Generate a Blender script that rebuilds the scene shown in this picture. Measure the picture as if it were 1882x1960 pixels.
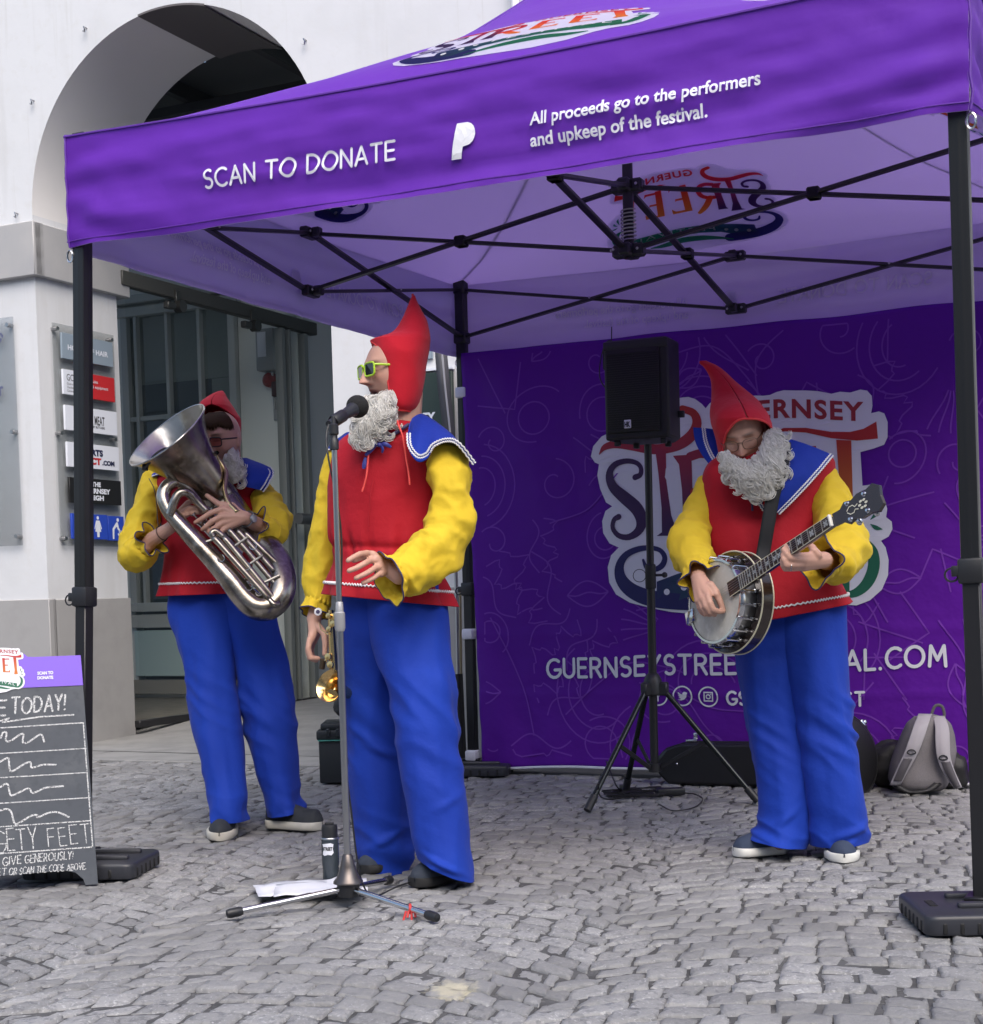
import bpy, bmesh, math, random
import numpy as np
from mathutils import Vector, Matrix, noise, geometry
for o in list(bpy.data.objects): bpy.data.objects.remove(o)
SC = bpy.context.scene
COL = SC.collection
rnd = random.Random(7)
# ---------------------------------------------------------------- camera
CF, CPY, PITCH, ROLL, CH = 2952.7, 1300.4, -.0554, .0267, .9373
_c, _s = math.cos(PITCH), math.sin(PITCH)
_R0, _U0, FW = Vector((1,0,0)), Vector((0,-_s,_c)), Vector((0,_c,_s))
RT = _R0*math.cos(ROLL) - _U0*math.sin(ROLL)
UP = _R0*math.sin(ROLL) + _U0*math.cos(ROLL)
CAM = Vector((0,0,CH))
cd = bpy.data.cameras.new('camera'); cam = bpy.data.objects.new('camera', cd); COL.objects.link(cam)
cd.sensor_fit = 'HORIZONTAL'; cd.sensor_width = 36; cd.lens = 36*CF/1882
cd.shift_y = (CPY-980)/1882; cd.clip_end = 300; cd.clip_start = .05
cam.matrix_world = Matrix.Translation(CAM) @ Matrix((RT, UP, -FW)).transposed().to_4x4()
SC.camera = cam
# ---------------------------------------------------------------- light
SUN_EL, SUN_AZ = math.radians(50), math.radians(165)   # azimuth clockwise from +Y
w = bpy.data.worlds.new('World'); SC.world = w; w.use_nodes = True
nt = w.node_tree; bg = nt.nodes['Background']
sky = nt.nodes.new('ShaderNodeTexSky'); sky.sky_type = 'NISHITA'; sky.sun_disc = False
sky.sun_elevation = SUN_EL; sky.sun_rotation = SUN_AZ
sky.air_density = 1.0; sky.dust_density = 4.0; sky.ozone_density = 1.6
nt.links.new(sky.outputs[0], bg.inputs[0]); bg.inputs[1].default_value = .13
sd = bpy.data.lights.new('sun', 'SUN'); sun = bpy.data.objects.new('sun', sd); COL.objects.link(sun)
sd.energy = 1.3; sd.angle = math.radians(70); sd.color = (1, .97, .93)
sdir = Vector((math.sin(SUN_AZ)*math.cos(SUN_EL), math.cos(SUN_AZ)*math.cos(SUN_EL), math.sin(SUN_EL)))
sun.rotation_euler = (-sdir).to_track_quat('-Z', 'Y').to_euler(); sun.location = sdir*20
SC.view_settings.view_transform = 'Standard'; SC.view_settings.look = 'None'
SC.view_settings.exposure = 1.0; SC.view_settings.gamma = 1
SC.render.engine = 'CYCLES'; SC.cycles.max_bounces = 10; SC.cycles.transparent_max_bounces = 10
# ---------------------------------------------------------------- photograph measure -> world
def ray(u, v): return FW + RT*((u-941)/CF) - UP*((v-CPY)/CF)
def at(u, v, d): return CAM + ray(u, v)*d
def gp(u, v, z=0.):
    r = ray(u, v); return CAM + r*((z-CH)/r.z)
def onp(u, v, P0, n):
    r = ray(u, v); return CAM + r*((Vector(P0)-CAM).dot(n)/r.dot(n))
FH = Vector((0,1,0)); ZV = Vector((0,0,1)); XV = Vector((1,0,0))
# ---------------------------------------------------------------- objects
def tag(o, label=None, cat=None, group=None, kind=None):
    if label: o['label'] = label
    if cat: o['category'] = cat
    if group: o['group'] = group
    if kind: o['kind'] = kind
    return o
def thing(name, loc, label, cat, group=None):
    o = bpy.data.objects.new(name, None); COL.objects.link(o)
    o.location = loc; o.empty_display_size = .05
    return tag(o, label, cat, group)
def frame(z, hint=None):
    z = Vector(z).normalized()
    h = Vector(hint) if hint is not None else (Vector((0,0,1)) if abs(z.z) < .9 else Vector((1,0,0)))
    x = h - z*h.dot(z); x.normalize(); y = z.cross(x)
    return x, y, z
class MB:
    def __init__(s): s.v = []; s.f = []; s.mi = []; s.cur = 0; s.c = []
    def add(s, vs, fs, col=None):
        b = len(s.v); s.v.extend([tuple(p) for p in vs])
        s.f.extend([tuple(i+b for i in f) for f in fs]); s.mi.extend([s.cur]*len(fs))
        s.c.extend([col or (1,1,1)]*len(vs)); return b
    def grid(s, P, cu=False, cv=False, capu=False):
        nu, nv = len(P), len(P[0]); vs = [p for r in P for p in r]; fs = []
        for i in range(nu if cu else nu-1):
            for j in range(nv if cv else nv-1):
                a, b = i, (i+1) % nu; c, d = j, (j+1) % nv
                fs.append((a*nv+c, a*nv+d, b*nv+d, b*nv+c))
        if capu:
            fs.append(tuple(range(nv))[::-1]); fs.append(tuple((nu-1)*nv+j for j in range(nv)))
        s.add(vs, fs)
    def box(s, c, sz, ax=None, r=0., seg=2):
        ax = ax or (XV, FH, ZV)
        bm = bmesh.new(); bmesh.ops.create_cube(bm, size=1)
        for q in bm.verts: q.co = Vector((q.co.x*sz[0], q.co.y*sz[1], q.co.z*sz[2]))
        if r > 0: bmesh.ops.bevel(bm, geom=bm.edges[:], offset=r, segments=seg, profile=.5, affect='EDGES')
        bm.verts.index_update(); c = Vector(c)
        s.add([c+ax[0]*q.co.x+ax[1]*q.co.y+ax[2]*q.co.z for q in bm.verts], [[q.index for q in f.verts] for f in bm.faces]); bm.free()
    def bar(s, p, q, wd, ht, hint=None, r=.003):
        p, q = Vector(p), Vector(q); x, y, z = frame(q-p, hint)
        s.box((p+q)/2, (wd, ht, (q-p).length), (x, y, z), r, 1)
    def tube(s, pts, rad, n=12, cap=True, closed=False, flat=1., hint=None):
        pts = [Vector(p) for p in pts]; N = len(pts)
        if not hasattr(rad, '__len__'): rad = [rad]*N
        T = []
        for i in range(N):
            a = pts[(i-1) % N] if (closed or i > 0) else pts[i]; b = pts[(i+1) % N] if (closed or i < N-1) else pts[i]
            T.append((b-a).normalized())
        x, y, _ = frame(T[0], hint); rows = []
        for i in range(N):
            x = x - T[i]*x.dot(T[i]); x.normalize(); y = T[i].cross(x)
            rows.append([pts[i]+(x*math.cos(t)+y*(flat*math.sin(t)))*rad[i] for t in [2*math.pi*k/n for k in range(n)]])
        s.grid(rows, cu=closed, cv=True, capu=cap and not closed)
    def lathe(s, prof, o, ax, n=24, hint=None, cap=False):
        x, y, z = frame(ax, hint); o = Vector(o)
        s.grid([[o+z*h+(x*math.cos(t)+y*math.sin(t))*max(r, 1e-5) for t in [2*math.pi*k/n for k in range(n)]] for r, h in prof], cv=True, capu=cap)
    def ball(s, c, r, ax=None, nu=10, nv=16):
        rr = r if hasattr(r, '__len__') else (r, r, r); ax = ax or (XV, FH, ZV); c = Vector(c)
        s.grid([[c+ax[0]*(rr[0]*math.sin(a)*math.cos(b))+ax[1]*(rr[1]*math.sin(a)*math.sin(b))+ax[2]*(rr[2]*math.cos(a))
            for b in [2*math.pi*k/nv for k in range(nv)]] for a in [1e-3+(math.pi-2e-3)*k/nu for k in range(nu+1)]], cv=True)
    def poly(s, polys, fn, maxlen=None, col=None):
        if polys and not hasattr(polys[0][0], '__len__'): polys = [polys]
        P = [[Vector((p[0], p[1], 0)) for p in q] for q in polys]
        fl = [p for q in P for p in q]; tr = geometry.tessellate_polygon(P)
        s.flat2d([(p.x, p.y) for p in fl], tr, fn, maxlen, col)
    def flat2d(s, v2, fs, fn, maxlen=None, col=None):
        bm = bmesh.new(); vv = [bm.verts.new((a, b, 0)) for a, b in v2]
        for f in fs:
            try: bm.faces.new([vv[i] for i in f])
            except ValueError: pass
        if maxlen:
            for _ in range(7):
                es = [e for e in bm.edges if e.calc_length() > maxlen]
                if not es: break
                bmesh.ops.subdivide_edges(bm, edges=es, cuts=1); bmesh.ops.triangulate(bm, faces=bm.faces[:])
        for f in bm.faces:
            if f.normal.z < 0: f.normal_flip()
        bm.verts.index_update()
        b = s.add([fn(q.co.x, q.co.y) for q in bm.verts], [[q.index for q in f.verts] for f in bm.faces])
        if col:
            for i, q in enumerate(bm.verts): s.c[b+i] = col(q.co.x, q.co.y) if callable(col) else col
        bm.free()
    def slab(s, poly, O, ex, ey, th):
        O, ex, ey = Vector(O), Vector(ex), Vector(ey); ez = ex.cross(ey); n = len(poly)
        P = [Vector((a, b, 0)) for a, b in poly]; tr = geometry.tessellate_polygon([P])
        top = [O+ex*a+ey*b+ez*th for a, b in poly]; bot = [O+ex*a+ey*b for a, b in poly]
        area = sum(poly[i][0]*poly[(i+1) % n][1]-poly[(i+1) % n][0]*poly[i][1] for i in range(n))
        fs = [t for t in tr] + [tuple(i+n for i in t[::-1]) for t in tr]
        for i in range(n): fs.append((i, i+n, (i+1) % n+n, (i+1) % n) if area > 0 else (i, (i+1) % n, (i+1) % n+n, i+n))
        s.add(top+bot, fs)
    def ribbon(s, pts, wd, fn, col=None, cap=True):
        # 2D stroke with round caps, mapped through fn
        P = [Vector((p[0], p[1])) for p in pts]; N = len(P)
        W = wd if hasattr(wd, '__len__') else [wd]*N
        L = []
        for i in range(N):
            t = P[min(i+1, N-1)]-P[max(i-1, 0)]
            if t.length < 1e-9: t = Vector((1, 0))
            t.normalize(); nn = Vector((-t.y, t.x))*W[i]*.5; L.append((P[i]-nn, P[i]+nn))
        v2 = [q for a in L for q in a]; fs = [(2*i, 2*i+2, 2*i+3, 2*i+1) for i in range(N-1)]
        if cap:
            for e, sg in ((0, -1), (N-1, 1)):
                if W[e] < 1e-6: continue
                t = (P[1]-P[0]) if e == 0 else (P[-1]-P[-2]); t = t.normalized()*sg; nn = Vector((-t.y, t.x)); b = len(v2)
                v2 += [P[e]+nn*(math.cos(a)*W[e]/2)+t*(math.sin(a)*W[e]/2) for a in [math.pi*k/6 for k in range(7)]]
                fs.append(tuple(range(b, b+7)))
        s.flat2d([(q[0], q[1]) for q in v2], fs, fn, None, col)
    def build(s, name, mat, parent=None, smooth=40, colors=False, sub=0, solid=None):
        me = bpy.data.meshes.new(name); me.from_pydata(s.v, [], s.f)
        mats = mat if isinstance(mat, (list, tuple)) else [mat]
        for m in mats: me.materials.append(m)
        if len(mats) > 1: me.polygons.foreach_set('material_index', s.mi)
        if colors:
            ca = me.color_attributes.new('Ink', 'FLOAT_COLOR', 'POINT')
            ca.data.foreach_set('color', np.c_[np.array(s.c, float), np.ones(len(s.c))].ravel())
        return finish(me, name, parent, smooth, sub, solid)
def finish(me, name, parent=None, smooth=40, sub=0, solid=None):
    me.update(); me.validate()
    if smooth:
        me.polygons.foreach_set('use_smooth', [True]*len(me.polygons))
        if smooth < 180: me.set_sharp_from_angle(angle=math.radians(smooth))
    o = bpy.data.objects.new(name, me); COL.objects.link(o)
    if parent is not None:
        o.parent = parent
        M = Matrix.Translation(parent.location)
        o.matrix_parent_inverse = M.inverted()
    if solid:
        m = o.modifiers.new('thickness', 'SOLIDIFY'); m.thickness = solid; m.offset = 0
    if sub:
        m = o.modifiers.new('smooth', 'SUBSURF'); m.levels = m.render_levels = sub
    return o
def spline(pts, n, closed=False):
    P = [np.array(p, float) for p in pts]; N = len(P); out = []
    segs = N if closed else N-1
    for k in range(n):
        t = k/(n if closed else n-1)*segs; i = min(int(t), segs-1); f = t-i
        g = (lambda j: P[j % N]) if closed else (lambda j: P[max(0, min(N-1, j))] if 0 <= j < N else (2*P[0]-P[1] if j < 0 else 2*P[-1]-P[-2]))
        p0, p1, p2, p3 = g(i-1), g(i), g(i+1), g(i+2)
        out.append(.5*((2*p1)+(p2-p0)*f+(2*p0-5*p1+4*p2-p3)*f*f+(3*p1-p0-3*p2+p3)*f**3))
    return out
def interp(x, xs, ys): return float(np.interp(x, xs, ys))
def nz(x, y, z=0.): return noise.noise(Vector((x, y, z)))
# ---------------------------------------------------------------- text
_tc = {}
def text2d(t, bold=0., sp=1.):
    k = (t, bold, sp)
    if k not in _tc:
        cu = bpy.data.curves.new('lettering', 'FONT'); cu.body = t; cu.size = 1; cu.offset = bold; cu.resolution_u = 4; cu.space_character = sp
        ob = bpy.data.objects.new('lettering', cu); COL.objects.link(ob)
        dg = bpy.context.evaluated_depsgraph_get(); me = bpy.data.meshes.new_from_object(ob.evaluated_get(dg))
        v = [(q.co.x, q.co.y) for q in me.vertices]; f = [tuple(p.vertices) for p in me.polygons]
        bpy.data.objects.remove(ob); bpy.data.curves.remove(cu); bpy.data.meshes.remove(me)
        xs = [a for a, b in v]; x0, x1 = min(xs), max(xs)
        _tc[k] = ([(a-x0, b) for a, b in v], f, x1-x0)
    return _tc[k]
def put_text(mb, t, x, y, h, fn, width=None, bold=0., sp=1., align='l', col=None, shear=0., maxlen=None):
    # h = capital height, text starts at (x, y) of the plane, fn maps plane -> world
    v, f, wdt = text2d(t, bold, sp); sy = h/.73; sx = (width/wdt) if width else sy
    W = wdt*sx; ox = x - (W if align == 'r' else W/2 if align == 'c' else 0)
    mb.flat2d([(ox+a*sx+shear*b*sy, y+b*sy) for a, b in v], f, fn, maxlen, col)
    return W
def arc(cx, cy, rx, ry, a0, a1, n=12): return [(cx+rx*math.cos(math.radians(a0+(a1-a0)*k/n)), cy+ry*math.sin(math.radians(a0+(a1-a0)*k/n))) for k in range(n+1)]
STK = {  # rounded stroke capitals in a 0..1 high box: width, strokes
 'A': (.78, [[(0,0),(.39,1),(.78,0)], [(.14,.33),(.64,.33)]]), 'B': (.6, [[(0,0),(0,1),(.3,1)]+arc(.3,.77,.24,.23,90,-90)+[(0,.54)], [(.3,.54)]+arc(.3,.27,.3,.27,90,-90)+[(0,0)]]),
 'C': (.72, [arc(.46,.5,.46,.5,50,310)]), 'D': (.75, [[(0,0),(0,1),(.25,1)]+arc(.25,.5,.5,.5,90,-90)+[(0,0)]]),
 'E': (.55, [[(.55,1),(0,1),(0,0),(.55,0)], [(0,.52),(.48,.52)]]), 'F': (.55, [[(.55,1),(0,1),(0,0)], [(0,.52),(.48,.52)]]),
 'G': (.8, [arc(.46,.5,.46,.5,50,330)+[(.86,.42),(.5,.42)]]), 'H': (.66, [[(0,0),(0,1)], [(.66,0),(.66,1)], [(0,.52),(.66,.52)]]),
 'K': (.62, [[(0,0),(0,1)], [(.58,1),(0,.42)], [(.18,.56),(.62,0)]]), 'J': (.5, [[(.5,1),(.5,.25),(.3,0),(0,.15)]]), 'I': (.02, [[(0,0),(0,1)]]), 'L': (.5, [[(0,1),(0,0),(.5,0)]]), 'M': (.85, [[(0,0),(.08,1),(.42,.3),(.77,1),(.85,0)]]),
 'N': (.68, [[(0,0),(0,1),(.68,0),(.68,1)]]), 'O': (.95, [arc(.475,.5,.475,.5,0,360,24)]), 'P': (.58, [[(0,0),(0,1),(.3,1)]+arc(.3,.75,.28,.25,90,-90)+[(0,.5)]]),
 'R': (.62, [[(0,0),(0,1),(.3,1)]+arc(.3,.75,.28,.25,90,-90)+[(0,.5)], [(.3,.5),(.62,0)]]),
 'S': (.56, [arc(.28,.75,.26,.25,40,270)+arc(.28,.25,.28,.25,90,-140)]), 'T': (.7, [[(0,1),(.7,1)], [(.35,1),(.35,0)]]),
 'U': (.66, [[(0,1),(0,.33)]+arc(.33,.33,.33,.33,180,360)+[(.66,1)]]), 'V': (.74, [[(0,1),(.37,0),(.74,1)]]),
 'W': (1.0, [[(0,1),(.25,0),(.5,.75),(.75,0),(1,1)]]), 'X': (.65, [[(0,0),(.65,1)], [(0,1),(.65,0)]]), 'Y': (.66, [[(0,1),(.33,.48),(.66,1)], [(.33,.48),(.33,0)]]),
 '!': (.05, [[(0.02,1),(0,.32)], [(0,.03),(0,0)]]), '.': (.04, [[(0,.02),(.01,0)]]), ' ': (.3, [])}
def stroke_text(mb, t, x, y, h, fn, wd=.12, gap=.2, sx=1., width=None, col=None, jit=0., shear=0.):
    wid = sum(STK[c][0]+gap for c in t)-gap
    if width: sx = width/(wid*h)
    cx = x
    for c in t:
        w_, st = STK[c]; dy = rnd.uniform(-jit, jit)*h; sc = 1+rnd.uniform(-jit, jit)
        for pl in st:
            q = []
            for i, p in enumerate(pl):      # resample the straight runs a little
                q.append(p)
            mb_pts = [(cx+(p[0]*sx+shear*p[1]+rnd.uniform(-jit, jit)*.25)*h*sc, y+dy+p[1]*h*sc) for p in q]
            stroke_poly(mb, mb_pts, wd*h, fn, col)
        cx += (w_+gap)*h*sx
    return cx-x
def stroke_poly(mb, pts, wd, fn, col=None):
    # joins with round elbows: sharp corners are split into separate ribbons
    run = [pts[0]]
    for i in range(1, len(pts)):
        run.append(pts[i])
        if i < len(pts)-1:
            a = Vector(pts[i])-Vector(pts[i-1]); b = Vector(pts[i+1])-Vector(pts[i])
            if a.length > 1e-9 and b.length > 1e-9 and a.angle(b) > .7:
                mb.ribbon(run, wd, fn, col); run = [pts[i]]
    if len(run) > 1: mb.ribbon(run, wd, fn, col)
# ---------------------------------------------------------------- materials
def mat(name, col, rough=.6, metal=0., bump=None, var=None, sheen=0., spec=.5, coat=0., trans=0., vein=None, attr=False, island=0., alpha=1., transl=0., tint=None, tcol=None):
    m = bpy.data.materials.new(name); m.use_nodes = True; n = m.node_tree.nodes; l = m.node_tree.links
    b = n['Principled BSDF']; b.inputs['Base Color'].default_value = (*col, 1); b.inputs['Roughness'].default_value = rough
    b.inputs['Metallic'].default_value = metal; b.inputs['Specular IOR Level'].default_value = spec
    b.inputs['Sheen Weight'].default_value = sheen; b.inputs['Coat Weight'].default_value = coat
    b.inputs['Transmission Weight'].default_value = trans; b.inputs['Alpha'].default_value = alpha
    tc = n.new('ShaderNodeTexCoord'); src = None
    def rgb(c):
        q = n.new('ShaderNodeRGB'); q.outputs[0].default_value = (*c, 1); return q.outputs[0]
    def mix(f, a, c, mode='MIX'):
        q = n.new('ShaderNodeMix'); q.data_type = 'RGBA'; q.blend_type = mode
        if hasattr(f, 'is_linked') or not isinstance(f, float): l.new(f, q.inputs[0])
        else: q.inputs[0].default_value = f
        l.new(a, q.inputs[6]); l.new(c, q.inputs[7]); return q.outputs[2]
    def nzt(sc, det=4, rg=.55, stretch=None):
        q = n.new('ShaderNodeTexNoise'); q.inputs['Scale'].default_value = sc; q.inputs['Detail'].default_value = det; q.inputs['Roughness'].default_value = rg
        if stretch:
            mp = n.new('ShaderNodeMapping'); mp.inputs['Scale'].default_value = stretch; l.new(tc.outputs['Object'], mp.inputs[0]); l.new(mp.outputs[0], q.inputs['Vector'])
        else: l.new(tc.outputs['Object'], q.inputs['Vector'])
        return q.outputs['Fac']
    def ramp(f, a, c):
        q = n.new('ShaderNodeMapRange'); q.inputs[1].default_value = a; q.inputs[2].default_value = c; l.new(f, q.inputs[0]); return q.outputs[0]
    base = None
    if attr:
        q = n.new('ShaderNodeAttribute'); q.attribute_name = 'Ink'; base = q.outputs['Color']
        if tint: base = mix(1., base, rgb(tint), 'MULTIPLY')
    if var:   # list of (scale, colour, lo, hi)
        for (sc, c, lo, hi, *st_) in var:
            base = mix(ramp(nzt(sc, stretch=st_[0] if st_ else None), lo, hi), base if base is not None else rgb(col), rgb(c))
    if island:
        g = n.new('ShaderNodeNewGeometry'); hs = n.new('ShaderNodeHueSaturation')
        mr = n.new('ShaderNodeMapRange'); mr.inputs[3].default_value = 1-island; mr.inputs[4].default_value = 1+island
        l.new(g.outputs['Random Per Island'], mr.inputs[0]); l.new(mr.outputs[0], hs.inputs['Value'])
        l.new(base if base is not None else rgb(col), hs.inputs['Color']); base = hs.outputs[0]
    if base is not None: l.new(base, b.inputs['Base Color'])
    if bump:
        hsrc = None; prev = None
        for (sc, st, dist) in (bump if isinstance(bump, list) else [bump]):
            q = n.new('ShaderNodeBump'); q.inputs['Strength'].default_value = st; q.inputs['Distance'].default_value = dist
            l.new(nzt(sc, 3), q.inputs['Height'])
            if prev is not None: l.new(prev, q.inputs['Normal'])
            prev = q.outputs[0]
        l.new(prev, b.inputs['Normal'])
    if transl > 0:
        t = n.new('ShaderNodeBsdfTranslucent'); ms = n.new('ShaderNodeMixShader'); ms.inputs[0].default_value = transl
        if tcol: t.inputs[0].default_value = (*tcol, 1)
        elif base is not None: l.new(base, t.inputs[0])
        else: t.inputs[0].default_value = (*col, 1)
        out = n['Material Output']; l.new(b.outputs[0], ms.inputs[1]); l.new(t.outputs[0], ms.inputs[2]); l.new(ms.outputs[0], out.inputs[0])
    return m
def sRGB(r, g, b): return tuple(((c/255)/12.92 if c/255 <= .04045 else ((c/255+.055)/1.055)**2.4) for c in (r, g, b))
M_BLACKMET = mat('black_painted_metal', (.012,.012,.014), .38, bump=(60,.05,.002))
M_BLACKPL = mat('black_plastic', (.014,.015,.018), .45, bump=(300,.12,.001))
M_CHROME = mat('chrome', (.62,.62,.63), .16, 1.)
M_STEEL = mat('brushed_steel', (.42,.42,.43), .32, 1., bump=(200,.05,.001))
M_WHITE = mat('white_print', (.72,.73,.78), .5)
M_INK = mat('printed_ink', (1,1,1), .5, attr=True)
# ================================================================= setting
TH = -.4454
E_ = Vector((math.cos(TH), math.sin(TH), 0)); N_ = Vector((-math.sin(TH), math.cos(TH), 0))
A0 = Vector((-2.762, 9.915, 0))                       # facade corner of the arch pier
def B(s, t, z): return A0 + E_*s + N_*t + ZV*z
AX = (E_, N_, ZV)
M_GROUT = mat('joint_sand', (.085,.085,.088), .95, bump=[(45,.6,.012),(300,.5,.003)], var=[(9,(.05,.05,.052),.42,.6),(60,(.14,.14,.14),.58,.72)])
M_COB = mat('granite_setts', (.25,.25,.252), .75, bump=[(22,.55,.012),(120,.55,.004),(480,.4,.0015)],
            var=[(45,(.17,.172,.18),.52,.64),(110,(.38,.38,.385),.56,.68),(1.3,(.20,.20,.202),.42,.6)], island=.17)
M_SLAB = mat('paving_slabs', (.25,.25,.245), .8, bump=(40,.3,.004), var=[(5,(.2,.2,.198),.4,.65)])
M_WALL = mat('white_render', (.62,.63,.645), .75, bump=[(6,.12,.02),(70,.12,.002)], var=[(2.2,(.58,.59,.60),.5,.75),(14,(.60,.605,.61),.55,.7),(1.,(.54,.545,.545),.56,.8,(5,5,.5)),(3,(.57,.575,.575),.6,.72,(9,9,.35))])
M_GREY = mat('grey_masonry_paint', (.33,.325,.32), .7, bump=[(9,.15,.01),(90,.15,.002)], var=[(4,(.29,.285,.28),.45,.7)])
M_BAND = mat('grey_band_paint', (.36,.36,.365), .7, bump=(9,.12,.01), var=[(3,(.40,.395,.39),.45,.7)])
M_SOFFIT = mat('arch_soffit_paint', (.72,.70,.68), .75, bump=(8,.12,.01))
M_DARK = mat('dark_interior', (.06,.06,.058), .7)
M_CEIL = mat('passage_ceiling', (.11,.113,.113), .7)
M_FRAME = mat('grey_green_joinery', (.84,.855,.80), .45, bump=(30,.05,.003), var=[(1.5,(.79,.80,.745),.4,.65)])
M_TEAL = mat('frosted_teal_panel', (.50,.64,.63), .35)
M_BEIGE = mat('beige_trim', (.34,.31,.25), .5)
M_WOOD = mat('wooden_floor', (.17,.15,.12), .55, var=[(8,(.13,.115,.09),.4,.6)])
def glass(name, tint=(.86,.9,.88), refl=.12, rough=.02):
    m = bpy.data.materials.new(name); m.use_nodes = True; n = m.node_tree.nodes; l = m.node_tree.links
    t = n.new('ShaderNodeBsdfTransparent'); t.inputs[0].default_value = (*tint, 1)
    g = n.new('ShaderNodeBsdfGlossy'); g.inputs[0].default_value = (1,1,1,1); g.inputs['Roughness'].default_value = rough
    x = n.new('ShaderNodeMixShader'); fr = n.new('ShaderNodeLayerWeight'); fr.inputs[0].default_value = .3
    mr = n.new('ShaderNodeMath'); mr.operation = 'POWER'; mr.inputs[1].default_value = 3; l.new(fr.outputs['Facing'], mr.inputs[0])
    m2 = n.new('ShaderNodeMath'); m2.operation = 'MULTIPLY_ADD'; m2.inputs[1].default_value = .6; m2.inputs[2].default_value = refl; l.new(mr.outputs[0], m2.inputs[0])
    l.new(m2.outputs[0], x.inputs[0])
    l.new(t.outputs[0], x.inputs[1]); l.new(g.outputs[0], x.inputs[2]); l.new(x.outputs[0], n['Material Output'].inputs[0])
    return m
M_GLASS = glass('door_glass', (.95,.97,.96), .07); M_PANE = glass('window_glass', (.55,.6,.58), .16); M_ACRYL = glass('acrylic', (.93,.95,.95), .05)
# ---- ground
mb = MB(); mb.add([(-90,-60,-.0125),(90,-60,-.0125),(90,120,-.0125),(-90,120,-.0125)], [(0,1,2,3)])
tag(mb.build('ground', M_GROUT, smooth=0), kind='structure')
def setts():
    rg = np.random.default_rng(5); quads = []
    ang = math.radians(-14); px = np.array([math.cos(ang), math.sin(ang)]); py = np.array([-math.sin(ang), math.cos(ang)])
    Wc, R = 1.34, 1.02; half = Wc/2; o = np.array([-.05, 0])
    amax = math.asin(half/R)
    dl_ = rg.uniform(-.055, .055, (20, 160))
    for col in range(-6, 7):
        for k in range(-5, 142):
            q0 = k*.093; n = 13 + int(rg.integers(0, 4))
            th = np.linspace(-amax+dl_[col+7, k+6]/R, amax+dl_[col+8, k+6]/R, n+1); th[1:-1] += rg.uniform(-.022, .022, n-1)
            if rg.random() < .5: th[1:-1] += .04
            for i in range(n):
                cs = []
                for (a, r) in ((th[i], R), (th[i+1], R), (th[i+1], R+.093), (th[i], R+.093)):
                    a2 = a; p = col*Wc + R*math.sin(a2); q = q0 + (R*math.cos(a2)-R) + (r-R)
                    cs.append(o + px*p + py*q)
                c = np.mean(cs, 0)
                rel = np.array([c[0]-A0.x, c[1]-A0.y]); s_ = rel@np.array([E_.x, E_.y]); t_ = rel@np.array([N_.x, N_.y])
                if t_ > -.43 or s_ < -4.5 or c[0] > 4.6 or c[1] < 1.6 or c[1] > 12.5 or c[0] < -5: continue
                quads.append(cs)
    Q = np.array(quads); S = len(Q); g = 8
    Q = Q + rg.normal(0, .0052, Q.shape); ctr = Q.mean(1, keepdims=True)
    Q = ctr + (Q-ctr)*(1-.0034/.05)
    par = np.array([0, .022, .14, .38, .62, .86, .978, 1.]); a, b = np.meshgrid(par, par, indexing='ij'); a = a.ravel(); b = b.ravel()
    wts = np.stack([(1-a)*(1-b), a*(1-b), a*b, (1-a)*b], 1)
    P = np.einsum('gk,skc->sgc', wts, Q)
    edge = np.minimum(np.minimum(a, 1-a), np.minimum(b, 1-b))
    prof = np.where(edge < 1e-6, -.024, np.where(edge < .05, -.0038, np.where(edge < .2, -.0006, .0)))
    P = P + rg.normal(0, .0016, P.shape)*(edge > 1e-6)[None, :, None]
    z = prof[None] + rg.normal(0, .0019, (S, g*g))*(edge > 1e-6)
    tilt = rg.normal(0, .036, (S, 2)); z = z + ((P-ctr)*tilt[:, None]).sum(-1) + rg.normal(0, .0026, (S, 1)) - .005
    V = np.concatenate([P, z[..., None]], -1).reshape(-1, 3)
    ii, jj = np.meshgrid(np.arange(g-1), np.arange(g-1), indexing='ij'); b0 = (ii*g+jj).ravel()
    f = np.stack([b0, b0+g, b0+g+1, b0+1], 1); F = (f[None]+(np.arange(S)*g*g)[:, None, None]).reshape(-1, 4)
    me = bpy.data.meshes.new('cobblestone_paving'); me.vertices.add(len(V)); me.vertices.foreach_set('co', V.ravel())
    me.loops.add(F.size); me.loops.foreach_set('vertex_index', F.ravel()); me.polygons.add(len(F))
    me.polygons.foreach_set('loop_start', np.arange(0, F.size, 4)); me.polygons.foreach_set('loop_total', np.full(len(F), 4))
    me.materials.append(M_COB); return finish(me, 'cobblestone_paving', smooth=180)
tag(setts(), kind='structure')
mb = MB()
for k in range(16):
    s0 = -5+k*.9
    mb.box(B(s0+.45, -.215, -.045), (.892, .40, .1), AX, .006, 1)
tag(mb.build('pavement', M_SLAB), kind='structure')
mb = MB()
P = [[B(s, t, z) for s in (-3.2, 3.4)] for t, z in ((-.005,.006),(.85,.03),(1.6,.1),(3.05,.115),(5.2,.16))]
mb.grid(P); tag(mb.build('passage_floor', M_SLAB, smooth=0), kind='structure')
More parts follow.
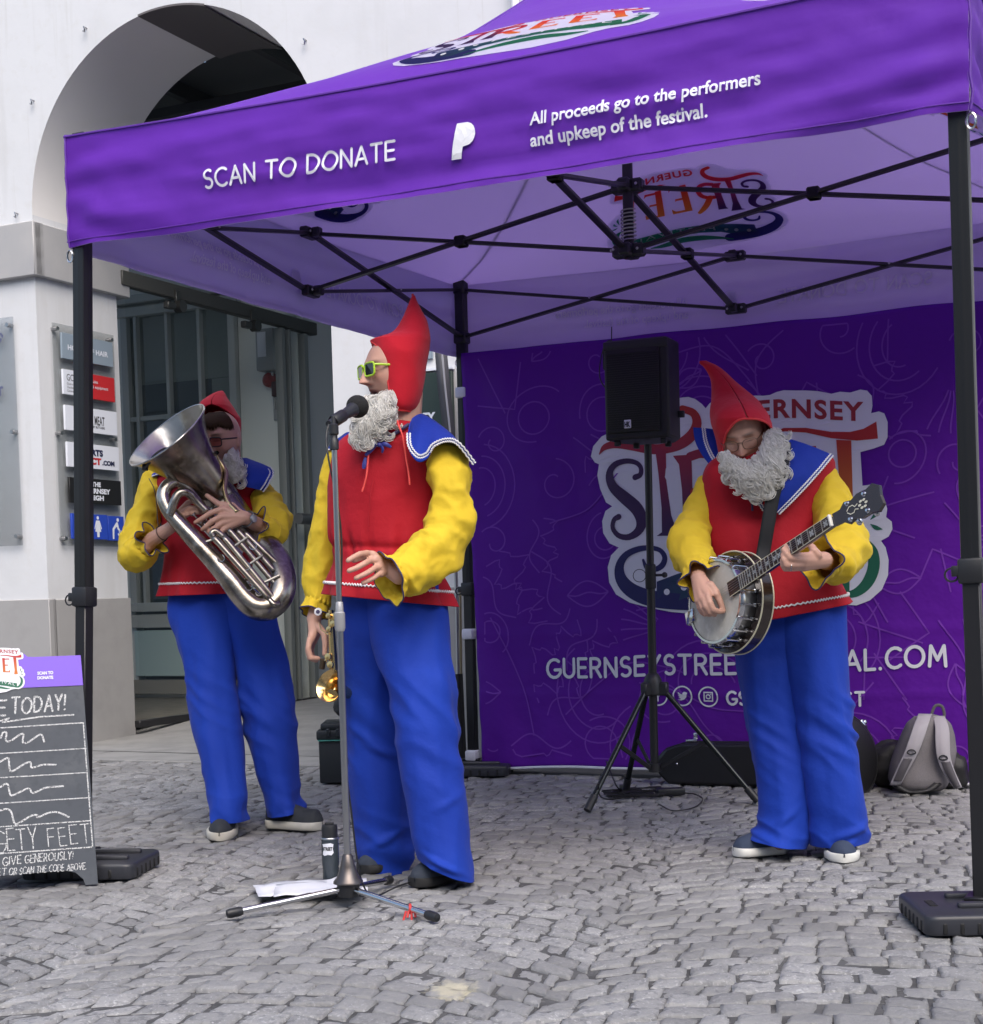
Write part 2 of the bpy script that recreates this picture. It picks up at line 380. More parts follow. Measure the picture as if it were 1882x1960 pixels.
# a dried cream spill stains the setts
def stain(m, c):
    n = m.node_tree.nodes; l = m.node_tree.links; b = n['Principled BSDF']; old = b.inputs['Base Color'].links[0].from_socket
    tc = n.new('ShaderNodeTexCoord'); mp = n.new('ShaderNodeMapping'); mp.inputs['Location'].default_value = (-c.x, -c.y*.62, 0); mp.inputs['Scale'].default_value = (1, .62, .0)
    ln = n.new('ShaderNodeVectorMath'); ln.operation = 'LENGTH'; l.new(tc.outputs['Object'], mp.inputs[0]); l.new(mp.outputs[0], ln.inputs[0])
    q = n.new('ShaderNodeTexNoise'); q.inputs['Scale'].default_value = 38; q.inputs['Detail'].default_value = 5; l.new(tc.outputs['Object'], q.inputs['Vector'])
    ma = n.new('ShaderNodeMath'); ma.operation = 'MULTIPLY_ADD'; ma.inputs[1].default_value = .11; l.new(q.outputs['Fac'], ma.inputs[0]); l.new(ln.outputs['Value'], ma.inputs[2])
    mr = n.new('ShaderNodeMapRange'); mr.inputs[1].default_value = .125; mr.inputs[2].default_value = .085; l.new(ma.outputs[0], mr.inputs[0])
    mx = n.new('ShaderNodeMix'); mx.data_type = 'RGBA'; l.new(mr.outputs[0], mx.inputs[0]); l.new(old, mx.inputs[6]); mx.inputs[7].default_value = (.42,.39,.30,1); l.new(mx.outputs[2], b.inputs['Base Color'])
stain(M_COB, gp(865, 1888)); stain(M_GROUT, gp(865, 1888))
# ---- white building with the arch
bld = thing('arched_building', B(-.08, 0, 0), 'white rendered building with a big round arch and grey painted base', 'building')
SL, SR, ZS, AC, AR = -.085, 2.095, 3.42, 1.005, 1.09
arcp = [(AC+AR*math.cos(a), ZS+AR*math.sin(a)) for a in [math.pi*k/48 for k in range(49)]]
mb = MB(); out = [(-7,0), (-7,7.6), (8.5,7.6), (8.5,0), (SR,0)] + arcp + [(SL,0)]
mb.poly(out, lambda a, b: B(a, 0, b)); mb.f = [f[::-1] for f in mb.f]
mb.add([B(-7,0,7.6), B(8.5,0,7.6), B(8.5,5,7.6), B(-7,5,7.6)], [(0,1,2,3)])
mb.add([B(8.5,0,0), B(8.5,5,0), B(8.5,5,7.6), B(8.5,0,7.6)], [(0,1,2,3)])
mb.build('wall', M_WALL, bld, smooth=0)
TD = .8
mb = MB()
for t0, t1 in ((0, TD),):
    mb.grid([[B(SL,t,0), B(SL,t,ZS)] for t in (t1, t0)]); mb.grid([[B(SR,t,0), B(SR,t,ZS)] for t in (t0, t1)])
mb.add([B(SL,TD,0), B(SL-2.9,TD,0), B(SL-2.9,TD,4.9), B(SL,TD,ZS)], [(0,3,2,1)])
mb.build('pier_wall', M_WALL, bld, smooth=0)
mb = MB(); mb.grid([[B(x, t, z) for x, z in arcp] for t in (0, .2, .4, .6, TD)])
mb.poly([(-4,ZS),(-4,5),(2.4,5),(2.4,ZS),(SR,ZS)]+arcp[1:-1]+[(SL,ZS)], lambda a, b: B(a, TD, b))
mb.build('arch_soffit', M_SOFFIT, bld, smooth=60)
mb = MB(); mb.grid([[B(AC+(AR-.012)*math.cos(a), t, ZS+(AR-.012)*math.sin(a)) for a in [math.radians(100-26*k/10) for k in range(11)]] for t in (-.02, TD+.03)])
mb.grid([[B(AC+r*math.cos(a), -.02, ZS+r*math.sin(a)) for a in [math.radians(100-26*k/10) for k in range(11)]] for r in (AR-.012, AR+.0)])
mb.build('dark_crown_strip', mat('dark_strip_surface', (.11,.1,.1), .7, bump=(20,.2,.004)), bld, smooth=60)  # dark curved strip across the soffit at the crown
mb = MB()
mb.box(B((SL-7)/2, .0, 3.2), (7+SL+.09, .1, .34), AX, .006, 1); mb.box(B(SL-.03, .43, 3.2), (.15, .93, .336), AX, .006, 1)
mb.box(B((SR+8.5)/2, .0, 3.2), (8.5-SR+.09, .1, .34), AX, .006, 1)
mb.build('impost_band', M_BAND, bld)
mb = MB()
mb.box(B((SL-7)/2, .02, .49), (7+SL+.03, .07, .98), AX, .004, 1); mb.box(B(SL-.02, .415, .488), (.07, .79, .976), AX, .004, 1)
mb.box(B((SR+8.5)/2, .02, .49), (8.5-SR+.03, .07, .98), AX, .004, 1)
mb.build('plinth', M_GREY, bld)
mb = MB()
mb.add([B(-4,1.97,4.95), B(.95,1.97,4.95), B(.95,5.2,4.95), B(-4,5.2,4.95), B(-.1,.82,4.95), B(.95,.82,4.95), B(-.1,1.97,4.95)], [(3,2,1,0),(4,6,1,5)])  # unseen gap added over the shop recess to let daylight in
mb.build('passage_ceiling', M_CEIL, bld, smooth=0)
mb = MB()
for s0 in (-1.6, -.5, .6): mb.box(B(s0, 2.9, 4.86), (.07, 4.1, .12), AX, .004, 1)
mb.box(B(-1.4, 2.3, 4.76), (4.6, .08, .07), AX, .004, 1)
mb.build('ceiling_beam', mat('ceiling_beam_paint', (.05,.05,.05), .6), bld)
mb = MB(); TW = 3.08
def wallq(s0, s1, z0, z1, t=TW): mb.box(B((s0+s1)/2, t+.05, (z0+z1)/2), (s1-s0, .1, z1-z0), AX)
wallq(-4, -1.83, .1, 4.9); wallq(-.66, SL+.0, .1, 4.9); wallq(-1.83, -.66, 3.42, 4.9); wallq(-1.83, -.66, .1, .2)
mb.build('shopfront_wall', M_FRAME, bld, smooth=0)
mb = MB(); mb.box(B(.2, 4.3, 2.5), (.8, .1, 4.9), AX); mb.box(B(-.15, 3.9, 2.5), (.08, 1.5, 4.9), AX)
mb.build('passage_back_wall', mat('passage_wall_paint', (.55,.56,.55), .6), bld, smooth=0)
mb = MB(); mb.box(B(-1.2, TW+.9, 2.2), (3, .04, 4.4), AX); mb.build('dark_shop_backing', M_DARK, bld, smooth=0)  # dark sheet, its colour stands in for the unlit shop depth
win = thing('window', B(-1.25, TW, .95), None, None); win.parent = bld; win.matrix_parent_inverse = Matrix.Translation(bld.location).inverted()
mb = MB(); zs = [.93, 1.72, 2.52, 3.40]
for s0 in (-1.81, -1.69, -1.36, -1.03, -.70): mb.box(B(s0, TW-.02, 2.16), (.035 if s0 not in (-1.81,-.70) else .07, .06, 2.5), AX, .004, 1)
for z in zs[1:3]: mb.box(B(-1.25, TW-.015, z), (1.14, .05, .04), AX, .004, 1)
mb.box(B(-1.25, TW-.025, 3.43), (1.26, .09, .08), AX, .006, 1); mb.box(B(-1.25, TW-.04, 3.53), (1.36, .12, .07), AX, .01, 1)
mb.box(B(-1.25, TW-.03, .9), (1.3, .11, .08), AX, .006, 1); mb.box(B(-1.25, TW-.02, .78), (1.22, .07, .12), AX, .006, 1)
mb.build('window_frame', mat('pale_joinery', (.5,.52,.5), .45), win)
mb = MB(); mb.add([B(-1.83,TW,.9), B(-.66,TW,.9), B(-.66,TW,3.42), B(-1.83,TW,3.42)], [(0,1,2,3)]); mb.build('window_pane', M_PANE, win, smooth=0)
mb = MB(); mb.add([B(-1.83,TW+.06,2.82), B(-.66,TW+.06,2.82), B(-.66,TW+.06,3.42), B(-1.83,TW+.06,3.42)], [(0,1,2,3)])
mb.add([B(-1.0,TW+.08,2.82), B(-.66,TW+.08,2.82), B(-.66,TW+.08,.9), B(-1.0,TW+.08,.9)], [(0,1,2,3)]); mb.build('roller_blind', mat('pale_blind', (.6,.6,.56), .8), win, smooth=0)
mb = MB()
for k in range(14):
    z0 = (1.0, 1.35, 1.85, 2.2)[k % 4]; mb.box(B(-1.8+.085*k, TW+.35+.02*(k % 3), z0+.09), (.06, .06, .14+.03*(k % 3)), AX, .008, 1)
for z0 in (.98, 1.33, 1.83, 2.18): mb.box(B(-1.3, TW+.4, z0), (1.1, .2, .02), AX)
mb.build('shelf_display', mat('shop_goods', (.2,.19,.17), .5, island=.7), win)
mb = MB(); mb.box(B(-1.25, TW-.01, .5), (1.17, .05, .4), AX, .006, 1); mb.build('lower_panel', M_TEAL, bld)
mb = MB(); mb.box(B(-1.2, TW-.03, .21), (2.1, .06, .12), AX); mb.build('skirting', mat('stone_skirting', (.3,.285,.25), .7), bld, smooth=0)
mb = MB(); mb.box(B(-1.5, 1.95, .1), (2.7, 2.2, .03), AX); mb.build('shop_floor', M_WOOD, bld, smooth=0)
# sliding glass screen along the passage
gd = thing('glass_screen', B(-.06, .9, .06), 'sliding glass screen hung from a dark rail along the passage side', 'glass door')
mb = MB(); mb.add([B(-.06,.86,.1),B(-.06,3.1,.1),B(-.06,3.1,3.12),B(-.06,.86,3.12)], [(0,1,2,3)]); mb.build('pane', M_GLASS, gd, smooth=0)
mb = MB(); mb.box(B(-.06, 2.05, 3.16), (.07, 2.5, .1), AX, .006, 1); mb.box(B(-.06, 2.0, 3.29), (.12, 2.3, .05), AX, .006, 1); mb.build('rail', mat('dark_rail', (.06,.06,.055), .5), gd)
mb = MB(); mb.box(B(-.05, 1.95, .1), (.05, 2.3, .05), AX, .004, 1); mb.build('floor_track', M_BLACKMET, gd)
for t0 in (1.4, 2.35):
    mb = MB(); mb.lathe([(0,-.03),(.045,-.03),(.045,.03),(0,.03)], B(.0, t0, 3.05), E_, 16); mb.box(B(-.02, t0, 3.1), (.02, .05, .14), AX, .003, 1); mb.box(B(-.0, t0-.12, 3.04), (.05,.09,.05), AX, .006, 1); mb.build('roller', mat('roller_metal', (.1,.1,.095), .4, .8), gd, smooth=40)
for t0, wd in ((2.78, .05), (2.88, .03), (3.12, .06)):
    mb = MB(); mb.box(B(-.06, t0, 1.6), (.07, wd, 3.0), AX, .004, 1); mb.build('stile', mat('dark_stile', (.2,.215,.205), .45), gd)
mb = MB(); mb.tube([B(.06, 2.78, 1.58), B(.06, 3.32, 1.58)], .045, 14); mb.tube([B(-.05, 2.9, 1.58), B(.06, 2.9, 1.58)], .015, 8); mb.build('handle', mat('handle_grey', (.2,.205,.2), .35, .6), gd)
# meter box and alarm bell on the joinery
mt = thing('meter_box', B(-.32, TW-.03, 3.0), 'grey meter box with a white notice on the shopfront wall', 'meter box')
mb = MB(); mb.box(B(-.33, TW-.06, 2.98), (.17, .12, .34), AX, .012); mb.build('housing', mat('grey_plastic', (.3,.31,.31), .5), mt)
mb = MB(); mb.box(B(-.35, TW-.124, 3.02), (.08, .006, .2), AX); mb.build('notice', M_WHITE, mt, smooth=0)
mb = MB(); mb.tube([B(-.36, TW-.06, 2.82), B(-.36, TW-.04, 2.7)], .008, 8); mb.tube([B(-.30, TW-.06, 2.82), B(-.30, TW-.04, 2.5)], .01, 8); mb.build('conduit', mat('pale_conduit', (.4,.41,.4), .5), mt)
al = thing('alarm_bell', B(-.31, TW, 2.75), 'round red alarm bell below the meter box', 'alarm')
mb = MB(); mb.lathe([(.001,.09),(.03,.088),(.058,.06),(.062,.0)], B(-.34, TW, 2.74), -N_, 20); mb.build('gong', mat('alarm_red', (.25,.02,.02), .4), al)
mb = MB(); mb.box(B(-.27, TW-.04, 2.66), (.07, .07, .12), AX, .008); mb.build('mounting_box', mat('dark_red_box', (.06,.015,.015), .5), al)
mb = MB(); mb.box(B(-.25, TW-.02, 2.5), (.14, .03, .18), AX, .006, 1); tag(mb.build('call_point', mat('grey_plastic_box', (.36,.37,.36), .5)), 'small pale grey control box under the alarm bell', 'control box')
# ---- beige post, drain pipe, wall hooks
mb = MB(); mb.box(B(1.94, .62, 1.75), (.09, .09, 3.4), AX, .008, 1); tag(mb.build('door_post', M_BEIGE), 'tall beige timber post standing inside the right side of the arch', 'post')
mb = MB(); mb.tube([B(3.33,-.05,3.4), B(3.33,-.05,7.5)], .022, 10); tag(mb.build('wall_pipe', mat('white_pipe', (.74,.74,.75), .45)), 'thin white pipe running up the white wall above the tent roof', 'pipe')
HK = [(-.03,4.12,'rusty wall hook left of the arch, halfway up its curve'), (.41,4.49,'small wall hook at the upper left of the arch'), (1.99,4.14,'small wall hook right of the arch above the tent roof'), (-.2,3.44,'small wall fixing on top of the grey band by the arch')]
for s0, z0, lb in HK:
    mb = MB(); mb.tube([B(s0,0,z0), B(s0,-.03,z0), B(s0+.012,-.036,z0-.016), B(s0+.004,-.03,z0-.03), B(s0-.008,-.03,z0-.022)], .005, 6); tag(mb.build('wall_hook', M_STEEL), lb, 'hook', 'hooks on the white facade')
# ---- signs
M_LET = mat('dark_grey_letters', (.07,.07,.08), .5); M_SBLUE = mat('sign_blue', (.02,.06,.42), .4); M_SRED = mat('sign_red', (.5,.02,.025), .4)
M_SWHITE = mat('sign_white', (.70,.73,.80), .35); M_SBLK = mat('sign_black', (.012,.012,.013), .35); M_SGB = mat('sign_grey_blue', (.24,.30,.36), .4); M_NAVY = mat('navy_letters', (.01,.015,.06), .5)
ds = thing('directory_sign', B(SL+.03, .4, 1.33), 'clear acrylic directory of coloured name plates on the arch pier', 'sign')
def J(t, z, o=0.): return B(SL+.03+o, t, z)
mb = MB(); mb.box(J(.41, 2.04), (.01, .60, 1.43), AX); mb.build('acrylic_sheet', glass('acrylic_grey', (.84,.85,.85), .06), ds, smooth=0)
for t0, z0 in ((.14,2.72),(.68,2.72),(.14,2.05),(.68,2.05),(.14,1.37),(.68,1.37)):
    mb = MB(); mb.tube([J(t0,z0,-.03), J(t0,z0,.018)], .014, 12); mb.build('standoff', M_STEEL, ds)
def plate(t0, t1, z0, z1, m):
    mb = MB(); mb.box(J((t0+t1)/2, (z0+z1)/2, .014), (.016, t1-t0, z1-z0), AX, .001, 1); return mb.build('name_plate', m, ds)
def letter(pl, items, m):
    for t, tt, zz, h, al_, bo, wd in items:
        mb = MB(); put_text(mb, t, tt, zz, h, lambda a, b: J(a, b, .0235), wd, bo, align=al_); mb.build('lettering', m, pl, smooth=0)
p = plate(.17,.675,2.535,2.70,M_SGB); letter(p, [('HOUSE OF HAIR', .4225, 2.595, .034, 'c', .03, .40)], M_SWHITE)
p = plate(.168,.42,2.305,2.465,M_SWHITE); letter(p, [('GCC', .20, 2.395, .045, 'l', .0, .10), ('Guernsey', .20, 2.368, .015, 'l', .0, .09), ('Chamber of', .20, 2.345, .015, 'l', .0, .09), ('Commerce', .20, 2.322, .015, 'l', .0, .09)], M_LET)
p = plate(.43,.68,2.30,2.462,M_SRED); letter(p, [('Sales', .45, 2.405, .022, 'l', .0, None), ('& equipment', .45, 2.37, .022, 'l', .0, .16)], M_SWHITE)
p = plate(.172,.69,2.075,2.235,M_SWHITE); letter(p, [('THE MEAT', .56, 2.13, .06, 'r', .02, .19), ('GUERNSEY BUTCHERS', .56, 2.108, .014, 'r', .02, .19)], M_LET)
p = plate(.178,.697,1.838,1.998,M_SWHITE); letter(p, [('SPORTS', .29, 1.925, .04, 'l', .06, .24), ('.COM', .52, 1.868, .03, 'l', .06, .125)], M_NAVY); letter(p, [('DIRECT', .24, 1.868, .042, 'l', .06, .27)], M_SRED)
p = plate(.186,.705,1.605,1.77,M_SBLK); letter(p, [('THE', .45, 1.72, .03, 'c', .05, .09), ('GUERNSEY', .45, 1.675, .032, 'c', .05, .28), ('HIGH', .45, 1.63, .032, 'c', .05, .14)], M_SWHITE)
def picto(pl, parts):
    mb = MB()
    for q in parts: mb.poly(q, lambda a, b: J(a, b, .0235))
    mb.build('pictogram', M_SWHITE, pl, smooth=0)
def disc(x, y, r): return arc(x, y, r, r, 0, 330, 11)
p = plate(.195,.548,1.37,1.535,M_SBLUE)
def man(x): return [disc(x,1.513,.012), [(x-.026,1.495),(x+.026,1.495),(x+.028,1.435),(x+.02,1.435),(x+.017,1.47),(x+.015,1.385),(x+.002,1.385),(x,1.43),(x-.002,1.385),(x-.015,1.385),(x-.017,1.47),(x-.02,1.435),(x-.028,1.435)]]
def lady(x): return [disc(x,1.513,.012), [(x-.018,1.495),(x+.018,1.495),(x+.038,1.44),(x+.03,1.437),(x+.016,1.47),(x+.03,1.42),(x+.013,1.42),(x+.012,1.385),(x-.012,1.385),(x-.013,1.42),(x-.03,1.42),(x-.016,1.47),(x-.03,1.437),(x-.038,1.44)]]
picto(p, man(.26)); picto(p, lady(.45))
p = plate(.557,.72,1.365,1.53,M_SBLUE)
picto(p, [disc(.655,1.505,.013), [(.64,1.49),(.655,1.488),(.665,1.45),(.69,1.425),(.683,1.418),(.652,1.44),(.643,1.46),(.617,1.44),(.612,1.375),(.597,1.375),(.597,1.445)], [(.65,1.40),(.71,1.40),(.71,1.415),(.65,1.415)], arc(.68,1.425,.02,.008,0,330,10)])
fs_ = thing('acrylic_panel', B(-.8, -.02, 1.34), 'clear acrylic sign panel at the left edge with faded letters', 'sign')
mb = MB(); mb.box(B(-.8, -.035, 2.06), (1.1, .01, 1.46), AX); mb.build('acrylic_sheet', glass('acrylic_pale', (.80,.81,.82), .06), fs_, smooth=0)
for t0, z0 in ((-.29,2.74),(-.29,2.06),(-.29,1.39)):
    mb = MB(); mb.tube([B(t0,0,z0), B(t0,-.05,z0)], .014, 12); mb.build('standoff', M_STEEL, fs_)
mb = MB()
def tilt(a, b): return B(-.36+a*.8+b*.6, -.043, 2.63+b*.8-a*.6)
put_text(mb, 'NG', -.12, 0, .06, tilt, bold=.05); mb.build('lettering', mat('faded_blue_print', (.10,.11,.2), .5), fs_, smooth=0); mb = MB(); put_text(mb, 'LIMIT', -.35, 2.30, .055, lambda a, b: B(a, -.043, b), align='r', bold=.06)
mb.build('lettering', mat('faded_blue_letters', (.10,.11,.2), .5), fs_, smooth=0)
# dark green poster on the pier behind the tent
gb = thing('green_poster', B(2.6, -.02, 1.6), 'dark green poster with white capitals on the white pier behind the singer', 'poster')
mb = MB(); mb.box(B(2.62, -.02, 1.83), (.52, .03, .7), AX, .002, 1); mb.build('board', mat('dark_green_board', (.018,.035,.03), .45), gb)
mb = MB(); mb.box(B(2.62, -.02, 2.196), (.53, .036, .012), AX); mb.build('white_rule', M_SWHITE, gb, smooth=0)
for t, z0, h, wd in (('TO LET', 2.06, .055, .19), ('THE', 1.985, .05, .15), ('GUERNSEY', 1.91, .05, .34)):
    mb = MB(); put_text(mb, t, 2.605, z0, h, lambda a, b: B(a,-.0365,b), wd, .05, align='c'); mb.build('lettering', M_SWHITE, gb, smooth=0)
mb = MB(); mb.box(B(2.73,-.012,2.32), (.05,.02,.12), AX, .002, 1); tag(mb.build('wall_vent', M_SGB), 'small grey wall vent above the green poster', 'vent')
# ---- far neighbour seen past the tent, and an unseen building opposite
nb = thing('neighbour_building', Vector((9, 15, 0)), 'grey green neighbouring building with pale windows beyond the tent roof', 'building')
mb = MB(); mb.box((9.6, 16, 5), (10, 6, 10)); mb.build('wall', mat('grey_green_render', (.16,.19,.175), .8, bump=(5,.2,.02)), nb, smooth=0)
for k in range(6):
    for z0 in (5.2, 7.6):
        mb = MB(); mb.box((5.6+k*1.4, 12.985, z0), (.9, .05, 1.4)); f_ = mb.build('window', mat('cream_sash', (.6,.6,.42), .5), nb, smooth=0)
        mb = MB(); mb.box((5.6+k*1.4, 12.95, z0), (.36, .02, 1.2)); mb.build('pane', mat('grey_pane', (.2,.26,.28), .15), f_, smooth=0)
ob_ = thing('unseen_opposite_building', Vector((0, -9, 0)), 'unseen pale building added behind the viewer to block and bounce light', 'building')  # unseen, added to block low sky and give the tuba something to reflect
mb = MB(); mb.box((0, -11, 4.5), (46, 4, 9)); mb.build('wall', mat('pale_bounce_render', (.8,.79,.78), .8), ob_, smooth=0)  # kept pale so it bounces light onto the facade and players
for k in range(9):
    for z0 in (1.7, 4.6, 7.2):
        mb = MB(); mb.box((-16+k*4, -8.97, z0), (1.5, .08, 1.9)); f_ = mb.build('window', M_FRAME, ob_, smooth=0)
        mb = MB(); mb.box((-16+k*4, -8.92, z0), (1.3, .03, 1.7)); mb.build('pane', mat('dark_pane', (.03,.035,.04), .1), f_, smooth=0)
# ================================================================= tent
FLP = Vector((-1.4134, 5.449, 0))
def T(x, y, z): return FLP + E_*x + N_*y + ZV*z
ZB, ZT = 2.178, 2.556
PURP = (.165, .026, .50)
M_TENT = mat('purple_canopy_fabric', PURP, .5, bump=[(14,.25,.012),(700,.12,.0006)], var=[(1.2,(.16,.024,.45),.4,.7)], spec=.2, transl=.44, tcol=(.48,.35,.76))
M_LIN = mat('lilac_canopy_lining', (.70,.66,.84), .75, bump=(14,.2,.012), transl=.5, tcol=(.75,.70,.88))
M_PIPING = mat('purple_seam', (.10,.02,.30), .6)
SIDES = [((-.012,-.012),(1,0),(0,-1)), ((3.012,-.012),(0,1),(1,0)), ((3.012,3.012),(-1,0),(0,1)), ((-.012,3.012),(0,-1),(-1,0))]
LS = 3.024
def vw(k, s, z):
    h = (z-ZB)/(ZT-ZB); e = min(1, max(0, min(s, LS-s)/.12))
    q = s/LS
    w_ = .020*(1-2.2*abs(nz(s*.55+k*9, (z+.05*q*math.sin(s*1.3))*8, k)))*.6 + .016*nz(s*.8+k*9, (z+.06*q*math.sin(s*1.3))*11, k) + .012*nz(s*.5+31+k, (z-.05*(q-.5)**2)*7, 3) + .007*nz(s*3.2+7, z*22+k, 5) + .006*nz(s*9, z*16+s*4, k+2) + .004*math.sin(s*9+k+h*3)*(1-h)
    fan = .010*math.sin((z-2.40)*60/(1+2.2*min(s, LS-s)))*math.exp(-min(s, LS-s)*1.1)
    return (w_+fan)*(.25+.75*e)*(1-.8*max(0, h-.8)/.2) + .012*(1-h)*e
def vpos(k, s, z, o=0.):
    (ox, oy), (dx, dy), (nx, ny) = SIDES[k]; q = vw(k, s, z)+o
    z2 = z - .026*math.sin(math.pi*min(1, max(0, s/LS)))*max(0, (z-ZB)/(ZT-ZB)) - .012*math.sin(math.pi*min(1, max(0, s/LS)))*(1-(z-ZB)/(ZT-ZB)) + .006*nz(s*3, k)*(1 if z < ZB+.02 else 0)
    return T(ox+dx*s+nx*q, oy+dy*s+ny*q, z2)
HK_, HZ_ = [0,.03,.19,.36,.43,.50,.57,.70,.81,1.0], [2.556,2.562,2.605,2.712,2.772,2.838,2.89,3.04,3.194,3.50]
def rpos(k, s, f, o=0.):
    (ox, oy), (dx, dy), (nx, ny) = SIDES[k]
    ex, ey = ox+dx*s, oy+dy*s; x = ex+(1.5-ex)*f; y = ey+(1.5-ey)*f
    hp = interp(f, HK_, HZ_); bul = max(0., math.sin(math.pi*min(1, max(0, s/LS))))**.8
    z = hp + (interp(f, [0,.09,.3,.5,.7,1.], [2.53,2.64,2.80,2.94,3.12,3.5])-hp)*bul + .006*nz(s*2+k*7, f*6, 1)*math.sin(math.pi*f)
    return T(x, y, z) + (ZV*.9 + E_*(nx*.35)+N_*(ny*.35))*o
tent = thing('pop_up_tent', T(1.5, 1.5, 0), 'purple pop-up festival tent on black folding legs over the band', 'tent')
for k in range(4):
    ns, nzv = 120, 22
    mb = MB()
    P = [[vpos(k, LS*i/ns, ZB+(ZT-ZB)*j/nzv) for j in range(nzv+1)] for i in range(ns+1)]
    mb.cur = 0; mb.grid(P)
    mb.cur = 1; mb.grid([[vpos(k, LS*i/ns, ZB+(ZT-ZB)*j/nzv, -.004) for j in range(nzv+1)] for i in range(ns+1)][::-1])
    mb.build('valance', [M_TENT, M_LIN], tent, smooth=180)
    mb = MB(); nf = 28
    P = [[rpos(k, LS*i/60, f/nf) for f in range(nf+1)] for i in range(61)]
    mb.cur = 0; mb.grid(P); mb.cur = 1; mb.grid([[rpos(k, LS*i/60, f/nf, -.006) for f in range(nf+1)] for i in range(61)][::-1])
    mb.build('roof_panel', [M_TENT, M_LIN], tent, smooth=180)
    mb = MB(); mb.tube([vpos(k, LS*i/60, ZT, .002) for i in range(61)], .0045, 6); mb.tube([vpos(k, LS*i/60, ZB+.02, .001) for i in range(61)], .0022, 6)
    mb.build('seam', M_PIPING, tent)
    mb = MB(); mb.tube([rpos(k, 0, f/nf, .002) for f in range(nf+1)], .006, 6); mb.tube([vpos(k, 0.004, ZB+(ZT-ZB)*j/8, .001) for j in range(9)], .004, 6); mb.build('hip_seam', M_PIPING, tent)
    for o in (.009, -.0125):
        m_ = M_WHITE if o > 0 else mat('show_through_print', (.8,.78,.88), .6, transl=.8, tcol=(1,1,1))
        mb = MB(); stroke_text(mb, 'SCAN TO DONATE', .602, 2.304, .058, lambda a, b: vpos(k, a, b, o), .15, .26, width=.71); mb.build('lettering', m_, tent, smooth=0)
        for t, z0, wd in (('All proceeds go to the performers', 2.340, .70), ('and upkeep of the festival.', 2.276, .545)):
            mb = MB(); put_text(mb, t, 1.768, z0, .040, lambda a, b: vpos(k, a, b, o), wd, .022); mb.build('lettering', m_, tent, smooth=0)
        mb = MB(); pm = [(.0,.0),(.018,.104),(.02,.112),(.058,.112)]+arc(.05,.075,.031,.037,80,-90,8)+[(.04,.036),(.033,0)]
        mb.poly([(1.508+a, 2.272+b) for a, b in pm], lambda a, b: vpos(k, a, b, o), .03); mb.build('payment_mark', m_, tent, smooth=0)
# frame
ZU, ZL_ = 2.52, 2.27
def bar_(mb, p, q, off=(0,0)):
    mb.bar(T(p[0]+off[0], p[1]+off[1], p[2]), T(q[0]+off[0], q[1]+off[1], q[2]), .014, .030, hint=None, r=.002)
cor = [(.03,.03),(2.97,.03),(2.97,2.97),(.03,2.97)]
mids = [(1.5,.03),(2.97,1.5),(1.5,2.97),(.03,1.5)]
def rivet(mb, x, y, z, nx, ny):
    mb.cur = 1; d = (E_*nx+N_*ny); mb.lathe([(.0001,.004),(.005,.003),(.006,0)], T(x, y, z)+d*.017, d, 8); mb.cur = 0
M_RIV = mat('rivet_metal', (.5,.5,.5), .35, .9)
for k in range(4):
    a, b, m = cor[k], cor[(k+1) % 4], mids[k]; nx, ny = SIDES[k][2]
    for c in (a, b):
        for hc, hm, o in ((ZU, ZL_, .008), (ZL_, ZU, -.008)):
            mb = MB(); bar_(mb, (*c, hc), (*m, hm), (nx*o, ny*o)); xm, ym = (c[0]+m[0])/2, (c[1]+m[1])/2
            if o < 0: rivet(mb, xm-nx*.03, ym-ny*.03, (ZU+ZL_)/2, -nx, -ny)
            mb.build('truss_bar', [M_BLACKMET, M_RIV], tent, smooth=30)
    for hc, hm, o in ((ZU, ZL_, .008), (ZL_, ZU, -.008)):
        tx, ty = -ny, nx
        mb = MB(); bar_(mb, (1.5,1.5,hc), (*m, hm), (tx*o, ty*o)); mb.build('truss_bar', [M_BLACKMET, M_RIV], tent, smooth=30)
        mb = MB(); mb.box(T((1.5+m[0])/2, (1.5+m[1])/2, (ZU+ZL_)/2), (.05,.05,.045), AX, .006, 1); mb.build('pivot_block', M_BLACKPL, tent)
    for z in (ZU, ZL_):
        mb = MB(); mb.box(T(*m, z), (.10 if nx == 0 else .04, .10 if ny == 0 else .04, .045), AX, .006, 1); mb.box(T(m[0]-nx*.04, m[1]-ny*.04, z), (.04,.04,.04), AX, .006, 1)
        for d in (-.035, .035): rivet(mb, m[0]+d*abs(ny)-nx*.012, m[1]+d*abs(nx)-ny*.012, z, -nx, -ny)
        mb.build('joint_bracket', [M_BLACKPL, M_RIV], tent, smooth=30)
mb = MB(); mb.tube([T(1.5,1.5,2.24), T(1.5,1.5,3.48)], .021, 14); mb.build('centre_pole', M_BLACKMET, tent)
mb = MB(); mb.tube([T(1.5,1.5,2.30)+(E_*math.cos(t*9*2*math.pi)+N_*math.sin(t*9*2*math.pi))*.029+ZV*(.13*t) for t in [i/180 for i in range(181)]], .0028, 6); mb.build('spring', M_STEEL, tent)
for z in (ZU, ZL_):
    mb = MB(); mb.box(T(1.5,1.5,z), (.13,.05,.05), AX, .008, 1); mb.box(T(1.5,1.5,z), (.05,.13,.048), AX, .008, 1)
    for nx, ny in ((0,-1),(-1,0)): rivet(mb, 1.5+nx*.052+ny*.045, 1.5+ny*.052+nx*.045, z, nx*.4, ny*.4); rivet(mb, 1.5+nx*.015-ny*.045, 1.5+ny*.015-nx*.045, z, nx, ny)
    mb.build('centre_hub', [M_BLACKPL, M_RIV], tent, smooth=30)
SPL = [(-.095,-.02),(.055,0),(0,0),(.0,0)]
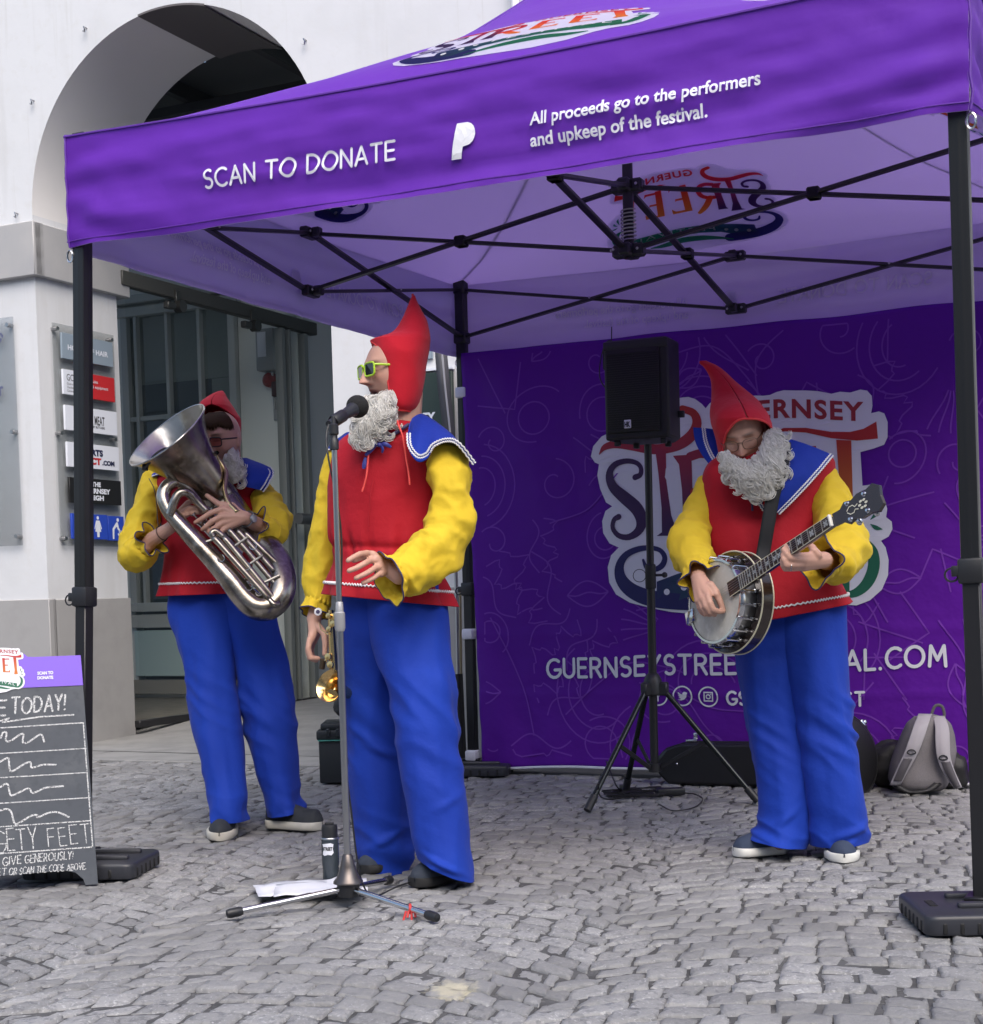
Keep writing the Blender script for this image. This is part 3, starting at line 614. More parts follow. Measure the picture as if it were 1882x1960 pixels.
for k, (x, y) in enumerate(cor):
    def LT(a, b, z, k=k): return T(a, b, z) + Vector((*SPL[k], 0))*max(0, (2.2-z)/2.15)
    lax = frame(LT(x, y, 2)-LT(x, y, 1), E_); lax = (lax[0], lax[1], lax[2])
    prof = []
    for q in range(32):
        a = 2*math.pi*q/32; c_, s_ = math.cos(a), math.sin(a); r = .0255/max(abs(c_), abs(s_))*(.93 if abs(abs(c_)-abs(s_)) < .25 else 1)*(.95 if q % 4 == 2 else 1); prof.append((r*c_, r*s_))
    mb = MB(); mb.grid([[LT(x+a, y+b, z) for a, b in prof] for z in (.93, 2.57)], cv=True, capu=True); mb.build('upper_leg', mat('leg_black_aluminium', (.018,.019,.021), .3, .3), tent, smooth=30)
    mb = MB(); mb.box(LT(x, y, .52), (.046,.046,.9), lax, .003, 1); mb.build('lower_leg', M_BLACKMET, tent)
    mb = MB(); mb.box(LT(x, y, .965), (.066,.066,.07), lax, .008); mb.box(LT(x-.035, y-.02, .965), (.03,.02,.03), lax, .004); mb.tube([LT(x-.05+.018*math.cos(t), y-.02, .955+.018*math.sin(t)) for t in [6.28*i/14 for i in range(14)]], .003, 6, closed=True); mb.build('leg_collar', M_BLACKPL, tent)
    mb = MB(); mb.box(T(x, y, 2.27), (.068,.068,.06), AX, .006, 1); mb.box(T(x, y, 2.4), (.054,.054,.22), AX, .006, 1); mb.box(T(x, y, 2.53), (.062,.062,.07), AX, .006, 1); mb.build('leg_slider', M_BLACKPL, tent)
    mb = MB(); mb.box(LT(x, y, .069), (.09,.09,.012), AX, .003, 1); mb.build('foot_plate', M_BLACKMET, tent)
    ox, oy = (-.05 if x < 1 else .05), (-.05 if y < 1 else .05)
    mb = MB(); mb.tube([T(x+ox*.9, y+oy*.7, 2.15)+E_*(.012*math.cos(t))+ZV*(.02*math.sin(t)) for t in [6.28*i/16 for i in range(16)]], .0035, 6, closed=True); mb.build('corner_clip', M_CHROME, tent)
# weights under the feet
def weight(x, y, lx, ly, lab, rot):
    ax = Matrix.Rotation(rot, 3, 'Z'); ax = (ax@XV, ax@FH, ZV); o = Vector((x, y, 0))
    W = thing('tent_weight', o, lab, 'weight', 'weights under the tent legs')
    def q(a, b, c): return o+ax[0]*a+ax[1]*b+ZV*c
    r = .035; ps = [(sx*(lx/2-r)+r*math.cos(a), sy*(ly/2-r)+r*math.sin(a)) for sx, sy, a0 in ((1,1,0),(-1,1,90),(-1,-1,180),(1,-1,270)) for a in [math.radians(a0+90*i/6) for i in range(7)]]
    mb = MB(); mb.grid([[q(a*k, b*k, z) for a, b in ps] for k, z in ((.985,.004),(1,.012),(1,.044),(.99,.052),(.965,.056))], cv=True, capu=True); mb.cur = 1
    for i in range(int(lx/.045)):
        a = -lx/2+.05+i*.045
        if a < lx/2-.04: mb.box(q(a, -ly/2, .022), (.012,.006,.03), ax, .003, 1)
    for i in range(int(ly/.045)):
        b = -ly/2+.05+i*.045
        if b < ly/2-.04: mb.box(q(-lx/2, b, .022), (.006,.012,.03), ax, .003, 1); mb.box(q(lx/2, b, .022), (.006,.012,.03), ax, .003, 1)
    mb.box(q(-lx/2+.055, 0, .0555), (.022,.075,.004), ax, .004, 1)
    mb.build('slab', [mat('weight_plastic', (.028,.030,.038), .42, bump=(400,.15,.0006)), mat('slot_shadow_plastic', (.006,.006,.007), .7)], W, smooth=40)
    for b in (-.06, .075):
        mb = MB(); mb.box(q(.03, b, .062), (lx*.62, .03, .018), ax, .008, 2); mb.build('rib', mat('rib_plastic', (.035,.037,.045), .35), W)
    return W
p1, p2 = gp(1722, 1745), gp(1775, 1797)
weight(1.135+.215, 4.19, .43, .345, 'black plastic weight under the right front tent leg', math.radians(-2))
weight(-1.415, 5.36, .40, .32, 'black plastic weight behind the chalkboard under the left tent leg', math.radians(-6))
bl_ = T(.05, 2.95, 0); weight(bl_.x-.02, bl_.y-.06, .42, .3, 'black plastic weight under the rear tent leg by the banner edge', math.radians(-8))
# ================================================================= festival logo (measured off the banner) and banner
YB = 2.935
def bd(u, v):
    P = onp(u, v, T(0, YB, 0), N_) - FLP; return (P.dot(E_), P.z)
def zl(x, y): return bd((1170+x*.34006)/1.0446, (760+y*.34006)/1.0446)
BLOB = [(575,105),(610,101),(650,112),(690,140),(712,165),(735,135),(770,112),(820,100),(880,95),(950,92),(1010,90),(1050,92),(1090,88),(1130,70),(1170,60),(1240,60),(1300,58),(1370,60),(1450,74),(1500,62),(1560,68),(1620,52),(1660,60),(1688,92),(1692,150),(1684,194),(1730,185),(1762,198),(1782,250),(1782,340),(1762,382),(1700,402),(1622,420),(1635,618),(1680,614),(1722,645),(1737,695),(1768,712),(1782,760),(1775,808),(1808,836),(1812,880),(1790,922),(1745,946),(1772,985),(1790,1060),(1786,1150),(1750,1232),(1680,1292),(1600,1320),(1500,1312),(1400,1330),(1250,1395),(1050,1420),(850,1400),(640,1374),(520,1368),(400,1346),(270,1310),(190,1260),(150,1190),(140,1100),(160,1030),(205,985),(150,960),(112,900),(105,830),(125,770),(165,742),(128,720),(92,640),(75,560),(85,495),(60,485),(36,450),(50,390),(100,332),(170,298),(300,270),(380,235),(430,180),(500,120)]
SPATH = [(300,575),(330,560),(332,520),(305,490),(250,478),(190,492),(155,530),(150,580),(175,635),(240,695),(310,760),(340,830),(322,890),(265,925),(205,915),(170,870),(178,822),(205,805)]
SWID = [34,30,26,26,30,34,40,48,58,70,72,66,50,36,30,26,28,34]
SWOOSH = [(88,436),(120,395),(190,378),(290,392),(400,412),(500,402),(580,370),(640,315),(662,250),(640,195),(575,172)]; SWW = [6,34,46,52,56,58,62,62,54,44,40]
STEM1 = [(412,395),(478,418),(482,600),(512,800),(556,918),(428,922),(458,900),(455,760),(436,560)]
RSTEM = [(520,450),(630,440),(640,700),(662,865),(572,870),(584,840),(575,650),(556,500)]; RBOWL = [(622,452),(690,432),(752,452),(784,520),(770,600),(716,650),(650,660)]; RLEG = [(690,650),(740,740),(790,810),(840,862)]
def EE(x, t): return [[(x,t),(x+70,t),(x+80,t+430),(x+10,t+430)], [(x+60,t+16),(x+190,t+8),(x+204,t+70),(x+176,t+42),(x+60,t+48)], [(x+66,t+200),(x+150,t+196),(x+156,t+240),(x+140,t+226),(x+66,t+230)], [(x+70,t+398),(x+170,t+398),(x+208,t+350),(x+206,t+432),(x+70,t+430)]]
TBAR = [(1095,312),(1170,282),(1300,278),(1450,298),(1560,300),(1640,284),(1716,244),(1726,345),(1600,352),(1450,336),(1300,306),(1180,302)]; TSTEM = [(1480,345),(1568,350),(1580,730),(1600,862),(1490,866),(1510,740)]
CURL = [(545,1085),(500,1120),(440,1110),(395,1075),(380,1040)]; CURL2 = [(350,1062),(372,1108),(420,1118),(462,1094),(476,1048),(448,1006),(390,992),(320,998),(250,1030),(212,1090),(216,1160),(262,1224),(340,1270),(440,1296),(560,1306),(660,1306)]; CURL2W = [14,26,30,34,30,26,28,34,40,52,66,80,90,94,92,90]
BAND = [(430,1190),(560,1140),(720,1095),(900,1070),(1080,1070),(1260,1090),(1420,1120),(1560,1140),(1560,1262),(1400,1248),(1240,1214),(1080,1194),(900,1196),(720,1224),(560,1300),(430,1290)]
RCURL = [(1500,1255),(1590,1248),(1660,1195),(1700,1110),(1700,1020),(1668,960),(1640,940)]; RCW = [20,44,60,64,56,34,16]
UND = [(640,1330),(760,1290),(900,1262),(1080,1256),(1240,1290),(1360,1300)]; UNW = [10,34,56,60,44,10]
LEAF = [[(1675,678),(1682,720),(1664,790)], [(1722,752),(1716,786),(1684,818)], [(1684,846),(1716,868),(1752,878)]]
def lerp3(a, b, t): t = max(0, min(1, t)); return tuple(a[i]+(b[i]-a[i])*t for i in range(3))
RED, ORA, MAR, DPU, NAV, GRN = (.42,.018,.015), (.55,.16,.02), (.30,.012,.05), (.035,.008,.07), (.012,.012,.10), (.012,.13,.07)
def sp2(p, w, n): return [tuple(q) for q in spline(p, n)], [float(a[0]) for a in spline([(x,) for x in w], n)]
zc = zl(930, 740); zs_ = zl(1790, 740)[0]-zl(110, 740)[0]      # centre and width of the logo on the banner
def logo(name, parent, fn, o1, o2, o3, ml=None, ink=M_INK, whitem=None, lite=0.):
    # fn(a, b, offset): a, b in logo widths from its centre
    def z(p): q = zl(*p); return ((q[0]-zc[0])/zs_, (q[1]-zc[1])/zs_)
    def cz(c0, c1, y0, y1):
        b0, b1 = z((900, y0))[1], z((900, y1))[1]
        return lambda a, b: lerp3(c0, c1, (b-b0)/(b1-b0))
    g = lambda o: (lambda a, b: fn(a, b, o))
    root = MB(); root.poly([z(p) for p in BLOB], g(o1), ml); R_ = root.build(name, whitem or M_WHITE, parent, smooth=0)
    def br_(c): return tuple(min(.9, q*(1+5*lite)+.12*lite) for q in c)
    def lt(c): return br_(c) if not callable(c) else (lambda a, b: br_(c(a, b)))
    ml2 = ml or .15
    def done(m, nm): m.build(nm, ink, R_, smooth=0, colors=True)
    m = MB(); p, w_ = sp2(SPATH, SWID, 60); k = z((1000, 0))[0]-z((0, 0))[0]; m.ribbon([z(q) for q in p], [a*k/1000 for a in w_], g(o2), lt(DPU)); done(m, 'letter')
    m = MB(); p, w_ = sp2(SWOOSH, SWW, 40); m.ribbon([z(q) for q in p], [a*k/1000 for a in w_], g(o2), lt(cz(MAR, RED, 440, 150)))
    m.poly([z(q) for q in STEM1], g(o2), ml2, lt(cz(MAR, DPU, 440, 800))); done(m, 'letter')
    m = MB(); m.poly([z(q) for q in RSTEM], g(o2), ml2, lt(cz(MAR, DPU, 440, 800))); p, w_ = sp2(RBOWL, [50]*7, 24); m.ribbon([z(q) for q in p], [a*k/1000 for a in w_], g(o2+.0001), lt(cz(MAR, RED, 440, 620)))
    p, w_ = sp2(RLEG, [56,60,56,40], 14); m.ribbon([z(q) for q in p], [a*k/1000 for a in w_], g(o2), lt(cz(RED, ORA, 600, 860))); done(m, 'letter')
    for x in (890, 1170):
        m = MB()
        for i, q in enumerate(EE(x, 375)): m.poly([z(t) for t in q], g(o2+.0001*i), ml2, lt(cz(RED, ORA, 420, 860)))
        done(m, 'letter')
    m = MB(); m.poly([z(q) for q in TBAR], g(o2), ml2, lt(RED)); m.poly([z(q) for q in TSTEM], g(o2+.0001), ml2, lt(cz(RED, ORA, 350, 800))); done(m, 'letter')
    hz = lambda a, b: lerp3(NAV, GRN, (a+.35)/.5)
    m = MB(); p, w_ = sp2(CURL2, CURL2W, 60); m.ribbon([z(q) for q in p], [a*k/1000 for a in w_], g(o2), lt(NAV)); p, w_ = sp2(RCURL, RCW, 24); m.ribbon([z(q) for q in p], [a*k/1000 for a in w_], g(o2), lt(GRN))
    m.poly([z(q) for q in BAND], g(o2+.0001), ml2, lt(hz)); p, w_ = sp2(UND, UNW, 20); m.ribbon([z(q) for q in p], [a*k/1000 for a in w_], g(o2), lt(GRN)); done(m, 'scroll')
    for q in LEAF:
        m = MB(); p, w_ = sp2(q, [4,22,4], 10); m.ribbon([z(t) for t in p], [a*k/1000 for a in w_], g(o2), lt(GRN)); done(m, 'leaf')
    b0, b1 = z((770, 240)), z((1640, 224)); W_ = b1[0]-b0[0]
    m = MB(); put_text(m, 'GUERNSEY', b0[0], 0, .062, lambda a, b: fn(a, b+b0[1]+(b1[1]-b0[1])*(a-b0[0])/W_+.014*math.sin(math.pi*(a-b0[0])/W_)-.006, o2), W_, .03, sp=1.15, col=lt((.33,.02,.03))); done(m, 'lettering')
    b0, b1 = z((760, 1195)), z((1500, 1222)); W_ = b1[0]-b0[0]
    m = MB(); put_text(m, 'FESTIVAL', b0[0], 0, .04, lambda a, b: fn(a, b+b0[1]+(b1[1]-b0[1])*(a-b0[0])/W_+.034*math.sin(math.pi*(a-b0[0])/W_)+.005, o3), W_, .01, sp=1.4); m.build('lettering', whitem or M_WHITE, R_, smooth=0)
    for x, y in ((490,1250),(590,1222),(670,1196)):
        m = MB(); m.poly([(z((x, y))[0]+.011*math.cos(t), z((x, y))[1]+.011*math.sin(t)) for t in [6.28*i/14 for i in range(14)]], g(o3)); m.build('dot', whitem or M_WHITE, R_, smooth=0)
    return R_
# ---- banner
def bw(x, z):
    le = math.exp(-max(0, x)*1.8)
    q = .020*nz(x*1.1, z*.7, 2) + .008*nz(x*3.2, z*1.3, 8) + .035*le*nz(x*4.5+z*1.6, z*.9-x*2, 4) + .003*nz(x*9, z*9, 6)
    for zc_ in (.721, .417, 1.16, 1.62): q += .005*math.exp(-abs(z-zc_-.004*nz(x*3, zc_))*70)*(1 if zc_ < 1 else .4)
    return q
def bpos(x, z, o=0.): return T(x, YB - bw(x, z) - o, z + .012*nz(x*2.3, 9))
BX0, BX1, BZ0, BZ1 = .045, 2.95, .028, 2.185
M_BAN = mat('dark_purple_banner', (.105,.008,.30), .6, bump=[(9,.3,.02),(500,.1,.0006)], spec=.2)
M_DOOD = mat('banner_line_print', (.19,.045,.42), .6, spec=.2)
ban = thing('festival_banner', T(1.5, YB, 0), 'dark purple banner with the colourful festival logo hung across the back of the tent', 'banner')
nx, nzb = 150, 110
def bedge(i, j):
    x = BX0+(BX1-BX0)*i/nx; z = BZ0+(BZ1-BZ0)*j/nzb
    lx = .05*(1-(z-BZ0)/2.16)*max(0, 1-(x-BX0)/.5) + .014*nz(1, z*5)*max(0, 1-(x-BX0)/.2)
    zz = z + (.02*math.sin(max(0, x-.05)*2.2)*max(0, 1-(z-BZ0)*2) if j < 30 else 0)
    return bpos(x+lx, zz)
mb = MB(); mb.grid([[bedge(i, j) for j in range(nzb+1)] for i in range(nx+1)]); mb.build('cloth', M_BAN, ban, smooth=180, solid=.002)
mb = MB(); mb.tube([bedge(i, 0)+ZV*-.004 for i in range(nx+1)], .007, 6); mb.build('hem', M_WHITE, ban)
# line drawing: leaves, fans, loops, shells, windows
mb = MB(); rd = random.Random(21); W0 = .0075
def dl(pts, o=.0022):
    pts = [p for p in pts if BX0+.08 < p[0] < BX1-.03 and BZ0+.06 < p[1] < BZ1-.03]
    if len(pts) > 3: mb.ribbon(pts, W0, lambda a, b: bpos(a, b, o), cap=False)
def rot(pts, a, c, s): return [(c[0]+s*(x*math.cos(a)-y*math.sin(a)), c[1]+s*(x*math.sin(a)+y*math.cos(a))) for x, y in pts]
cells = [(x*.29+.2+rd.uniform(-.07,.07), y*.27+.16+rd.uniform(-.07,.07)) for x in range(10) for y in range(8)]
for i, c in enumerate(cells):
    a = rd.uniform(0, 6.28); s = rd.uniform(.14, .24); o = .002+.00002*i; kind = rd.randrange(7)
    if kind == 0:
        for t in (-1, 1): dl(rot([(x, t*.28*math.sin(math.pi*x)) for x in [k/18 for k in range(19)]], a, c, s), o)
        dl(rot([(k/10, .03*math.sin(k)) for k in range(11)], a, c, s), o)
    elif kind == 1:
        for t in range(6): dl(rot([(k/10*math.cos(.22*t)*1.2, k/10*math.sin(.22*t)*1.2+.04*math.sin(k*.5)) for k in range(2, 11)], a, c, s), o)
    elif kind == 2: dl(rot([(.5*r*math.cos(r*9), .5*r*math.sin(r*9)) for r in [.25+k/60 for k in range(46)]], a, c, s), o)
    elif kind == 3:
        dl(rot(arc(0,0,.4,.4,0,360,24), a, c, s), o); dl(rot(arc(.1,.05,.8,.65,20,250,26), a, c, s), o)
    elif kind == 4:
        dl(rot([(k/20*1.6-.8, .25*math.sin(k*.55)+.25*abs(math.sin(k*.9))) for k in range(27)], a, c, s), o); dl(rot([(k/20*1.5-.8, -.4+.2*math.sin(k*.3)) for k in range(24)], a, c, s), o)
    elif kind == 5:
        for t in range(3): dl(rot(arc(0,0,.4+.28*t,.5+.3*t,-60,110+20*t,20), a, c, s), o)
    else:
        dl(rot([(x/10-.5, .5) for x in range(11)]+[(.5, .5-x/10) for x in range(1, 11)], a, c, s), o); dl(rot([(x/10-.5, x/14-.5) for x in range(12)], a, c, s), o)
for i in range(26):
    p = [(rd.uniform(0, 3), rd.uniform(0, 2.2))]; a = rd.uniform(0, 6.28)
    for k in range(3): a += rd.uniform(-.9, .9); p.append((p[-1][0]+.22*math.cos(a), p[-1][1]+.22*math.sin(a)))
    dl([tuple(q) for q in spline(p, 24)], .0042+.00002*i)
mb.build('line_drawing', M_DOOD, ban, smooth=0)
logo('festival_logo', ban, lambda a, b, o: bpos(zc[0]+a*zs_, zc[1]+b*zs_, o), .0075, .0095, .0115, .12)
bo = lambda a, b: bpos(a, b, .0075)
x0, z0 = bd(1052, 1298); x1, z1 = bd(1300, 1291); sl = (z1-z0)/(x1-x0); xa, _ = bd(1048, 1298); xv0 = bd(1622, 1290)[0]
mb = MB(); stroke_text(mb, 'GUERNSEYSTREETFESTIVAL.COM', xa, 0, .092, lambda a, b: bpos(a, z0+sl*(a-xa)+b, .0075), .17, .30, width=1.985); mb.build('web_address', M_WHITE, ban, smooth=0)
for u, kind in ((1262,'f'), (1308.5,'t'), (1357.5,'i')):
    cx, cz_ = bd(u, 1333); r = .047
    mb = MB(); stroke_poly(mb, arc(cx, cz_, r, r, 0, 360, 28), .0075, bo)
    if kind == 'f': put_text(mb, 'f', cx, cz_-.026, .05, bo, align='c', bold=.03)
    elif kind == 't': mb.poly([(cx-.026+a*.052, cz_-.022+b*.044) for a, b in [(0,.12),(.2,.08),(.34,.16),(.12,.34),(.24,.36),(.06,.58),(.17,.56),(.05,.82),(.08,.94),(.3,.74),(.5,.66),(.52,.86),(.66,.98),(.8,.96),(.88,.9),(1,.94),(.94,.82),(1,.78),(.92,.7),(.88,.4),(.66,.12),(.36,0),(.14,.03)]], bo)
    else:
        q = .021; stroke_poly(mb, [(cx-q,cz_-q),(cx-q,cz_+q),(cx+q,cz_+q),(cx+q,cz_-q),(cx-q,cz_-q)], .0065, bo); stroke_poly(mb, arc(cx, cz_, .010, .010, 0, 360, 16), .006, bo); mb.poly(arc(cx+.013, cz_+.013, .003, .003, 0, 320, 8), bo)
    mb.build('social_badge', M_WHITE, ban, smooth=0)
gx, gz = bd(1394, 1347); gx1 = bd(1655, 1341)[0]
mb = MB(); stroke_text(mb, 'GSYSTREETFEST', gx, gz, .062, bo, .2, .32, width=gx1-gx); mb.build('social_name', M_WHITE, ban, smooth=0)
for z in (1.985, .73, .09):
    mb = MB(); mb.box(T(.035, 2.955, z), (.062,.075,.055), AX, .01); mb.build('tie', mat('white_velcro', (.68,.68,.74), .7, bump=(200,.3,.001)), ban)
# ---- roof logos (printed outside, showing through inside)
M_INKIN = mat('show_through_ink', (1,1,1), .7, attr=True, transl=.8); M_WHIN = mat('show_through_white', (.72,.72,.84), .7, transl=.85, tcol=(.95,.95,1.))
M_WHOUT = mat('roof_white_print', (.72,.73,.78), .5, transl=.5, tcol=(1,1,1)); M_INKOUT = mat('roof_ink', (1,1,1), .5, attr=True, transl=.8)
LG = 1.02; LK0 = .20
def rl(k):
    def f(a, b, o): return rpos(k, 1.69+a*LG, LK0+b*.42, o)
    return f
for k in range(4):
    logo('roof_logo', tent, rl(k), .003, .0045, .006, .1, ink=M_INKOUT, whitem=M_WHOUT, lite=.18)
    logo('roof_logo_underside', tent, rl(k), -.009, -.0105, -.012, .1, ink=M_INKIN, whitem=M_WHIN, lite=.3)
# ================================================================= chalkboard
BXA = Vector((math.cos(.35), math.sin(.35), 0)); _bk = Vector((-math.sin(.35), math.cos(.35), 0)); _L = math.radians(13)
BUP = ZV*math.cos(_L) + _bk*math.sin(_L); BN = BXA.cross(BUP)        # BN faces the viewer
BO = gp(190, 1692)
def bq(u, v):
    P = onp(u, v, BO, BN)-BO; return (P.dot(BXA), P.dot(BUP))
def bp(a, b, o=.0012): return BO + BXA*a + BUP*b + BN*o
M_CHALK = mat('chalk_line', (.62,.63,.64), .9, bump=(500,.5,.001))
_n, _l = M_CHALK.node_tree.nodes, M_CHALK.node_tree.links; _q = _n.new('ShaderNodeTexNoise'); _q.inputs['Scale'].default_value = 260; _q.inputs['Detail'].default_value = 3; _tcn = _n.new('ShaderNodeTexCoord'); _l.new(_tcn.outputs['Object'], _q.inputs['Vector'])
_mr = _n.new('ShaderNodeMapRange'); _mr.inputs[1].default_value = .36; _mr.inputs[2].default_value = .52; _l.new(_q.outputs['Fac'], _mr.inputs[0]); _l.new(_mr.outputs[0], _n['Principled BSDF'].inputs['Alpha']); M_BOARD = mat('slate_board', (.052,.062,.078), .55, bump=[(30,.08,.003)], var=[(7,(.075,.085,.10),.45,.7),(40,(.045,.054,.068),.5,.7)])
ab = thing('chalkboard_sign', BO+BXA*-.3+_bk*.14, 'grey a-frame chalkboard with purple header and white chalk writing', 'sign board')
wd_, ht_ = -.60, bq(165, 1312)[1]
q0 = bq(0, 1706)
mb = MB(); out = [(-.004,0),(-.045,0),(-.05,.02),(-.075,.045),(-.11,.055),(-.47,.055),(-.52,.04),(-.55,.0),(-.6,0),(-.59,ht_),(-.012,ht_)]
mb.slab(out[::-1], BO-BN*.016, BXA, BUP, .016); mb.build('front_panel', M_BOARD, ab, smooth=0)
bk2 = BO + _bk*.42; BU2 = (ZV*math.cos(_L) - _bk*math.sin(_L))
mb = MB(); mb.slab(out[::-1], bk2, BXA, BU2, .014); mb.build('rear_panel', M_BLACKPL, ab, smooth=0)
h0, h1 = ht_+.001, bq(163, 1254)[1]
M_HEAD = mat('purple_header', (.20,.10,.62), .4)
mb = MB(); hump = [(-.012,h0),(-.014,h1)] + [(-.17+.0*k, h1) for k in range(1)] + arc(-.30, h1-.01, .115, .045, 15, 165, 12) + [(-.585,h1),(-.59,h0)]
mb.slab(hump, BO-BN*.014, BXA, BUP, .016); hd = mb.build('header_board', M_HEAD, ab, smooth=0)
la, lb_ = bq(-12, 1283)
logo('festival_logo', hd, lambda a, b, o: bp(la+a*.20, lb_+b*.20+.0, .0005+o*.25), .012, .014, .016)
for t, v in (('SCAN TO', 1290.5), ('DONATE', 1299.5)):
    mb = MB(); a, b = bq(102, v); put_text(mb, t, a, b, .0105, lambda x, y: bp(x, y, .0035), .052, .05, align='r'); mb.build('lettering', M_WHITE, hd, smooth=0)
def zb(x, y): return bq(.2491*x, (1280+y*.2602)/1.0446)
def chalk(pl, wd=.006, nm='chalk_stroke'):
    mb = MB()
    for p in pl: stroke_poly(mb, p, wd, bp)
    return mb.build(nm, M_CHALK, ab, smooth=0)
def chalk_text(t, x0, y0, x1, y1, h, wd, gap=.28, shear=.12, jit=.05):
    a, b = zb(x0, y0), zb(x1, y1); mb = MB()
    L_ = math.hypot(b[0]-a[0], b[1]-a[1]); ca, sa = (b[0]-a[0])/L_, (b[1]-a[1])/L_
    stroke_text(mb, t, 0, 0, h, lambda x, y: bp(a[0]+x*ca-y*sa, a[1]+x*sa+y*ca), wd, gap, width=L_, jit=jit, shear=shear); mb.build('chalk_writing', M_CHALK, ab, smooth=0)
pxh = abs(zb(300, 500)[1]-zb(300, 400)[1])/100
chalk_text('LIVE', -280, 590, 42, 576, 118*pxh, .12); chalk_text('TODAY!', 90, 568, 500, 535, 118*pxh, .12)
chalk([[zb(-120,660),zb(70,600),zb(20,632),zb(300,590),zb(565,574)]], .005)
chalk([[zb(-400,700),zb(640,635),zb(712,1590),zb(-400,1670)]], .004, 'chalk_frame')
for (xa_, ya, yb) in ((-400, 895, 832), (-400, 1082, 1018), (-400, 1280, 1210), (-400, 1462, 1388)): chalk([[zb(xa_, ya), zb(690 if ya > 1200 else 662, yb)]], .0036, 'chalk_rule')
for sq in ([(-120,760),(-60,725),(0,755),(20,712),(50,712),(45,770),(80,775),(150,728),(180,725),(175,785),(215,785),(290,735),(320,730),(340,782)],
           [(-60,960),(0,935),(40,912),(66,912),(75,995),(100,1005),(190,950),(235,940),(245,980),(330,958),(430,958)],
           [(-60,1140),(0,1130),(40,1106),(62,1115),(78,1185),(105,1190),(200,1145),(230,1145),(255,1175),(350,1135),(485,1122)],
           [(-60,1320),(0,1310),(50,1298),(85,1320),(110,1405),(140,1408),(240,1350),(285,1345),(290,1362),(380,1325),(450,1325),(530,1360)]):
    p = [zb(*a) for a in sq]; mb = MB(); mb.ribbon([tuple(a) for a in spline(p, 60)], .0058, bp); mb.build('chalk_scribble', M_CHALK, ab, smooth=0)
chalk_text('FIDGETY', -230, 1650, 285, 1605, 155*pxh, .055, .2, 0, .06); chalk_text('FEET', 375, 1592, 695, 1555, 135*pxh, .055, .35, 0, .06)
chalk_text('PLEASE', -260, 1750, -20, 1738, 60*pxh, .13); chalk_text('GIVE', 20, 1735, 160, 1716, 60*pxh, .13); chalk_text('GENEROUSLY!', 190, 1714, 560, 1680, 58*pxh, .13)
chalk_text('IN THE BUCKET', -420, 1830, 45, 1808, 50*pxh, .13); chalk_text('OR SCAN THE CODE ABOVE.', 70, 1806, 660, 1760, 48*pxh, .13, .26)
# ================================================================= microphone stand
HB = Vector((-.455, 4.68, 0)); M_POLE = mat('satin_pole', (.45,.45,.46), .28, 1.)
ms = thing('microphone_stand', HB, 'silver tripod microphone stand in front of the singer', 'microphone stand')
zclip = onp(648, 842, HB, FH).z
mb = MB(); mb.tube([HB+ZV*.10, HB+ZV*.86], .0105, 16); mb.build('lower_pole', M_POLE, ms)
mb = MB(); mb.tube([HB+ZV*.86, HB+ZV*(zclip)], .0085, 16); mb.build('upper_pole', M_POLE, ms)
zc1 = onp(658, 1180, HB, FH).z
mb = MB(); mb.lathe([(.0095,.05),(.011,.048),(.0125,.02),(.0165,.016),(.0165,-.03),(.013,-.04),(.011,-.04)], HB+ZV*(zc1-.005), ZV, 16, cap=True); mb.build('clutch', mat('grey_clutch', (.36,.36,.37), .4, .3), ms)
mb = MB(); mb.lathe([(.012,.155),(.016,.15),(.022,.12),(.034,.085),(.045,.072),(.046,.066),(.02,.062)], HB, ZV, 28); mb.build('base_cone', mat('bronze_grey_cone', (.12,.105,.10), .32, .8), ms)
mb = MB(); mb.lathe([(.001,.066),(.036,.066),(.033,.025),(.001,.025)], HB, ZV, 24); mb.build('hub', M_BLACKPL, ms)
for fx, fy in ((-.784,4.516),(-.185,4.387),(-.352,4.975)):
    f_ = Vector((fx, fy, .016)); a = HB+ZV*.05; d = (f_-a).normalized()
    mb = MB(); mb.tube([a+d*.02, f_-d*.03], .0095, 14); lg = mb.build('leg', M_CHROME, ms)
    mb = MB(); mb.lathe([(.001,.052),(.012,.05),(.0145,.04),(.0145,.012),(.012,.003),(.001,0)], f_+d*.02, -d, 16); mb.build('rubber_foot', M_BLACKPL, lg)
rt = HB+ZV*.05 + (Vector((-.185,4.387,.016))-HB-ZV*.05)*.74
mb = MB(); mb.tube([rt+Vector((.0,0,.0))+Vector((0,math.cos(t)*.0125,math.sin(t)*.0125)) for t in [6.28*i/12 for i in range(12)]], .004, 6, closed=True)
for k in range(4): mb.tube([rt+Vector((-.012+.008*k,-.01,-.004)), rt+Vector((-.02+.012*k,-.018,-.03+.008*(k % 2)))], .0035, 6)
mb.build('red_tape', mat('red_tape', (.55,.03,.03), .5), ms)
mb = MB(); CT = HB+ZV*zclip; mb.lathe([(.011,-.03),(.014,-.028),(.014,.0),(.011,.004),(.011,.014),(.015,.018),(.015,.045),(.008,.05),(.006,.07)], CT, ZV, 16)
mc0, mc1 = onp(633, 806, HB, FH), onp(690, 775, HB, FH)
p0_, p1_ = at(629.5, 812, 4.695), at(685.5, 777.5, 4.835); mdir = (p1_-p0_).normalized(); mc0 = p0_+mdir*.045
mb.lathe([(.017,-.02),(.0195,-.015),(.0195,.04),(.0165,.045)], mc0, mdir, 20); mb.build('clip', M_BLACKPL, ms)
mic = thing('microphone', mc0, 'black vocal microphone with foam windshield held in the stand clip', 'microphone')
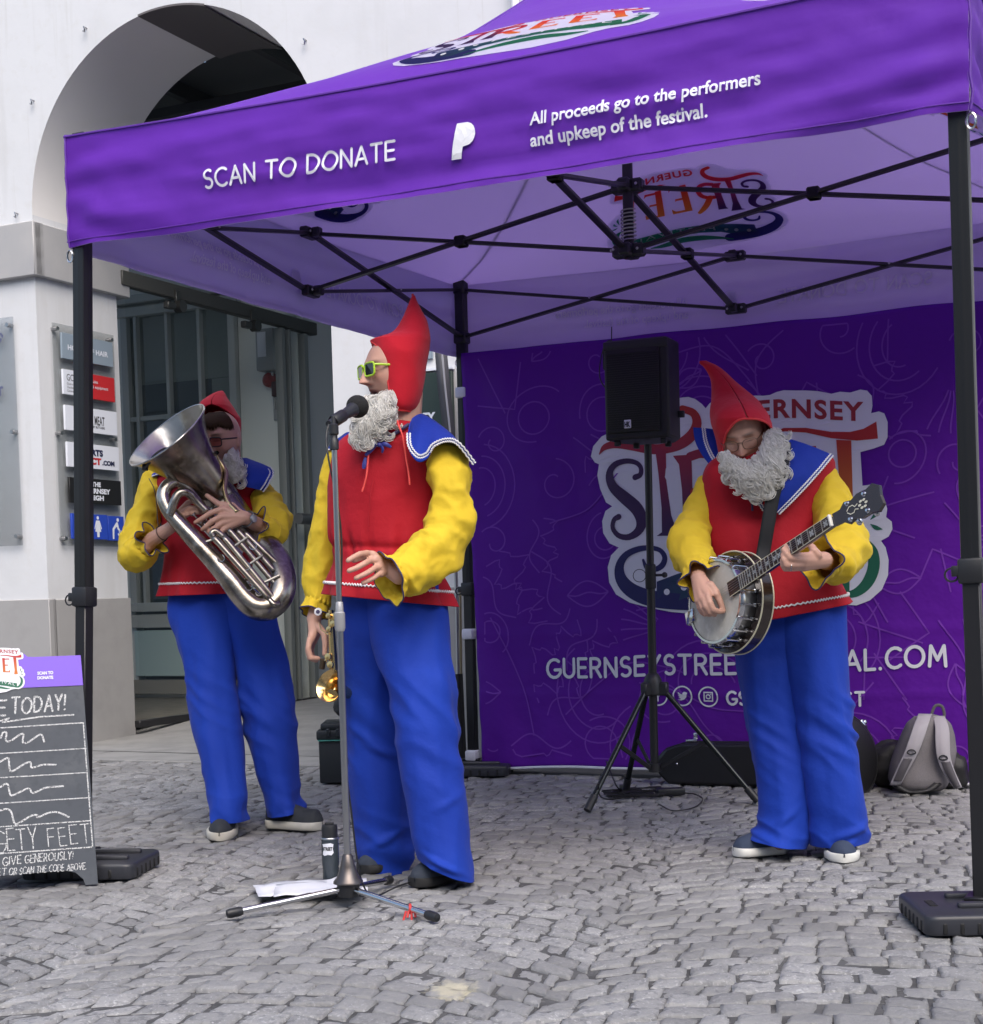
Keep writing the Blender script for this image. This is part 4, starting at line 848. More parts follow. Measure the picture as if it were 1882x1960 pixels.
mb = MB(); mb.lathe([(.001,-.045),(.011,-.045),(.0125,-.02),(.0155,.04),(.019,.085),(.0225,.10),(.0225,.112),(.012,.114)], mc0, mdir, 22); mb.build('handle', mat('dark_mic_body', (.035,.038,.045), .38, .4), mic)
mb = MB(); mb.ball(mc0+mdir*.13, (.036,.036,.036), frame(mdir), 16, 24); mb.build('foam_windshield', mat('black_foam', (.010,.010,.011), .95, bump=(600,.8,.002)), mic, smooth=180)
mb = MB(); p = [mc0-mdir*.045, mc0-mdir*.06-ZV*.03, CT+Vector((-.02,.01,-.05)), CT+Vector((.012,.012,-.3)), HB+Vector((-.012,.012,.7)), HB+Vector((.014,.01,.3)), HB+Vector((.05,.05,.03)), HB+Vector((.16,.25,.012)), HB+Vector((.4,.7,.01))]
mb.tube([Vector(a) for a in spline(p, 60)], .0028, 6); mb.build('cable', M_BLACKPL, mic)
# papers, bottle
mb = MB(); M_PAPER = mat('white_paper', (.62,.63,.69), .7)
pc = gp(585, 1716)
def paper(c, rot_, w_, h_, z0, curl):
    ax = Matrix.Rotation(rot_, 3, 'Z'); return [[Vector(c)+ax@Vector((w_*(i/8-.5), h_*(j/8-.5), 0))+ZV*(z0+.009+.013*nz(i*.5+z0*99, j*.5)+curl*max(0, i/8-.75)**2) for j in range(9)] for i in range(9)]
for k, (dx, dy, r, cu) in enumerate(((-.02,.06,.25,.1),(.05,.0,.1,.02))):
    mb = MB(); mb.grid(paper(pc+Vector((dx,dy,0)), r, .29, .2, .012+.006*k, cu)); tag(mb.build('paper_sheet', M_PAPER, smooth=180, solid=.001), ['crumpled white set list sheet under the left leg of the microphone stand','flat white set list sheet under the stand hub, lying on the crumpled one'][k], 'paper', 'set list sheets on the ground')
bo_ = thing('water_bottle', Vector((-.545,5.03,0)), 'dark tumbler bottle with white logo standing behind the microphone stand', 'bottle')
o = bo_.location
mb = MB(); mb.lathe([(.001,.004),(.025,.004),(.027,.012),(.0265,.05),(.0285,.075),(.0285,.148),(.027,.155),(.001,.156)], o, ZV, 24); mb.build('body', mat('dark_tinted_plastic', (.035,.045,.055), .15, bump=(20,.1,.003)), bo_)
mb = MB(); mb.lathe([(.029,.148),(.029,.152),(.0275,.154)], o, ZV, 24); mb.build('ring', M_STEEL, bo_)
mb = MB(); mb.lathe([(.026,.155),(.0265,.185),(.024,.195),(.001,.197)], o, ZV, 24); mb.box(o+ZV*.199, (.03,.012,.008), None, .003); mb.build('lid', M_BLACKPL, bo_)
def bt(a, b): t = -1.75+a/.029; return o+Vector((.029*math.cos(t), .029*math.sin(t), .118+b))
mb = MB(); mb.poly([(-.02,-.018),(-.012,-.022),(0,-.018),(.012,-.02),(.02,-.012),(.017,.0),(.02,.016),(.01,.02),(-.006,.018),(-.02,.016),(-.016,0)], bt, .006); q_ = mb.build('logo_print', M_WHITE, bo_, smooth=0)
mb = MB(); put_text(mb, 'STREET', 0, -.004, .011, lambda a, b: bt(a, b)+(bt(a, b)-o-ZV*(bt(a, b)-o).z).normalized()*.0006, .032, .05, align='c'); mb.build('lettering', M_BLACKPL, q_, smooth=0)
# ================================================================= loudspeaker on tripod
SP = Vector((.716, 6.84, 0))
ss = thing('speaker_stand', SP, 'black tripod speaker stand before the purple banner', 'speaker stand')
zj, zb_, zt_, zk = .517, .125, 1.575, 1.0
mb = MB(); mb.tube([SP+ZV*zb_, SP+ZV*1.04], .0185, 18); mb.build('lower_tube', M_BLACKMET, ss)
mb = MB(); mb.tube([SP+ZV*1.03, SP+ZV*zt_], .0165, 18); mb.build('upper_tube', M_BLACKMET, ss)
mb = MB(); mb.lathe([(.02,-.06),(.024,-.055),(.024,.045),(.019,.05)], SP+ZV*1.0, ZV, 18, cap=True); mb.tube([SP+Vector((.02,-.01,1.0)), SP+Vector((.055,-.02,1.0))], .006, 8); mb.ball(SP+Vector((.06,-.02,1.0)), .013)
mb.tube([SP+Vector((-.02,-.01,1.02))+Vector((-.03+.028*math.cos(t),0,-.02+.028*math.sin(t))) for t in [6.28*i/16 for i in range(17)]], .0016, 6); mb.build('collar', M_BLACKPL, ss)
mb = MB(); mb.lathe([(.021,-.05),(.04,-.045),(.04,.02),(.026,.045),(.02,.05)], SP+ZV*zj, ZV, 18, cap=True)
FT = [Vector((.398,6.512,.018)), Vector((1.135,6.664,.018)), Vector((.607,7.04,.018))]
FT = [gp(1127,1546,.018), gp(1447,1529,.018), gp(1198,1512,.018)]
for f_ in FT:
    d = (f_-SP); d.z = 0; d.normalize(); mb.box(SP+d*.045+ZV*(zj-.02), (.05,.035,.06), (d, ZV.cross(d), ZV), .006, 1)
mb.build('joint_hub', M_BLACKPL, ss)
mb = MB(); mb.lathe([(.02,-.02),(.027,-.018),(.027,.018),(.02,.02)], SP+ZV*(zb_+.02), ZV, 16, cap=True); mb.build('lower_hub', M_BLACKPL, ss)
for f_ in FT:
    d = (f_-SP); d.z = 0; d.normalize(); a = SP+d*.055+ZV*(zj-.03)
    mb = MB(); mb.tube([a, f_+(a-f_).normalized()*.03], .0125, 14); lg = mb.build('leg', mat('satin_black_tube', (.02,.024,.025), .25, .6), ss)
    e = (a-f_).normalized(); mb = MB(); mb.tube([f_-e*.015, f_+e*.06], .0175, 14); mb.build('rubber_foot', M_BLACKPL, lg)
    m_ = f_+(a-f_)*.53; mb = MB(); mb.bar(SP+d*.03+ZV*(zb_+.02), m_, .022, .008); mb.build('brace', M_BLACKMET, ss)
sk = thing('loudspeaker', SP+ZV*1.57, 'black loudspeaker with a small white badge on its tripod stand', 'loudspeaker')
SX = Matrix.Rotation(-.40, 3, 'Z'); sx, sy = SX@XV, SX@FH
def S(a, b, c): return SP+sx*a+sy*b+ZV*c
mb = MB(); pr_ = [(-.145,-.15),(.145,-.15),(.145,.02),(.09,.14),(-.09,.14),(-.145,.02)]
mb.slab(pr_, S(-.008,.02,1.59), sx, sy, .43); o_ = mb.build('cabinet', mat('black_cabinet', (.009,.009,.011), .55, bump=(250,.3,.001)), sk, smooth=30)
bv = o_.modifiers.new('edge', 'BEVEL'); bv.width = .012; bv.segments = 2
mb = MB(); mb.box(S(-.02,-.134,1.80), (.24,.012,.36), (sx,sy,ZV), .004)
for k in range(34): mb.box(S(-.02,-.141,1.635+k*.0098), (.232,.004,.0028), (sx,sy,ZV))
mb.build('grille', mat('black_grille', (.006,.006,.007), .5), sk)
mb = MB(); mb.box(S(-.008,-.128,1.995), (.29,.02,.04), (sx,sy,ZV), .006); mb.box(S(-.165,-.05,1.95), (.02,.06,.09), (sx,sy,ZV), .006); mb.box(S(.148,.02,1.70), (.03,.02,.03), (sx,sy,ZV), .004)
for a in (-.11,.10): mb.box(S(a,-.09,1.58), (.025,.025,.025), (sx,sy,ZV), .004); mb.box(S(a*.7,.08,1.58), (.025,.025,.025), (sx,sy,ZV), .004)
mb.build('trim', M_BLACKPL, sk)
mb = MB(); mb.box(S(-.045,-.145,1.655), (.031,.006,.036), (sx,sy,ZV), .002, 1); bdg = mb.build('badge', M_WHITE, sk)
mb = MB(); put_text(mb, 'HK', -.045, 1.643, .022, lambda a, b: S(a,-.1485,b), .026, .06, align='c'); mb.build('lettering', M_BLACKPL, bdg, smooth=0)
mb = MB(); mb.tube([Vector(a) for a in spline([S(-.09,.1,1.95), S(-.2,.1,2.06), S(-.23,.05,1.95), S(-.2,.0,1.85), S(-.12,.1,1.78)], 40)], .003, 6); mb.tube([S(-.19,.1,2.06), S(-.188,.1,2.12)], .0025, 6); mb.build('cable', M_BLACKPL, sk)
# cables and power brick on the ground
M_CABLE = mat('black_cable', (.011,.011,.012), .5)
rc = random.Random(4)
for k in range(5):
    c0 = gp(1195, 1523); p = [c0+Vector((rc.uniform(-.10,.20), rc.uniform(-.14,.14), .006+.003*k)) for _ in range(9)]
    mb = MB(); mb.tube([Vector(a) for a in spline(p, 110)], .0036, 6); tag(mb.build('cable', M_CABLE), 'tangled black cable on the cobbles beneath the speaker tripod', 'cable', 'tangled cables under the speaker stand')
mb = MB(); mb.tube([Vector(a) for a in spline([gp(1162,1497,.02)+Vector((0,.0,.1)), gp(1178,1500,.06), gp(1190,1518,.008), gp(1175,1530,.008), gp(1150,1525,.05), gp(1145,1500,.12)], 60)], .0034, 6); tag(mb.build('cable', M_CABLE), 'thin black cable looping up from the tangle to the left tripod leg', 'cable')
pbk = thing('power_brick', gp(1285,1525), 'black power brick lying on the cobbles right of the cable tangle', 'power adapter')
mb = MB(); ax = Matrix.Rotation(.12, 3, 'Z'); mb.box(gp(1284,1523)+ZV*.019, (.125,.055,.032), (ax@XV, ax@FH, ZV), .006); mb.build('housing', M_BLACKPL, pbk)
mb = MB(); mb.tube([Vector(a) for a in spline([gp(1312,1518,.02), gp(1330,1520,.008), gp(1345,1530,.006), gp(1330,1545,.006), gp(1290,1552,.006), gp(1262,1540,.006)], 50)], .003, 6); mb.build('lead', M_CABLE, pbk)
mb = MB(); mb.box(gp(1196,1516)+ZV*.02, (.05,.035,.03), None, .006); tag(mb.build('plug', mat('dark_plug', (.03,.035,.035), .4)), 'dark mains plug in the cable tangle by the rear tripod foot', 'plug')
# ================================================================= cases and bags along the banner
M_CASE = mat('black_case_vinyl', (.010,.010,.012), .42, bump=(180,.4,.0015))
ic = thing('instrument_case', gp(1360,1490), 'long low black instrument case lying in front of the banner', 'case')
ca = gp(1272,1496); cxv = E_.copy()
def C_(a, b, c): return ca+cxv*a-N_*b+ZV*c
mb = MB(); out = [(0,.05),(.05,.0),(.86,.0),(.9,.05),(.9,.15),(.86,.205),(.14,.2),(.03,.165),(-.01,.12)]
mb.slab(out, C_(0,-.04,0), cxv, ZV, .14); o_ = mb.build('shell', M_CASE, ic, smooth=35); bv = o_.modifiers.new('edge', 'BEVEL'); bv.width = .015; bv.segments = 3
mb = MB()
for i in range(9):
    a, b = out[i], out[(i+1) % 9]
    mb.tube([C_(a[0],.035,a[1]), C_(b[0],.035,b[1])], .006, 6)
mb.build('seam', M_BLACKPL, ic)
for a in (.16,.62):
    mb = MB(); mb.box(C_(a,.03,.208), (.055,.06,.012), (cxv,N_,ZV), .003); mb.box(C_(a+.005,.0,.225), (.02,.015,.035), (cxv,N_,ZV), .004); mb.build('latch', M_CHROME, ic)
mb = MB(); mb.ball(C_(.1,.10,.10), .006, nu=6, nv=8); mb.build('stud', M_CHROME, ic)
bc = thing('banjo_case', gp(1610,1512), 'round black banjo case with metal studs standing behind the banjo player', 'case')
cc = at(1597, 1453, 6.95); cax = Vector((.45,-.86,.18)).normalized()
mb = MB(); mb.lathe([(.001,-.07),(.185,-.07),(.20,-.06),(.205,-.05),(.205,.05),(.20,.06),(.185,.07),(.001,.07)], cc, cax, 40); mb.build('shell', M_CASE, bc)
fx_, fy_, fz_ = frame(cax)
mb = MB()
for h in (-.045,.045): mb.tube([cc+cax*h+(fx_*math.cos(t)+fy_*math.sin(t))*.207 for t in [6.283*i/48 for i in range(48)]], .007, 6, closed=True)
mb.build('rim_band', M_BLACKPL, bc)
def rimpt(u, v): 
    P = onp(u, v, cc, cax)-cc; P.normalize(); return P
for u, v in ((1659,1404),(1690,1459)):
    for h in (-.02,.02):
        r_ = rimpt(u, v); mb = MB(); mb.ball(cc+r_*.207+cax*h, .008, nu=6, nv=10); mb.build('stud', M_CHROME, bc)
r_ = rimpt(1650,1378); mb = MB(); mb.box(cc+r_*.215+cax*.03, (.05,.03,.03), (r_.cross(cax), cax, r_), .006); mb.box(cc+r_*.23+cax*.03, (.02,.03,.02), (r_.cross(cax), cax, r_), .004); mb.build('latch', M_CHROME, bc)
def blob(c, r, seed, name, m, label, cat, n=.16):
    P = []; c = Vector(c)
    for i in range(25):
        a = math.pi*i/24; row = []
        for j in range(40):
            b = 2*math.pi*j/40; d = Vector((math.sin(a)*math.cos(b), math.sin(a)*math.sin(b), math.cos(a)))
            k = 1+n*noise.noise(d*2.2+Vector((seed,0,0)))+.06*noise.noise(d*7+Vector((seed,3,0)))
            sq_ = (abs(d.x)**3+abs(d.y)**3+abs(d.z)**3)**(-1/3); p = c+Vector((d.x*r[0], d.y*r[1], d.z*r[2]))*k*sq_*.92; p.z = max(p.z, .004); row.append(p)
        P.append(row)
    mb = MB(); mb.grid(P, cv=True); return tag(mb.build(name, m, smooth=180), label, cat)
M_BAGBLK = mat('black_nylon', (.010,.010,.012), .6, bump=[(30,.4,.008),(500,.3,.001)])
blob(at(1722,1466,7.12)+ZV*.0, (.15,.09,.125), 3, 'soft_bag', M_BAGBLK, 'soft black bag slumped between the round case and grey backpack', 'bag')
blob(at(1822,1480,7.05), (.075,.07,.10), 8, 'soft_bag', M_BAGBLK, 'small black bag half hidden right of the grey backpack', 'bag')
# backpack
M_BPK = mat('grey_heather_fabric', (.155,.145,.155), .8, bump=[(22,.35,.008),(700,.35,.001)], var=[(400,(.12,.112,.12),.45,.6)]); M_BPL = mat('light_grey_strap', (.30,.285,.31), .75, bump=(600,.3,.001)); M_BPD = mat('dark_grey_mesh', (.075,.07,.08), .8, bump=(400,.4,.001))
bk = thing('backpack', gp(1765,1514), 'grey rucksack with pale shoulder straps leaning against the banner', 'backpack')
BD = 6.93
def K(u, v, o=0.): return at(u, v, BD-o)
def bprof(v):
    ys = [1367,1372,1384,1405,1435,1465,1490,1503,1512]; l = [1772,1752,1738,1728,1716,1706,1703,1708,1716]; r = [1788,1806,1818,1825,1828,1822,1815,1808,1800]; dp = [.01,.05,.075,.09,.10,.11,.115,.11,.09]
    return interp(v, ys, l), interp(v, ys, r), interp(v, ys, dp)
P = []
for k in range(30):
    v = 1367+(1512-1367)*k/29; l, r, dp = bprof(v); cL, cR = K(l, v), K(r, v); c = (cL+cR)/2; hw = (cR-cL).length/2; row = []
    for j in range(36):
        t = 2*math.pi*j/36; ct, st_ = math.cos(t), math.sin(t); cx = math.copysign(abs(ct)**.7, ct); sx_ = math.copysign(abs(st_)**.7, st_)
        p = c+RT*(cx*hw)+FH*(sx_*dp); p += FH*(.012*nz(p.x*16, p.z*10, 2)); p.z = max(p.z, .01); row.append(p)
    P.append(row)
mb = MB(); mb.grid(P, cv=True, capu=True); mb.build('main_body', M_BPK, bk, smooth=180)
def strap(pts, wd, m, nm, o=.02):
    rows = []
    for (u, v, w_, oo) in [tuple(q) for q in spline([(a, b, c, d) for a, b, c, d in pts], 26)]:
        c = K(u, v, oo); rows.append([c+RT*(w_*x)+FH*(-.012*(1-abs(x*2))*(1 if abs(x) < .5 else 0)) for x in (-.5,-.42,-.2,0,.2,.42,.5)])
    mb = MB(); mb.grid(rows); return mb.build(nm, m, bk, smooth=180, solid=.012)
strap([(1771,1368,.058,.03),(1762,1392,.06,.11),(1752,1420,.06,.135),(1742,1445,.056,.135),(1728,1472,.05,.13),(1713,1502,.042,.11)], .05, M_BPL, 'shoulder_strap')
strap([(1797,1372,.05,.03),(1803,1395,.058,.10),(1804,1420,.06,.13),(1806,1448,.056,.14),(1815,1475,.05,.14),(1834,1508,.03,.13)], .05, M_BPL, 'shoulder_strap')
strap([(1738,1452,.032,.148),(1728,1472,.032,.145),(1718,1494,.03,.125)], .03, M_BPD, 'webbing'); strap([(1810,1458,.032,.15),(1818,1478,.032,.15),(1832,1506,.02,.14)], .03, M_BPD, 'webbing')
for u, v in ((1745,1441),(1806,1452)):
    mb = MB(); mb.tube([K(u, v, .16)+RT*(.018*math.cos(t))+ZV*(.013*math.sin(t) if math.sin(t) > 0 else .006*math.sin(t)) for t in [6.283*i/20 for i in range(20)]], .0032, 6, closed=True); mb.build('ring', M_BLACKPL, bk)
mb = MB(); mb.tube([Vector(a) for a in spline([K(1782,1372), K(1790,1352), K(1803,1352), K(1808,1368), K(1804,1378)], 24)], .007, 8, flat=.5); mb.build('carry_handle', M_BPD, bk)
strap([(1716,1504,.02,.10),(1740,1516,.03,.12),(1775,1513,.03,.13),(1795,1500,.03,.12)], .03, M_BAGBLK, 'waist_strap')
P = [[K(u, v, o)+FH*0 for u in (1735,1750,1770,1790,1800)] for v, o in ((1482,.118),(1496,.128),(1510,.125),(1514,.09))]
# ================================================================= equipment box behind the singer
eb = thing('equipment_box', gp(690,1500), 'black lidded tool box behind the singer legs', 'box')
e0 = gp(612,1503)
def Eb(a, b, c): return e0+XV*a+FH*b+ZV*c
mb = MB(); mb.box(Eb(.24,.16,.115), (.48,.3,.215), None, .008); mb.build('body', mat('dark_box_plastic', (.016,.02,.023), .5, bump=(60,.15,.003)), eb)
mb = MB(); mb.box(Eb(.24,.16,.25), (.5,.32,.05), None, .01); mb.box(Eb(.24,.16,.29), (.46,.28,.035), None, .01)
for k in range(8): mb.box(Eb(.05+k*.05,.0,.262), (.02,.02,.04), None, .003, 1)
mb.build('lid', mat('box_lid_plastic', (.02,.024,.027), .4), eb)
mb = MB(); mb.box(Eb(.24,.002,.224), (.485,.012,.005), None); mb.build('teal_line', mat('teal_seal', (.08,.33,.27), .5), eb, smooth=0)
blob(Eb(.22,.15,.39), (.16,.11,.085), 5, 'pouch', M_BAGBLK, 'black padded pouch sitting on top of the tool box', 'pouch', .1)
# ================================================================= feather flag by the rear leg
ff = thing('feather_flag', at(884,1480,8.45), 'furled dark feather flag on a black tube behind the rear tent leg', 'flag')
FD = 8.45
mb = MB(); mb.tube([at(886,1484,FD), at(877,1290,FD)], .026, 14); mb.build('base_tube', M_BLACKMET, ff)
mb = MB(); mb.tube([at(877,1290,FD), at(874,1130,FD), at(868,980,FD)], .011, 12); mb.build('pole', M_POLE, ff); mb = MB(); mb.tube([at(883,1290,FD+.02), at(881,1130,FD+.02)], .007, 12); mb.build('slim_pole', mat('brass_pole', (.45,.38,.25), .35, .9), ff)
rows = [[at(u, v, FD), at(u+w_*.5, v, FD-.03), at(u+w_, v, FD)] for u, v, w_ in ((832,660,22),(838,740,24),(848,820,22),(856,900,18),(864,980,12),(868,1020,6))]
mb = MB(); mb.grid(rows); mb.build('sail', mat('charcoal_flag', (.05,.05,.06), .6), ff, smooth=180, solid=.004)
mb = MB(); mb.tube([at(u, v, FD-.03) for u, v in ((845,660),(852,740),(861,820),(868,900),(872,980))], .006, 8); mb.build('edge_cord', mat('pale_cord', (.35,.35,.38), .6), ff)
# ================================================================= people: helpers
M_SKIN = mat('skin', (1,1,1), .48, attr=True, bump=[(90,.12,.003),(420,.15,.0008)], spec=.4)
def cloth(nm, c, var=None, rough=.75, sheen=.04, transl=0.): return mat(nm, c, rough, bump=[(22,.25,.012),(60,.15,.004),(900,.15,.0006)], var=var, sheen=sheen, spec=.25, transl=transl)
M_RED = cloth('red_cotton', (.40,.008,.020), [(3,(.35,.006,.016),.4,.65)])
M_REDF = cloth('red_felt', (.52,.010,.026), [(4,(.46,.008,.02),.4,.65)], .85, .1)
M_YEL = cloth('yellow_cotton', (.78,.57,.04), [(3,(.74,.52,.03),.4,.65)], transl=.15)
M_BLU = cloth('blue_cotton', (.007,.042,.36), [(2,(.006,.034,.31),.4,.65)])
M_COL = cloth('blue_collar', (.006,.028,.29))
M_TRIM = mat('white_braid', (.74,.74,.76), .7, bump=(600,.4,.001)); M_PINK = cloth('red_edge', (.66,.05,.055)); M_PIPE = mat('dark_blue_edging', (.03,.025,.09), .6)
M_HAIRW = mat('white_beard_fibre', (.74,.73,.70), .5, var=[(60,(.64,.62,.57),.5,.68)], transl=.2)
M_HAIRB = mat('brown_hair', (.040,.022,.013), .7, spec=.15, bump=[(250,.6,.002)])
def ZZ(x0, y0, k): return lambda x, y: ((x0+x*k)/1.0446, (y0+y*k)/1.0446)
def loft_rows(rows, n=84, m=90, disp=None, ex=2.4, lo=0., hi=2*math.pi, smooth=True):
    R_ = np.array(rows, float); T_ = np.linspace(0, len(R_)-1, m)
    out = []
    for i, t in enumerate(T_):
        q = spline_at(R_, t); ul, vl, ur, vr, d, th = q[:6]
        L, R = at(ul, vl, d), at(ur, vr, d); c = (L+R)/2; a = (R-L)/2; row = []
        for j in range(n):
            th_ = lo+(hi-lo)*j/(n if hi-lo > 6.28 else n-1); ct, st_ = math.cos(th_), math.sin(th_)
            cx = math.copysign(abs(ct)**(2/ex), ct); sx_ = math.copysign(abs(st_)**(2/ex), st_)
            p = c+a*cx+FH*(th*sx_); nn = (a.normalized()*ct/max(a.length, .01)+FH*(st_/max(th, .01))).normalized()
            if disp: p = p+nn*disp(p, th_, i/(m-1))
            row.append(p)
        out.append(row)
    return out
def spline_at(P, t):
    i = min(int(t), len(P)-2); f = t-i; g = lambda j: P[max(0, min(len(P)-1, j))]
    p0, p1, p2, p3 = g(i-1), g(i), g(i+1), g(i+2)
    m1, m2 = (p2-p0)*.5, (p3-p1)*.5
    return p1*(2*f**3-3*f*f+1)+m1*(f**3-2*f*f+f)+p2*(3*f*f-2*f**3)+m2*(f**3-f*f)
def ridge(p, sc, seed, amp):
    n_ = noise.noise(Vector((p.x*sc[0]+seed, p.y*sc[1], p.z*sc[2]))); return amp*(.45-abs(n_)*1.9)
def soft(p, sc, seed, amp): return amp*noise.noise(Vector((p.x*sc[0]+seed, p.y*sc[1], p.z*sc[2])))
def creases(lst, P0):
    # explicit folds: (u, v, angle, length, width, amp) in picture units turned to metres around the garment
    pass
def tube_rows(path, n=72, m=110, disp=None, flat=1.):
    R_ = np.array(path, float); C_ = []; rad = []
    for t in np.linspace(0, len(R_)-1, m):
        q = spline_at(R_, t); C_.append(at(q[0], q[1], q[3])); rad.append(q[2]*q[3]/CF)
    x = None; rows = []
    for i in range(m):
        tg = (C_[min(i+1, m-1)]-C_[max(i-1, 0)]).normalized()
        if x is None: x = frame(tg, (0,-1,.2))[0]
        x = x-tg*x.dot(tg); x.normalize(); y = tg.cross(x); row = []
        for j in range(n):
            a = 2*math.pi*j/n; nn = x*math.cos(a)+y*math.sin(a); p = C_[i]+nn*rad[i]
            if disp: p = C_[i]+nn*(rad[i]+disp(p, a, i/(m-1), nn))
            row.append(p)
        rows.append(row)
    return rows, C_
def sleeve(par, path, seed, gather=.86, amp=.010, edge=M_PIPE, name='sleeve', frill=.16, nw=7, folds=()):
    def dsp(p, a, t, nn):
        v = ridge(p, (9, 9, 9), seed, amp)+ridge(p, (17, 17, 17), seed+5, amp*.55)+ridge(p, (36, 36, 36), seed+8, amp*.16)+soft(p, (5, 5, 5), seed+9, amp*.9)
        for (ft, fa, fw, fl, fam) in folds:      # fold across the tube: position, angle, width, half-length, height
            da = (a-fa+math.pi) % (2*math.pi)-math.pi
            v += fam*math.exp(-((t-ft-.05*math.sin(da*1.3))/fw)**2)*math.exp(-(da/fl)**2)
        g = math.exp(-((t-gather)/.035)**2); v = v*(1-g*.7)+g*.004*math.sin(a*15+seed)
        if t > gather: k = (t-gather)/(1-gather); v = v*(1-.6*k)+frill*.05*k*math.sin(a*nw+seed)+.004*k*math.sin(a*2*nw+1)
        return v
    rows, C_ = tube_rows(path, disp=dsp)
    mb = MB(); mb.grid(rows, cv=True); o = mb.build(name, M_YEL, par, smooth=180, solid=.003)
    if edge: mb = MB(); mb.tube(rows[-1], .0026, 6, closed=True); mb.build('cuff_edging', edge, o)
    return o, rows
def caps(mb, pts, rad, n=12):
    pts = [Vector(p) for p in pts]
    for i in range(len(pts)-1):
        a, b = pts[i], pts[i+1]; ra, rb = rad[i], rad[i+1]; L = (b-a).length
        if L < 1e-6: continue
        d = (b-a)/L; prof = [(max(1e-5, ra*math.sin(t)), -ra*math.cos(t)) for t in [math.pi/2*k/5 for k in range(6)]]+[(max(1e-5, rb*math.cos(t)), L+rb*math.sin(t)) for t in [math.pi/2*k/5 for k in range(6)]]
        mb.lathe(prof, a, d, n)
def fingers(mb, chains):
    # each chain: list of world points, radius at root, radius at tip
    for pts, r0, r1 in chains:
        n_ = len(pts); caps(mb, pts, [r0+(r1-r0)*i/(n_-1) for i in range(n_)], 12)
HEADS = []
def head(mb, c, f, up, s=1., mouth=0., nose=1.):
    f = Vector(f).normalized(); up = Vector(up); up = (up-f*up.dot(f)).normalized(); x = up.cross(f)*-1   # x: picture-right for a face turned to the viewer
    x = f.cross(up)
    c = Vector(c); P = []; nu, nv_ = 72, 96
    def G(a, b, a0, b0, sa, sb): return math.exp(-((a-a0)/sa)**2-((b-b0)/sb)**2)
    for i in range(nu+1):
        th = 1e-3+(math.pi-2e-3)*i/nu; row = []
        for j in range(nv_):
            ph = 2*math.pi*j/nv_; dx, dy, dz = math.sin(th)*math.cos(ph), math.sin(th)*math.sin(ph), math.cos(th)
            k = (abs(dx)**2.3+abs(dy)**2.3+abs(dz)**2.3)**(-1/2.3)
            X, Y, Z = .077*dx*k, .094*dy*k, .116*dz*k
            if Z < 0: q = min(1, -Z/.116); X *= 1-.30*q**1.6; Y = Y*(1-.10*q) if Y > 0 else Y*(1-.42*q)
            if Z > .04: Y -= .012*((Z-.04)/.076)**2*(1 if Y > 0 else -.3)
            if Y > 0:
                wy = min(1, Y/.05); ax_ = abs(X)
                b = .006*G(ax_, Z, .026, .030, .022, .010)-.012*G(ax_, Z, .031, .006, .017, .013)+.004*G(ax_, Z, .031, .004, .011, .006)
                if -.045 < Z < .03: b += nose*(.004+.022*min(1, max(0, (.02-Z)/.052)))*math.exp(-(X/(.0085+.006*max(0, (.02-Z)/.06)))**2)*(1 if Z > -.036 else max(0, 1-(-.036-Z)/.006))
                b += .006*G(ax_, Z, .014, -.033, .007, .008)+.005*G(ax_, Z, .044, -.018, .02, .018)-.004*G(ax_, Z, .036, -.055, .014, .022)+.007*G(X, Z, 0, -.062, .032, .026)
                b += .006*G(X, Z, 0, -.056, .020, .0055)+.007*G(X, Z, 0, -.072-mouth*.012, .018, .006)-.005*G(X, Z, 0, -.0640, .022, .003)-mouth*.020*G(X, Z, 0, -.066, .016, .008)-.004*G(X, Z, 0, -.083-mouth*.01, .016, .006)+.009*G(X, Z, 0, -.103, .018, .014)
                Y += b*wy
            row.append(c+(x*X+f*Y+up*Z)*s)
        P.append(row)
    mb.grid(P, cv=True)
    for sg in (-1, 1):
        e = c+(x*(sg*.077)+f*-.008+up*-.006)*s
        mb.ball(e, (.008*s, .017*s, .031*s), ((x*sg+f*-.35).normalized(), (f+x*sg*.35).normalized(), up), 8, 12)
    HEADS.append((c, f, up, x, s, mouth))
    return c, f, up, x, s
SK, SKD, SKR, LIP = (.54,.31,.235), (.36,.18,.125), (.60,.26,.20), (.40,.17,.14)
